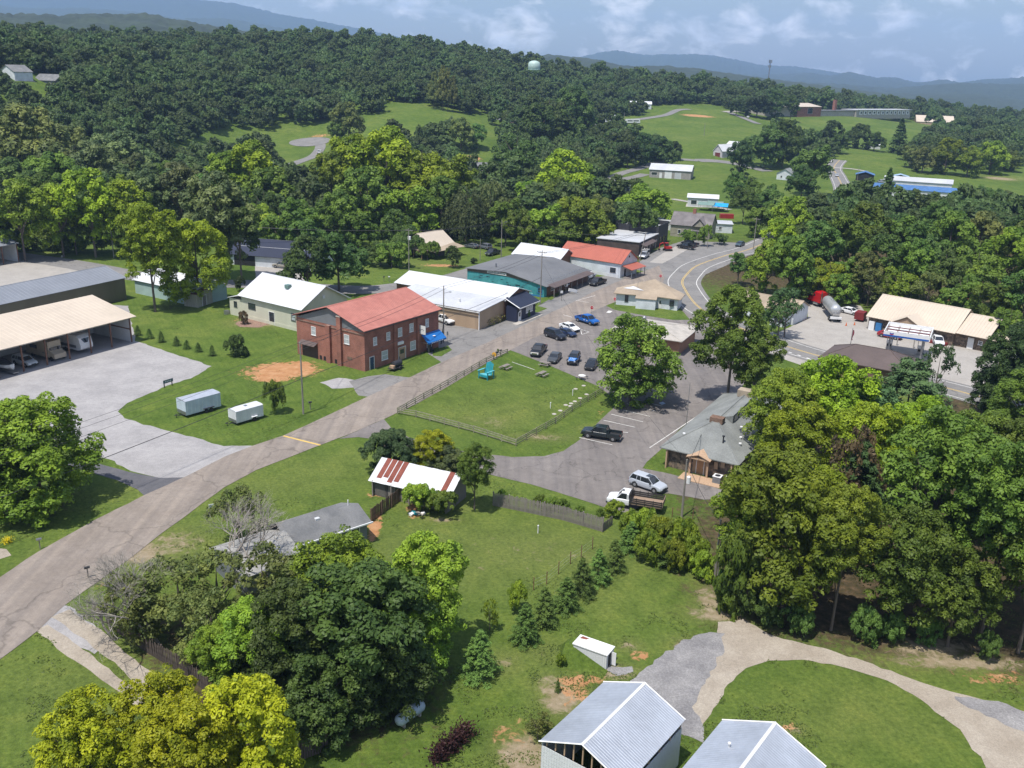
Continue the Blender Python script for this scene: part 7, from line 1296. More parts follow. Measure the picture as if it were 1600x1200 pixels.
for k, (px, py) in enumerate(((1322, 509), (1335, 508))):
    p = T(px, py); o = thing('traffic_cone', ('orange traffic cone nearer the tanker', 'orange traffic cone nearer the store')[k], 'traffic cone', tuple(p)); MB().lathe([(.19, 0), (.04, .75)], 10).build('cone', mat('cone_orange', (.60, .12, .02), .6), o); MB().box(-.22, .22, -.22, .22, 0, .03).build('base', M_black, o)
c = T(1352, 505); o = thing('red_trailer', 'dark red box trailer behind the left end of the store', 'trailer', (c.x - .5, c.y + 2, 0), radians(-35)); MB().box(-1.0, 1.0, -1.3, 1.3, .5, 2.1).build('body', MATS['rack_red'], o); link('wheel', CACHE['wheel0.34'], o, (1.2, 0, .34))
# ================================================================== lawn furniture
def picnic(px, py, rz, lab):
    p = T(px, py); o = thing('picnic_table', lab, 'picnic table', tuple(p), rz, 'picnic tables on the fenced lawn')
    for k in range(5): MB().box(-.95, .95, -.40 + k * .162, -.25 + k * .162, .72, .77).build('plank', M_woodg, o)
    for s in (-1, 1):
        for k in range(2): MB().box(-.95, .95, s * .78 - .15 + k * .155, s * .78 + k * .155, .42, .46).build('bench_plank', M_woodg, o)
        m = MB(); m.tube([(s * .65, -.72, 0), (s * .65, -.25, .72)], .05, 4); m.tube([(s * .65, .72, 0), (s * .65, .25, .72)], .05, 4); m.box(s * .65 - .03, s * .65 + .03, -.85, .85, .34, .42); m.build('leg', M_woodg, o)
picnic(790, 577, radians(58), 'picnic table nearest the giant teal chair'); picnic(847, 588, radians(58), 'picnic table in the middle of the lawn below the parked cars'); picnic(851, 572, radians(-20), 'picnic table at the lawn edge right beneath the black pickup')
p = T(760, 591); o = thing('giant_chair', 'giant teal wooden garden chair on the fenced lawn', 'chair', tuple(p), radians(-38)); TL_ = mat('teal_paint', (.015, .27, .33), .6, 0, .1); k2 = 1.75
for k in range(5): x = (-.36 + k * .18) * k2; m = MB(); h_ = (1.35 - abs(k - 2) * .09) * k2; m.obox((x, .42 * k2, .35 * k2 + h_ / 2 - .1), (.15 * k2, .05, h_), 0, Matrix.Rotation(radians(-14), 3, 'X')); m.build('back_slat', TL_, o)
for k in range(5): m = MB(); m.obox((0, (-.42 + k * .17) * k2, (.48 - k * .03) * k2), (.95 * k2, .14 * k2, .05)); m.build('seat_slat', mat('pale_teal', (.10, .42, .48), .6), o)
for s in (-1, 1):
    MB().box(s * .58 * k2 - .14, s * .58 * k2 + .14, -.6 * k2, .45 * k2, .80 * k2, .84 * k2).build('armrest', MATS['pale_teal'], o); MB().box(s * .55 * k2 - .06, s * .55 * k2 + .06, -.55 * k2, -.42 * k2, 0, .80 * k2).build('leg', TL_, o); MB().box(s * .55 * k2 - .06, s * .55 * k2 + .06, .38 * k2, .5 * k2, 0, .80 * k2).build('leg', TL_, o)
MB().box(-.5 * k2, .5 * k2, -.55 * k2, -.50 * k2, .25 * k2, .45 * k2).build('apron', TL_, o)
p = T(909, 593); o = thing('round_table', 'round white topped metal table with attached seats at the lawn edge', 'table', tuple(p)); MB().lathe([(.62, .72), (.62, .76)], 20).build('top', M_trim, o); MB().tube([(0, 0, 0), (0, 0, .72)], .05).build('pedestal', M_black, o)
for k in range(4): a = k * pi / 2 + .4; q = MB().lathe([(.2, .44), (.2, .48)], 12, (cos(a), sin(a), 0)).tube([(cos(a), sin(a), 0), (cos(a), sin(a), .44)], .03).build('seat', M_black, o)
for k, (x, y) in enumerate([(899.5, 608), (912, 603), (916.5, 616.6), (906.4, 622.5), (898.2, 627.6), (892.4, 630.8), (891, 634.9), (884, 633.2), (875.5, 642), (865.9, 647.3)]):
    p = T(x, y); tag(MB().lathe([(.0, 0), (.34, 0), (.36, .05), (.33, .09)][1:], 14).build('stepping_disc', M_conc2), 'round pale cover disc set in the grass of the fenced lawn', 'disc', 'round covers in the lawn').location = (p.x, p.y, .0)
for k, (x, y) in enumerate(((894.7, 618), (860, 638), (840.5, 833))): p = T(x, y); tag(MB().lathe([(.06, 0), (.06, .85), (.09, .86), (.09, 1.0)], 8).build('vent_pipe', M_trim), ('short white pipe among the round covers', 'short white pipe left of the round covers', 'short white pipe in the grass below the picket fence')[k], 'pipe').location = p
# ---- rail fence round the lawn
def rails(pts, lab, h=1.05, nr=3, sp=2.7, pm=None, r=.06, wob=.03):
    w = [T(*q) for q in pts]; o = thing('rail_fence', lab, 'fence', tuple(w[0])); g = random.Random(3)
    for i in range(len(w) - 1):
        a, b_ = w[i] - w[0], w[i + 1] - w[0]; n = max(1, round((b_ - a).length / sp)); d = (b_ - a) / n
        for k in range(n + (i == len(w) - 2)):
            q = a + d * k; MB().box(q.x - .07, q.x + .07, q.y - .07, q.y + .07, 0, h + g.uniform(-.03, .06)).build('post', pm or M_fence, o)
        for k in range(n):
            for j in range(nr): z = h * (.28 + .33 * j); q = a + d * k; e = a + d * (k + 1); c_ = (q + e) / 2; MB().obox((c_.x, c_.y, z + g.uniform(-wob, wob)), ((e - q).length, .05, .13), atan2(d.y, d.x)).build('rail', pm or M_fence, o)
rails([(793, 553), (760, 567), (700, 602), (621, 647), (650, 652), (740, 676), (806, 697), (868, 662), (894, 643), (942, 614)], 'weathered rail fence enclosing the lawn beside the street')
# ---- board fences
def boards(pts, lab, h, bw, mm, gap=.02, posts=False, name='board_fence', jag=.05, lean=0):
    w = [T(*q) for q in pts]; o = thing(name, lab, 'fence', tuple(w[0])); g = random.Random(5); meshes = [MB().box(-bw / 2 + gap, bw / 2 - gap, -.012, .012, 0, h + d).mesh('board', mm) for d in (-jag, 0, jag, jag * 1.8)]
    for i in range(len(w) - 1):
        a, b_ = w[i] - w[0], w[i + 1] - w[0]; L_ = (b_ - a).length; n = int(L_ / bw); ang = atan2(b_.y - a.y, b_.x - a.x)
        for k in range(n): q = link('board', g.choice(meshes), o, tuple(a.lerp(b_, (k + .5) / n))); q.rotation_euler = (g.uniform(-.03, .03), g.uniform(-.015, .015), ang)
        for z in (h * .25, h * .78): c_ = (a + b_) / 2; q = MB().obox((c_.x, c_.y, z), (L_, .05, .09), ang).build('rail', mm, o); q.location = Vector((sin(ang), -cos(ang), 0)) * -.05
        if posts:
            n = max(1, round(L_ / 2.4))
            for k in range(n + 1): q = a.lerp(b_, k / n) + Vector((sin(ang), -cos(ang), 0)) * posts; MB().box(q.x - .07, q.x + .07, q.y - .07, q.y + .07, 0, h + .1).build('post', mm, o)
    return o
boards([(770, 790), (820, 800), (880, 813), (941, 831)], 'grey weathered picket fence between the back lawn and the parking lot', 1.75, .16, M_woodg, posts=-.1); boards([(941, 832), (957, 820)], 'short return of the grey picket fence at its right corner', 1.2, .14, M_woodg)
boards([(579, 816), (626, 782)], 'brown board fence with posts between the bungalow and the tin shed', 1.7, .3, mat('brown_fence_board', (.13, .085, .06), .9, 0, .25, 2), posts=.1)
boards([(178, 985), (230, 1020), (300, 1062), (325, 1085)], 'sagging dark board fence beside the gravel track', 1.6, .17, mat('dark_fence_board', (.085, .065, .055), .95, 0, .3, 2), posts=-.1, jag=.12); boards([(470, 1188), (512, 1172)], 'wooden gate panel under the dark trees at the bottom', 1.9, .2, M_brown, posts=-.1)
w = [T(*q) for q in [(833.6, 922), (854, 913), (872.6, 897), (891, 881), (908, 871), (925.4, 858)]]; o = thing('wire_fence', 'wire fence on rusty posts behind the curved row of young spruces', 'fence', tuple(w[0]))
for q in w: q = q - w[0]; MB().tube([(q.x, q.y, 0), (q.x, q.y, 1.5)], .05, 6).build('post', M_rusty, o)
for i in range(len(w) - 1):
    for z in (.4, .8, 1.2): MB().tube([w[i] - w[0] + Vector((0, 0, z)), w[i + 1] - w[0] + Vector((0, 0, z))], .008, 3).build('wire', M_steel, o)
for k, (x, y) in enumerate([(1050, 808), (1082, 812)]): p = T(x, y); tag(MB().tube([(0, 0, 0), (0, 0, 1.3)], .05, 6).build('fence_post', M_rusty), ('thin post left behind the thicket', 'thin post right behind the thicket')[k], 'post').location = p
# ---- propane tank, junk, dark leafed plants
p = T(641, 1126); o = thing('propane_tank', 'pale blue grey propane tank in the shade of the dark trees', 'tank', tuple(p), radians(52)); MB().lathe([(.1, -1.5), (.35, -1.42), (.48, -1.2), (.5, 0), (.48, 1.2), (.35, 1.42), (.1, 1.5)], 18, (0, 0, .75), 'x').build('tank', mat('tank_grey', (.42, .50, .58), .4, 0, .05), o, smooth=True); MB().lathe([(.18, 0), (.2, .15), (.1, .28)], 12, (0, 0, 1.22)).build('dome', M_trim, o)
for s in (-.9, .9): MB().box(s - .08, s + .08, -.3, .3, 0, .35).build('foot', M_conc2, o)
p = T(641, 806); o = thing('junk_heap', 'heap of pale and turquoise scraps beside the leafy bushes', 'scrap', tuple(p)); g_ = random.Random(2)
for k in range(7): MB().obox((g_.uniform(-1.0, 1.6), g_.uniform(-.4, .5), .15 + g_.random() * .15), (g_.uniform(.3, .8), g_.uniform(.2, .5), g_.uniform(.1, .3)), g_.uniform(0, 3), Matrix.Rotation(g_.uniform(-.4, .4), 3, 'X')).build('scrap', (M_trim, TL_, M_conc2)[k % 3], o)
# dark red leaved shrubs at the bottom
LB = leaves_mesh('cordyline', np.column_stack([RNG.normal(0, .35, 160), RNG.normal(0, .35, 160), RNG.uniform(.1, 1.15, 160)]), RNG.normal(0, 1, (160, 3)) + np.array([0, 0, .6]), .16, RNG.uniform(.2, .9, 160), M_leaf, .35)
for k in range(9):
    x = 682 + k * 6.0; y = 1192 - k * 5.2; p = T(x, y); o = thing('dark_leaved_shrub', 'maroon leaved shrub in the short row at the bottom edge', 'shrub', tuple(p), k * 1.3, 'maroon shrubs in a row'); q = link('foliage', LB, o); q.color = (.055, .022, .025, 1); q.scale = (1.1, 1.1, 1.2)
# roadside flowers by the shop
for k in range(5):
    p = T(762 + k * 5, 509 - k * 2); o = thing('flower_clump', 'tall flowering clump by the tan store wall', 'plant', tuple(p), k, 'flowers by the tan store'); q = link('foliage', LB, o); q.color = ((.10, .12, .03, 1), (.45, .38, .10, 1))[k % 2]; q.scale = (1.3, 1.3, 1.3 + .3 * (k % 2))
p = T(11, 848); o = thing('flower_clump', 'small clump of yellow flowers on the left verge', 'plant', tuple(p)); q = link('foliage', LB, o); q.color = (.55, .40, .02, 1); q.scale = (.9, .9, .5)
sheet('path', [(-20, 855), (10, 858), (18, 868), (-20, 880)], .02, M_tan, jit=.05)
# ================================================================== trees and shrubs one by one
# (column, top row, ground row, half width, style, tone, label[, group])
FG = 'trees in the foreground'
TL = [
 (66, 634, 790, 96, 'hi', 'lg', 'big round green tree at the left edge below the gravel yard'),
 (14, 650, 800, 70, 'hi', 'mg', 'green tree cut by the left edge beside the big round one'),
 (150, 1096, 1262, 80, 'hi', 'yy', 'bright yellow green tree in the bottom left corner'),
 (270, 1060, 1240, 72, 'hi', 'yy', 'bright yellow green tree over the end of the gravel track'),
 (395, 1080, 1262, 86, 'hi', 'yy', 'bright yellow green tree right of the gravel track end'),
 (300, 1120, 1300, 80, 'hi', 'yy', 'yellow green tree lowest in the bottom left group'),
 (400, 955, 1105, 72, 'hi', 'lg', 'fresh green tree left of the big dark tree'),
 (345, 985, 1110, 48, 'hi', 'lg', 'green tree beside the bare branches near the board fence'),
 (560, 905, 1095, 128, 'hi', 'dg', 'very large dark green tree with faint pink blossom in the foreground'),
 (455, 930, 1110, 82, 'hi', 'dg', 'dark tree merging with the left of the large blossoming tree'),
 (588, 985, 1108, 84, 'hi', 'dg', 'dark tree above the propane tank'),
 (505, 1030, 1150, 74, 'hi', 'dg', 'low dark tree over the wooden gate at the bottom'),
 (668, 852, 1030, 74, 'hi', 'lg', 'tall yellow green tree right of the large dark tree'),
 (640, 930, 1060, 60, 'hi', 'lg', 'yellow green tree tucked between the dark trees'),
 (535, 842, 985, 80, 'hi', 'lg', 'broad yellow green tree in front of the grey bungalow'),
 (470, 880, 980, 55, 'hi', 'ol', 'olive tree left of the broad yellow green one'),
 (285, 885, 990, 72, 'sp', 'ol', 'thin olive tree behind the bare branches'), (375, 768, 855, 46, 'sp', 'ol', 'thin olive tree behind the bungalow roof'),
 (415, 862, 985, 70, 'sp', 'ol', 'thin olive tree under the bare tree'), (345, 868, 975, 60, 'sp', 'ol', 'loose olive tree left under the bare tree'), (215, 900, 1000, 50, 'sp', 'ol', 'loose olive scrub near the end of the board fence'), (330, 930, 1040, 60, 'sp', 'ol', 'loose olive scrub tree beside the board fence'),
 (610, 676, 742, 44, 'hi', 'bg', 'spreading dull green tree behind the tin shed', None), (676, 678, 742, 34, 'hi', 'yy', 'yellow green tree behind the tin shed'), (706, 700, 748, 34, 'md', 'gy', 'greyish green tree behind the right end of the tin shed'),
 (741, 697, 796, 30, 'ht', 'mg', 'tall bushy green tree at the right end of the tin shed'), (655, 757, 800, 30, 'bu', 'lg', 'large leafy bush left in front of the tin shed'), (690, 768, 806, 27, 'bu', 'mg', 'large leafy bush right in front of the tin shed'), (640, 725, 752, 8, 'sp', 'lg', 'thin creeper growing up the tin roof', 'x', 'creeper'),
 (985, 500, 628, 68, 'hi', 'mg', 'round green tree standing between the fenced lawn and the parking lot'),
 (1135, 458, 632, 58, 'ht', 'mg', 'tall uneven green tree at the far end of the parking lot'), (1175, 520, 640, 44, 'ht', 'mg', 'green tree leaning right of the tall uneven one'),
 (1225, 452, 527, 28, 'sp', 'bg', 'small greyish tree on the verge by the service station entrance'), (1215, 462, 527, 26, 'sp', 'dg', 'thin dark tree beside the small greyish one'),
 (430, 597, 646, 19, 'bu', 'mg', 'small round tree between the white trailer and the pole'), (373, 522, 556, 19, 'bu', 'dg', 'round dark shrub with a pointed top on the lawn'),
 (152, 0, 0, 0, '', '', '')]
TL.pop()
# wood at the lower right
WR = 'trees of the lower right wood'
for r in [(1200, 718, 950, 98, 'hi', 'lg', 'broad yellow green tree at the left front of the right wood'), (1145, 770, 930, 52, 'hi', 'lg', 'yellow green tree over the leaning pole'), (1298, 768, 985, 58, 'ht', 'lg', 'feathery bright green tree in front of the right wood'), (1265, 735, 900, 62, 'hi', 'yg', 'yellow tinted tree above the feathery one'),
          (1440, 655, 930, 98, 'hi', 'mg', 'very large mid green oak in the right wood'), (1530, 700, 1000, 88, 'hi', 'mg', 'large green oak at the right side of the wood'), (1400, 800, 990, 74, 'hi', 'mg', 'green tree in the front row of the right wood'), (1480, 860, 1010, 60, 'ht', 'mg', 'leaning green tree in the front row with a bare trunk'), (1590, 780, 1020, 70, 'ht', 'mg', 'tall green tree at the right edge front of the wood'),
          (1310, 668, 850, 52, 'sp', 'br', 'brownish half dead conifer inside the right wood'), (1325, 690, 860, 44, 'co', 'dk', 'dark conifer beside the half dead one'), (1405, 562, 700, 74, 'pi', 'bg', 'soft blue green pine above the highway'), (1360, 605, 740, 60, 'pi', 'bg', 'lower blue green pine above the highway'),
          (1215, 582, 735, 58, 'hi', 'lg', 'yellow green tree right of the stone office'), (1290, 563, 730, 70, 'hi', 'yg', 'high yellow green tree in front of the brown roofed building'), (1235, 640, 790, 62, 'hi', 'yg', 'yellow green tree close behind the stone office'), (1180, 720, 850, 50, 'md', 'mg', 'green tree at the corner of the stone office'), (1340, 640, 800, 62, 'hi', 'yg', 'bright tree between the pines and the oak'), (1420, 625, 790, 60, 'hi', 'yg', 'yellow green tree behind the large oak'),
          (1500, 655, 850, 64, 'hi', 'mg', 'green tree behind the right oak'), (1575, 660, 880, 66, 'hi', 'mg', 'green tree at the right edge of the wood'), (1555, 520, 660, 48, 'ht', 'dk', 'dark narrow tree at the right edge by the road'), (1598, 500, 650, 46, 'ht', 'dk', 'dark tree cut by the right edge'), (1540, 585, 665, 36, 'hi', 'dk', 'low dark round tree by the road at the right'), (1590, 590, 720, 60, 'hi', 'mg', 'fresh green tree at the right edge below the dark ones'),
          (1150, 830, 960, 40, 'bu', 'mg', 'leafy undergrowth bush at the pole foot'), (1620, 700, 980, 70, 'hi', 'mg', 'green tree cut by the right edge of the view'), (1455, 540, 640, 30, 'sp', 'bg', 'thin feathery tree in front of the service station')]: TL.append(r)
# hedge mass by the stake truck
for i, (x, yt, yb, hw) in enumerate([(1000, 796, 850, 26), (1032, 808, 868, 30), (1062, 815, 880, 28), (1010, 830, 878, 26), (985, 800, 846, 20), (1050, 845, 893, 22), (1085, 838, 890, 24), (960, 782, 806, 16), (1100, 860, 905, 22)]): TL.append((x, yt, yb, hw, 'bu', 'lg', 'bright leafy bush in the thicket below the stake bed truck', 'bushes of the thicket by the parking lot'))
for i, (x, yt, yb, hw) in enumerate([(785, 765, 785, 9), (860, 776, 796, 16), (880, 780, 800, 13), (845, 772, 790, 11), (938, 795, 808, 8), (905, 790, 804, 9)]): TL.append((x, yt, yb, hw, 'bu', 'mg', 'green climber bush growing over the picket fence', 'climbers on the picket fence'))
for i, (x, yt, yb, hw) in enumerate([(1160, 905, 965, 30), (1200, 925, 975, 28), (1245, 945, 992, 26), (1345, 950, 1002, 26), (1390, 955, 1000, 24), (1130, 890, 945, 20), (1450, 965, 1006, 20), (1540, 990, 1030, 20)]): TL.append((x, yt, yb, hw, 'bu', 'gg', 'leafy undergrowth bush at the foot of the right wood', 'undergrowth of the right wood'))
for i, (x, yt, yb, hw) in enumerate([(5, 365, 402, 22), (40, 368, 400, 20), (80, 362, 398, 24), (120, 366, 400, 22), (160, 368, 402, 20), (200, 372, 408, 18), (100, 372, 404, 16), (225, 375, 412, 16)]): TL.append((x, yt - 6, yb - 8, hw, 'bu', 'lg' if i % 2 else 'mg', 'leafy undergrowth bush under the trees along the back street', 'undergrowth along the back street'))
# young spruces
for k, (x, yt, yb, hw) in enumerate([(820, 944, 1003, 20), (849, 918, 977, 19), (884, 902, 953, 19), (908, 872, 931, 19), (934, 858, 911, 17), (959, 843, 891, 16), (985, 815, 860, 17), (1041, 838, 886, 17)]):
    TL.append((x, yt, yb, hw, 'co', 'gg', ('nearest young spruce of the curved row, above the small white box shed', 'second young spruce from the near end of the curved row', 'third young spruce from the near end of the curved row', 'fourth young spruce from the near end of the curved row', 'fifth young spruce of the curved row', 'sixth young spruce of the curved row', 'farthest young spruce of the curved row beside the picket fence corner', 'single young spruce standing apart on the lawn below the thicket')[k], 'young spruces on the lawn'))
TL += [(807, 911, 956, 18, 'bu', 'lg', 'leafy bush at the near end of the wire fence'), (750, 984, 1056, 25, 'co', 'gg', 'wide dark spruce right of the tall yellow green tree'), (765, 935, 985, 14, 'sp', 'lg', 'spindly shrub beside the wire fence end'), (877, 1022, 1041, 9, 'bu', 'lg', 'tiny round bush left of the white box shed'), (871, 1060, 1082, 4, 'co', 'gg', 'tiny upright conifer in the bare patch'), (840, 1115, 1155, 24, 'sp', 'ol', 'weedy clump left of the metal garage')]
for k, (x, yt, yb) in enumerate([(215.5, 508, 524), (234, 513, 529), (252, 517, 535), (276, 525, 540), (292, 531, 545), (310, 535, 550), (332, 539, 556)]): TL.append((x, yt, yb, 5.5, 'co', 'gg', 'tiny clipped conifer in the straight row beside the shelter', 'row of tiny conifers'))
# town trees
TL += [(243, 325, 487, 50, 'hi', 'yg', 'left tree of the two big yellow green trees behind the shelter'), (312, 352, 476, 54, 'hi', 'yg', 'right tree of the two big yellow green trees behind the shelter'), (345, 275, 440, 58, 'mt', 'gy', 'tall greyish green tree behind the yellow green pair'), (378, 300, 440, 40, 'mt', 'gg', 'green tree left of the navy roof'),
       (530, 345, 455, 46, 'md', 'dg', 'dark round oak by the back street'), (482, 372, 462, 40, 'md', 'dg', 'dark oak left of the round one by the back street'), (375, 432, 455, 10, 'bu', 'dk', 'dark shrub at the left end of the white roof'), (380, 487, 507, 8, 'bu', 'br', 'dark reddish bush by the cream building door'),
       (595, 372, 415, 24, 'md', 'gg', 'green garden tree left of the cottage'), (612, 376, 418, 26, 'md', 'mg', 'garden tree in front of the cottage'), (668, 376, 405, 18, 'md', 'mg', 'small garden tree beside the tan cottage roof'), (708, 385, 418, 13, 'mt', 'dg', 'narrow dark tree right of the cottage porch'), (640, 362, 400, 26, 'md', 'gg', 'garden tree behind the cottage'),
       (741, 403, 412, 6, 'bu', 'dk', 'clipped dark hedge by the mural building'), (1152, 387, 446, 20, 'md', 'gg', 'dark tree beside the highway bend'), (1100, 352, 385, 12, 'bu', 'mg', 'bush in front of the old grey house'), (1075, 360, 382, 14, 'bu', 'mg', 'bush left of the old grey house'), (1125, 365, 382, 14, 'bu', 'gg', 'bush right of the old house porch'), (930, 246, 288, 12, 'sp', 'ol', 'thin conifer beside the far lane'),
       (778, 545, 552, 2, 'bu', 'mg', 'tuft by the mailboxes'), (825, 484, 496, 4, 'bu', 'gg', 'small shrub by the pole at the navy shop')]
# left and centre woods, named rows share a group
ORD = 'first second third fourth fifth sixth seventh eighth ninth tenth eleventh twelfth thirteenth fourteenth'.split()
TW = {'yg': 'yellow green', 'lg': 'light green', 'mg': 'mid green', 'gg': 'plain green', 'dg': 'dark green', 'dk': 'very dark', 'ol': 'olive', 'gy': 'grey green', 'yy': 'yellow', 'bg': 'bluish'}
def grp(rows, label, group):
    rows = sorted(rows, key=lambda r: r[2]); nb_ = 3 if len(rows) > 12 else (2 if len(rows) > 8 else 1); per = -(-len(rows) // nb_)
    for b_ in range(nb_):
        part = sorted(rows[b_ * per:(b_ + 1) * per], key=lambda r: r[0]); rn = '' if nb_ == 1 else (' back row,' if b_ == 0 else ' front row,' if b_ == nb_ - 1 else ' middle row,')
        for i, r in enumerate(part): TL.append((*r, '%s %s tree from the left,%s %s' % (ORD[i], TW[r[5]], rn, group.replace('trees ', '').replace('of the ', '')), group))
grp([(40, 285, 408, 44, 'md', 'lg'), (100, 292, 402, 40, 'md', 'yg'), (150, 268, 402, 46, 'md', 'yg'), (205, 285, 400, 40, 'md', 'yg'), (8, 300, 400, 36, 'md', 'mg'), (75, 275, 385, 42, 'mt', 'mg'), (180, 262, 380, 40, 'mt', 'lg'), (120, 318, 398, 28, 'md', 'lg'), (235, 268, 380, 36, 'mt', 'gy'), (285, 258, 375, 40, 'mt', 'gy'), (330, 262, 380, 38, 'md', 'gg')], 'sunlit broadleaf tree lining the back street at the left', 'trees lining the back street')
grp([(55, 170, 310, 62, 'md', 'ol'), (20, 190, 300, 50, 'md', 'ol'), (110, 200, 300, 45, 'md', 'ol'), (190, 210, 310, 48, 'md', 'gy'), (150, 225, 320, 40, 'md', 'gy'), (225, 225, 318, 38, 'md', 'gy'), (90, 245, 330, 50, 'md', 'mg'), (20, 250, 330, 46, 'md', 'gg'), (260, 240, 320, 30, 'md', 'mg'), (300, 245, 330, 30, 'md', 'mg')], 'olive toned oak of the wood on the left slope', 'oaks on the left slope')
grp([(395, 225, 340, 48, 'md', 'yg'), (360, 240, 340, 36, 'md', 'lg'), (430, 265, 350, 42, 'md', 'mg'), (470, 295, 375, 36, 'md', 'mg'), (405, 300, 385, 40, 'md', 'lg'), (440, 320, 395, 34, 'md', 'mg'), (345, 290, 380, 36, 'md', 'mg'), (480, 330, 400, 32, 'md', 'gg')], 'green tree in the belt behind the navy roofed garage', 'trees behind the navy roofed garage')
grp([(555, 215, 345, 48, 'md', 'yg'), (605, 204, 350, 56, 'md', 'yg'), (660, 210, 355, 54, 'md', 'yg'), (700, 225, 350, 44, 'md', 'lg'), (520, 240, 350, 36, 'md', 'lg'), (575, 265, 370, 46, 'md', 'mg'), (640, 275, 375, 44, 'md', 'lg'), (530, 300, 385, 36, 'md', 'mg'), (690, 280, 372, 34, 'md', 'mg'), (560, 320, 392, 34, 'md', 'mg'), (620, 330, 390, 28, 'md', 'gg')], 'big yellow green tree of the central grove', 'trees of the central grove')
TL += [(728, 280, 378, 42, 'wi', 'gy', 'weeping willow behind the cottage'), (765, 282, 372, 26, 'sp', 'gy', 'thin pale tree right of the willow'), (790, 300, 385, 28, 'md', 'mg', 'green tree between the willow and the white roof'), (848, 308, 388, 34, 'md', 'lg', 'green tree left behind the red roofed store'), (812, 330, 392, 28, 'md', 'mg', 'green tree behind the white roofed shed'), (905, 312, 382, 48, 'md', 'lg', 'large yellow green tree behind the red roofed store'), (870, 330, 390, 34, 'md', 'mg', 'darker green tree behind the red roof'), (1008, 292, 352, 44, 'md', 'lg', 'round yellow green tree behind the dark store'), (880, 238, 330, 46, 'md', 'yg', 'yellow green tree above the mint house'), (855, 265, 345, 38, 'md', 'mg', 'green tree below the yellow green one in the centre'), (825, 285, 350, 30, 'md', 'lg', 'light green tree near the silver roofed shed'), (920, 345, 385, 30, 'md', 'lg', 'yellow green tree above the red roof ridge'),
       (806, 196, 292, 42, 'mt', 'dg', 'tall grey green tree right of the ranch house'), (545, 162, 232, 26, 'md', 'ol', 'lone tree at the rim of the turning circle'), (527, 190, 236, 16, 'md', 'gg', 'small tree beside the turning circle'), (720, 186, 236, 22, 'md', 'ol', 'dark tree on the pasture edge above the ranch house'), (745, 195, 232, 18, 'md', 'gg', 'green tree right of the pasture edge tree'),
       (1193, 182, 262, 34, 'mt', 'dg', 'tall dark tree left of the white cottage'), (1222, 190, 262, 30, 'mt', 'dg', 'second tall dark tree near the white cottage'), (1153, 222, 278, 23, 'md', 'dk', 'dark round tree beside the chapel'), (1262, 215, 305, 34, 'mt', 'gg', 'green tree right of the white cottage'), (1250, 250, 320, 26, 'md', 'dg', 'dark tree beside the far road'), (1383, 262, 322, 19, 'cl', 'dg', 'dark conifer in front of the warehouse'), (1402, 185, 240, 18, 'cl', 'dk', 'dark conifer at the top of the meadow')]
grp([(700 - 22, 112, 170, 12, 'pi', 'ol'), (692, 102, 173, 12, 'pi', 'ol'), (700, 106, 174, 11, 'pi', 'ol'), (708, 118, 175, 10, 'pi', 'ol')], 'tall slim pine with a bare trunk at the head of the left pasture', 'pines at the pasture head')
grp([(905, 206, 248, 22, 'md', 'dk'), (930, 212, 254, 22, 'md', 'dk'), (955, 218, 260, 24, 'md', 'dk'), (980, 212, 262, 24, 'md', 'dk'), (1005, 210, 258, 22, 'md', 'dk'), (1030, 215, 252, 20, 'md', 'dk'), (1052, 222, 250, 13, 'md', 'dk'), (960, 208, 240, 20, 'md', 'dk'), (1015, 205, 240, 18, 'md', 'dk')], 'low dark tree in the belt along the far lane', 'dark belt along the far lane')
grp([(855, 135, 232, 42, 'mt', 'dg'), (895, 138, 222, 32, 'mt', 'dg'), (880, 160, 235, 34, 'md', 'dg'), (838, 165, 240, 34, 'md', 'dg'), (820, 150, 225, 28, 'md', 'dk')], 'tall dark tree of the clump above the central lane', 'dark clump above the lane')
grp([(1185, 310, 370, 26, 'md', 'mg'), (1215, 300, 372, 30, 'md', 'mg'), (1160, 285, 350, 22, 'mt', 'gg'), (1195, 280, 340, 28, 'md', 'gg'), (1235, 310, 385, 32, 'md', 'lg'), (1145, 270, 325, 18, 'md', 'gg'), (1170, 270, 320, 22, 'md', 'mg')], 'green tree between the old grey house and the far road', 'trees near the old house')
grp([(1195, 380, 462, 34, 'md', 'lg'), (1230, 372, 470, 36, 'md', 'mg'), (1265, 350, 455, 38, 'mt', 'gg'), (1215, 345, 430, 32, 'md', 'yg'), (1300, 335, 445, 40, 'md', 'mg'), (1340, 320, 430, 40, 'md', 'mg'), (1265, 400, 468, 30, 'md', 'lg'), (1240, 335, 420, 30, 'mt', 'gg'), (1385, 322, 420, 40, 'md', 'mg'), (1430, 330, 430, 42, 'md', 'gg'), (1475, 335, 430, 42, 'md', 'mg'), (1520, 335, 430, 40, 'md', 'ol'), (1290, 395, 470, 34, 'md', 'yg'), (1330, 380, 466, 36, 'md', 'mg'), (1375, 370, 462, 38, 'md', 'gg'), (1420, 378, 470, 38, 'md', 'mg'), (1465, 380, 478, 40, 'md', 'gg'), (1515, 375, 480, 42, 'md', 'mg'), (1560, 360, 470, 42, 'md', 'lg'), (1595, 350, 470, 40, 'md', 'mg'), (1355, 420, 478, 32, 'sp', 'ol'), (1400, 410, 480, 34, 'md', 'lg'), (1445, 428, 490, 28, 'sp', 'ol'), (1345, 395, 472, 26, 'md', 'ol'), (1500, 420, 500, 36, 'md', 'mg'), (1545, 425, 520, 40, 'md', 'mg'), (1590, 420, 530, 40, 'md', 'gg'), (1570, 470, 540, 34, 'md', 'mg'), (1310, 430, 478, 26, 'md', 'mg'), (1250, 430, 472, 22, 'md', 'gg')], 'green tree of the wood between the highway and the warehouse', 'trees of the wood behind the service station')
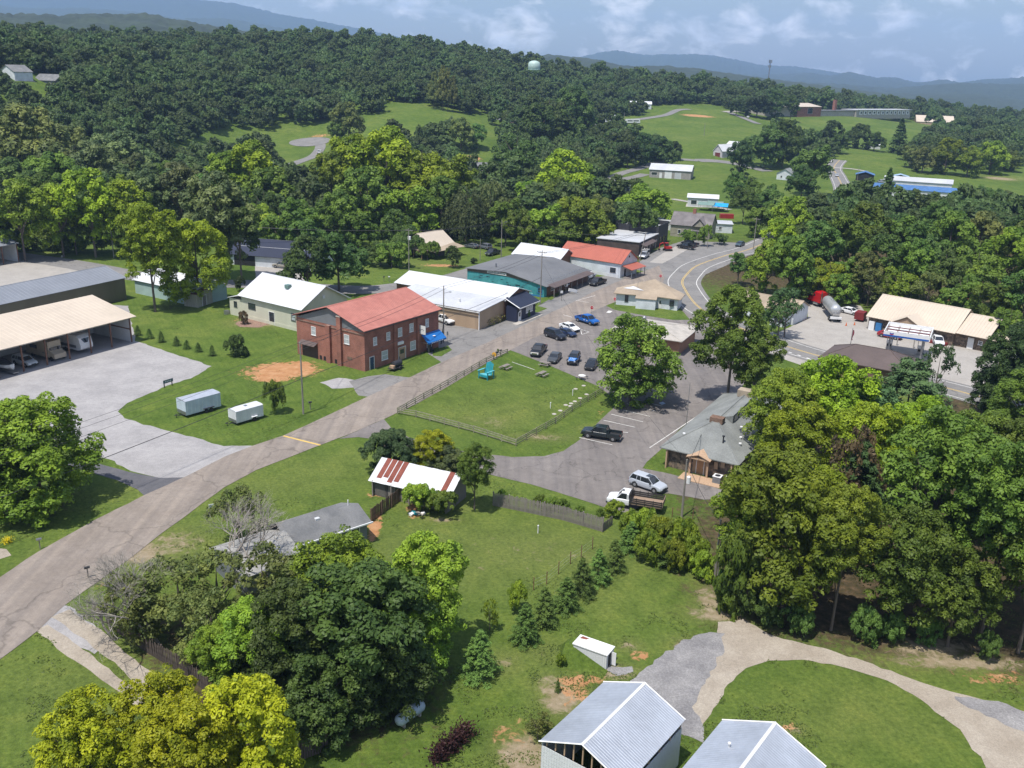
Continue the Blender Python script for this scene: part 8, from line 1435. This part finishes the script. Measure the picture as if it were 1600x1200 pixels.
grp([(1440, 222, 270, 22, 'md', 'ol'), (1475, 218, 272, 26, 'md', 'lg'), (1510, 220, 276, 26, 'md', 'lg'), (1545, 222, 272, 26, 'md', 'lg'), (1575, 225, 268, 20, 'md', 'mg'), (1420, 228, 262, 16, 'md', 'ol'), (1535, 285, 318, 15, 'md', 'gg'), (1560, 290, 320, 12, 'md', 'gg'), (1340, 195, 232, 20, 'md', 'dg'), (1365, 200, 236, 18, 'md', 'gg'), (1310, 200, 240, 18, 'md', 'dg'), (1295, 190, 235, 18, 'mt', 'dk'), (1415, 215, 250, 16, 'md', 'dg')], 'broadleaf tree around the far meadow', 'trees around the far meadow')
grp([(1150, 150, 181, 12, 'md', 'dg'), (1182, 142, 184, 22, 'mt', 'dk'), (1210, 143, 187, 20, 'mt', 'dg'), (1234, 150, 190, 13, 'md', 'gg')], 'x', 'clump left of the school')
for r in TL:
    x, yt, yb, hw, sty, tone, lab = r[:7]; g = r[7] if len(r) > 7 and r[7] != 'x' else None
    tree(x, yt, yb, hw, sty, tone, lab, cat='shrub' if sty == 'bu' else 'tree', group=g, name=(r[8] if len(r) > 8 else None))
print('trees placed', NT)
for x, y in [(77, 98), (84, 108), (70, 88), (94, 120), (104, 135), (64, 78)]: tree(0, 0, 0, 0, 'hi', 'mg', 'green tree of the right wood beyond the edge of the view', group='right wood beyond the view', at=(x, y, 0), H=random.uniform(15, 19), R=random.uniform(5, 7))
# ---- bare, dead-looking tree in the foreground: forked limbs grown by recursion
def bare(px, py, h, seed, label, lean=0.0):
    g = random.Random(seed); p = T(px, py); o = thing('bare_tree', label, 'tree', tuple(p)); m = MB(); tw = MB()
    def grow(a, d, l, r, lvl):
        b_ = a + d * l; mid = a + d * l * .5 + Vector((g.uniform(-.06, .06), g.uniform(-.06, .06), g.uniform(-.02, .06))) * l
        (m if lvl < 3 else tw).tube([a, mid, b_], [r, r * .82, r * .62], 5 if lvl < 3 else 3, cap=lvl < 3)
        if lvl >= 6: return
        for _ in range(3 if lvl < 5 else 2):
            q = Vector((g.gauss(0, 1), g.gauss(0, 1), g.gauss(.15, .6))).normalized(); nd = (d * .9 + q * .75).normalized()
            grow(mid.lerp(b_, g.uniform(.3, 1)) if lvl else b_, nd, l * g.uniform(.58, .82), r * .58, lvl + 1)
    for k in range(3): grow(Vector((0, 0, 0)), Vector((lean + g.uniform(-.45, .45), g.uniform(-.4, .4), 1)).normalized(), h * .34, .16, 0)
    m.build('limb', M_barkg, o); t_ = tw.build('twigs', M_barkg, o); t_['kind'] = 'stuff'; return o
bare(250, 1010, 10.5, 3, 'grey bare branched tree leaning over the board fence', -.2); bare(375, 925, 10.5, 8, 'grey leafless tree in front of the pale old roof'); bare(180, 1000, 5.0, 12, 'small bare bush of grey branches by the gravel track', -.3)
# ================================================================== wood beyond: single trees then the mass
def occupied_mask(X, Y, polys):
    k = np.zeros(X.shape, bool)
    for q in polys: k |= inpoly(X, Y, q)
    return k
ROADW = [ (HWw[i], HWw[i + 1]) for i in range(len(HWw) - 1)]
g = np.random.default_rng(5); pts = []
Y = 292.0
while Y < 1750:
    sp_ = 8.2 if Y < 420 else (9.8 if Y < 1000 else 13); hw_ = 0.66 * Y + 40; n = int(2 * hw_ / sp_)
    xs = np.linspace(-hw_, hw_, n) + g.uniform(-.42, .42, n) * sp_; ys = Y + g.uniform(-.42, .42, n) * sp_; pts.append(np.stack([xs, ys], 1)); Y += sp_
P = np.concatenate(pts); keep = ~occupied_mask(P[:, 0], P[:, 1], CLEARW)
for c in (CLEARW):
    q = np.array(c)
    for i in range(len(q)):       # keep crowns off the clearing edge
        a = q[i]; b_ = q[(i + 1) % len(q)]; d = b_ - a; tt = np.clip(((P - a) @ d) / (d @ d + 1e-9), 0, 1); keep &= np.linalg.norm(P - (a + tt[:, None] * d), axis=1) > 3.2
for a, b_ in ROADW:
    a = np.array(a[:2]); b_ = np.array(b_[:2]); d = b_ - a; tt = np.clip(((P - a) @ d) / (d @ d + 1e-9), 0, 1); keep &= np.linalg.norm(P - (a + tt[:, None] * d), axis=1) > 9
WT = bpy.data.objects['water_tower'].location; keep &= ~((np.abs(P[:, 0] / P[:, 1] - WT.x / WT.y) < .016) & (P[:, 1] < WT.y + 8) & (P[:, 1] > WT.y - 30))
for tx, ty, tr in TREES_W:
    if ty > 270: keep &= np.hypot(P[:, 0] - tx, P[:, 1] - ty) > max(3.5, tr * 0.75)
for o in list(COL.objects):
    if o.parent is None and o.get('category') and o.type == 'EMPTY' and o.location.y > 285 and o.get('category') not in ('tree', 'shrub', 'mast', 'water tower'):
        for ch in o.children:
            if ch.type == 'MESH' and ch.name.startswith(('wall', 'classroom_wing', 'hall_wall', 'gym_wall', 'link_wing')):
                W = [o.matrix_basis @ Vector(c) for c in ch.bound_box]; x0 = min(w.x for w in W) - 6; x1 = max(w.x for w in W) + 6; y0 = min(w.y for w in W) - (70 if o['category'] in ('school',) or 'warehouse' in o.name or 'church' in o.name or 'workshop' in o.name else 16); y1 = max(w.y for w in W) + 5
                keep &= ~((P[:, 0] > x0) & (P[:, 0] < x1) & (P[:, 1] > y0) & (P[:, 1] < y1))
P = P[keep]
vis = np.array([0 < PR(x, y, 8)[0] + 40 < 1680 for x, y in P]); P = np.concatenate([P[vis], P[~vis][::3]])
Z = tz(P[:, 0], P[:, 1]); order = np.argsort(P[:, 1]); P = P[order]; Z = Z[order]
tonef = fbm(P[:, 0] / 60, P[:, 1] / 60, 3)
nI = max(0, min(len(P), 296 - NT)); k = 0
for i in range(len(P)):
    if k >= nI: break
    x, y = P[i]
    u, v = PR(x, y, Z[i] + 6)
    if not (0 < u < 1600): continue
    left = u < 720; k += 1; tn = tonef[i] + random.gauss(0, .12)
    tree(0, 0, 0, 0, random.choice(('md', 'md', 'mt')), ('dg' if tn < -.08 else 'gg' if tn < .08 else 'ol' if tn < .2 else 'mg'), 'green tree in the near edge of the wood beyond the ' + ('left slope' if left else 'middle houses'), group='trees of the near wood edge ' + ('left' if left else 'right'), at=(x, y, Z[i]), H=random.uniform(10, 16), R=random.uniform(4.2, 6.4))
    P[i] = (np.nan, np.nan)
ok = ~np.isnan(P[:, 0]); P = P[ok]; Z = Z[ok]; n = len(P); print('forest mass', n, 'individual', NT)
me = bpy.data.meshes.new('forest'); me.vertices.add(n); me.vertices.foreach_set('co', np.column_stack([P, Z - .4]).astype(np.float32).ravel())
a1 = me.attributes.new('size', 'FLOAT_VECTOR', 'POINT'); rr_ = g.uniform(4.4, 8.6, n) * np.where(P[:, 1] > 900, 1.25, 1); hh_ = rr_ * g.uniform(1.3, 2.0, n)
a1.data.foreach_set('vector', np.column_stack([rr_, rr_, hh_ / 1.5]).astype(np.float32).ravel())
a2 = me.attributes.new('turn', 'FLOAT', 'POINT'); a2.data.foreach_set('value', g.uniform(0, 6.28, n).astype(np.float32))
a3 = me.attributes.new('sort', 'INT', 'POINT'); a3.data.foreach_set('value', np.where(g.random(n) < .0, 3, g.integers(0, 3, n)).astype(np.int32))
fo = link('forest', me); tag(fo, 'dense dark green mixed wood covering the far slopes and ridge', 'wood', kind='stuff'); fo.color = (0.085, 0.125, 0.042, 1)
# sources: four tiny saplings that really stand in the wood
src = []
for k2, (ms, nm) in enumerate(zip(LO + CL, ('tree', 'tree', 'tree', 'conifer'))):
    q = P[40 + k2 * 3]; s = link('young_' + nm, ms); s.location = (q[0], q[1], Z[40 + k2 * 3]); s.scale = (5, 5, 6.5); s.color = (0.045, 0.07, 0.022, 1); tag(s, 'tree of the wood beyond the left slope', 'tree', 'saplings inside the wood'); src.append(s)
gn = bpy.data.node_groups.new('plant_wood', 'GeometryNodeTree'); gn.interface.new_socket('Geometry', in_out='INPUT', socket_type='NodeSocketGeometry'); gn.interface.new_socket('Geometry', in_out='OUTPUT', socket_type='NodeSocketGeometry')
gi = gn.nodes.new('NodeGroupInput'); go = gn.nodes.new('NodeGroupOutput'); m2p = gn.nodes.new('GeometryNodeMeshToPoints'); ip = gn.nodes.new('GeometryNodeInstanceOnPoints'); g2i = gn.nodes.new('GeometryNodeGeometryToInstance')
for s in reversed(src):
    oi = gn.nodes.new('GeometryNodeObjectInfo'); oi.inputs['Object'].default_value = s; oi.transform_space = 'ORIGINAL'; oi.inputs['As Instance'].default_value = False; gn.links.new(oi.outputs['Geometry'], g2i.inputs[0])
def na(nm, dt): x = gn.nodes.new('GeometryNodeInputNamedAttribute'); x.data_type = dt; x.inputs['Name'].default_value = nm; return x.outputs[0]
L = gn.links.new; L(gi.outputs[0], m2p.inputs[0]); L(m2p.outputs[0], ip.inputs['Points']); L(g2i.outputs[0], ip.inputs['Instance']); ip.inputs['Pick Instance'].default_value = True; L(na('sort', 'INT'), ip.inputs['Instance Index']); L(na('size', 'FLOAT_VECTOR'), ip.inputs['Scale'])
cx = gn.nodes.new('ShaderNodeCombineXYZ'); L(na('turn', 'FLOAT'), cx.inputs[2]); er = gn.nodes.new('FunctionNodeEulerToRotation'); L(cx.outputs[0], er.inputs[0]); L(er.outputs[0], ip.inputs['Rotation']); L(ip.outputs[0], go.inputs[0])
md = fo.modifiers.new('wood', 'NODES'); md.node_group = gn
# ================================================================== tufts in the grass
gq = np.random.default_rng(21); n = 300000; Yq = 45 + 150 * gq.random(n) ** 1.5; Xq = (gq.random(n) * 2 - 1) * (0.62 * Yq + 8)
dens = fbm(Xq / 7, Yq / 7, 4) + fbm(Xq / 1.3, Yq / 1.3, 2) * 0.7; k = dens > 0.14; Xq, Yq = Xq[k], Yq[k]
for nm, w in SHEETS: 
    if nm != 'verge': k = ~inpoly(Xq, Yq, w); Xq, Yq = Xq[k], Yq[k]
for o in COL.objects:
    if o.parent is None and o.type == 'EMPTY' and o.get('category') in ('building', 'house', 'garage', 'shelter', 'shed', 'store', 'shop'):
        c, s_ = cos(-o.rotation_euler.z), sin(-o.rotation_euler.z); dx_, dy_ = Xq - o.location.x, Yq - o.location.y; u, v = dx_ * c - dy_ * s_, dx_ * s_ + dy_ * c; bb = [q for ch in o.children if ch.type == 'MESH' for q in ch.bound_box]
        x0, x1, y0, y1 = min(q[0] for q in bb), max(q[0] for q in bb), min(q[1] for q in bb), max(q[1] for q in bb); k = ~((u > x0) & (u < x1) & (v > y0) & (v < y1)); Xq, Yq = Xq[k], Yq[k]
n = min(len(Xq), 60000); Xq, Yq = Xq[:n], Yq[:n]; RNG = gq
me = leaves_mesh('grass_tufts', np.column_stack([Xq, Yq, gq.uniform(.01, .08, n)]), np.column_stack([gq.normal(0, .5, n), gq.normal(0, .5, n), np.full(n, .9)]), .12, np.clip(.5 + fbm(Xq / 5, Yq / 5, 3) + gq.normal(0, .15, n), 0, 1), M_leaf, .4)
o = tag(link('grass_tufts', me), 'coarse tufts scattered through the mown grass', 'grass', kind='stuff'); o.color = (.105, .145, .034, 1)
# ================================================================== far ridges and mountains
def ridge(name, crest, D, depth, base, col, rough_amp, seed, n=260, rows=26, kind='structure', front=0.8):
    """hill built at its true distance: crest heights read off the skyline, long front slope with folds"""
    pts = []
    for px, py in crest:
        d = ray(px, py); t = D / d[1]; pts.append((d[0] * t, CAMH + d[2] * t))
    pts = np.array(pts); xs = np.linspace(pts[0, 0], pts[-1, 0], n); hz = np.interp(xs, pts[:, 0], pts[:, 1]); k = np.ones(7) / 7; hp = np.pad(hz, 3, mode='edge'); hz = np.convolve(hp, k, 'valid')
    V = []; F = []
    for r in range(rows):
        f = r / (rows - 1) * 1.5 - front * 1.0
        yy = D + f * depth; w = np.exp(-(f / 0.36) ** 2) if f > 0 else np.cos(np.clip(-f / front, 0, 1) * pi / 2) ** 1.3
        fold = fbm(xs / (depth * .35) + seed, np.full(n, yy) / (depth * .35), 5); z = base + (hz - base) * w + fold * (hz - base) * .55 * (1 - w) * min(1, w * 4 + .1) + fbm(xs / 24, np.full(n, yy) / 24 + seed, 3) * rough_amp
        V += list(zip(xs * (yy / D), np.full(n, yy), z))
    ii = np.arange(rows * n).reshape(rows, n); F = np.stack([ii[:-1, :-1], ii[:-1, 1:], ii[1:, 1:], ii[1:, :-1]], -1).reshape(-1, 4)
    me = np_mesh(name, np.array(V), F, col, smooth=False); return tag(link(name, me), kind=kind)
M_wooded = mat('wooded_hill', (0.018, 0.030, 0.014), 0.95, 0, .35, 0.02, col2=(0.032, 0.048, 0.022), bump=1.0, bs=.06, fine=.08)
ridge('hills', [(-400, 20), (0, 22), (60, 25), (120, 23), (200, 23), (245, 25), (262, 30), (290, 34), (340, 44), (400, 52), (470, 64), (560, 78)], 1900, 700, 10, M_wooded, 15, 1, n=520, rows=60)
ridge('hills', [(700, 92), (860, 86), (930, 92), (960, 100), (1000, 104), (1040, 103), (1080, 107), (1120, 112), (1180, 120), (1240, 128), (1320, 138), (1400, 150), (1500, 165)], 2600, 900, -10, M_wooded, 10, 2, n=300, rows=30)
ridge('hills', [(1080, 120), (1150, 119), (1210, 124), (1230, 127), (1300, 131), (1360, 135), (1400, 138), (1440, 134), (1500, 129), (1540, 131), (1600, 132), (1750, 128)], 4300, 1200, -15, M_wooded, 14, 3, n=300, rows=30)
ridge('hills', [(1180, 134), (1300, 142), (1400, 146), (1460, 147), (1520, 147), (1560, 152), (1600, 157), (1750, 160)], 3300, 900, -15, M_wooded, 11, 4, n=260, rows=30)
ridge('mountain', [(-500, -60), (-200, -40), (0, -26), (120, -18), (220, -8), (300, 0), (350, 4), (395, 12), (410, 17), (450, 26), (480, 30), (520, 38), (560, 45), (600, 53), (640, 64), (700, 78)], 9000, 3000, 0, M_wooded, 30, 5, n=260, rows=30)
ridge('mountain', [(-300, 2), (0, 10), (60, 14), (130, 13), (220, 20), (280, 30), (330, 28), (380, 33), (450, 46), (540, 56), (620, 66), (700, 80)], 6500, 1800, 0, M_wooded, 20, 6, n=240, rows=30)
ridge('mountain', [(880, 96), (940, 82), (962, 79), (985, 83), (1010, 87), (1040, 85), (1090, 85), (1120, 88), (1150, 94), (1190, 102), (1215, 103), (1240, 104), (1270, 108), (1310, 114), (1360, 124), (1420, 130)], 8600, 2800, 0, M_wooded, 30, 7, n=240, rows=30)
ridge('mountain', [(1080, 122), (1150, 116), (1210, 117), (1240, 115), (1265, 113), (1300, 119), (1322, 112), (1345, 117), (1372, 122), (1395, 120), (1430, 130), (1455, 127), (1478, 124), (1500, 130), (1540, 124), (1580, 123), (1600, 120), (1700, 112), (1800, 118)], 6400, 1800, 0, M_wooded, 20, 8, n=240, rows=30)
# air: one closed box of thin haze
hb = MB().box(-11500, 11500, -300, 12600, -160, 760).mesh('haze'); hm_ = bpy.data.materials.new('haze'); hm_.use_nodes = True; ht = hm_.node_tree; ht.nodes.clear(); ho = ht.nodes.new('ShaderNodeOutputMaterial'); pv = ht.nodes.new('ShaderNodeVolumePrincipled'); ht.links.new(pv.outputs[0], ho.inputs['Volume'])
pv.inputs['Color'].default_value = (0.42, 0.62, 1.0, 1); pv.inputs['Density'].default_value = HAZE_D; pv.inputs['Anisotropy'].default_value = 0.0
hb.materials.append(hm_); tag(link('haze', hb), 'thin blue summer haze filling the valley', 'haze', kind='stuff')
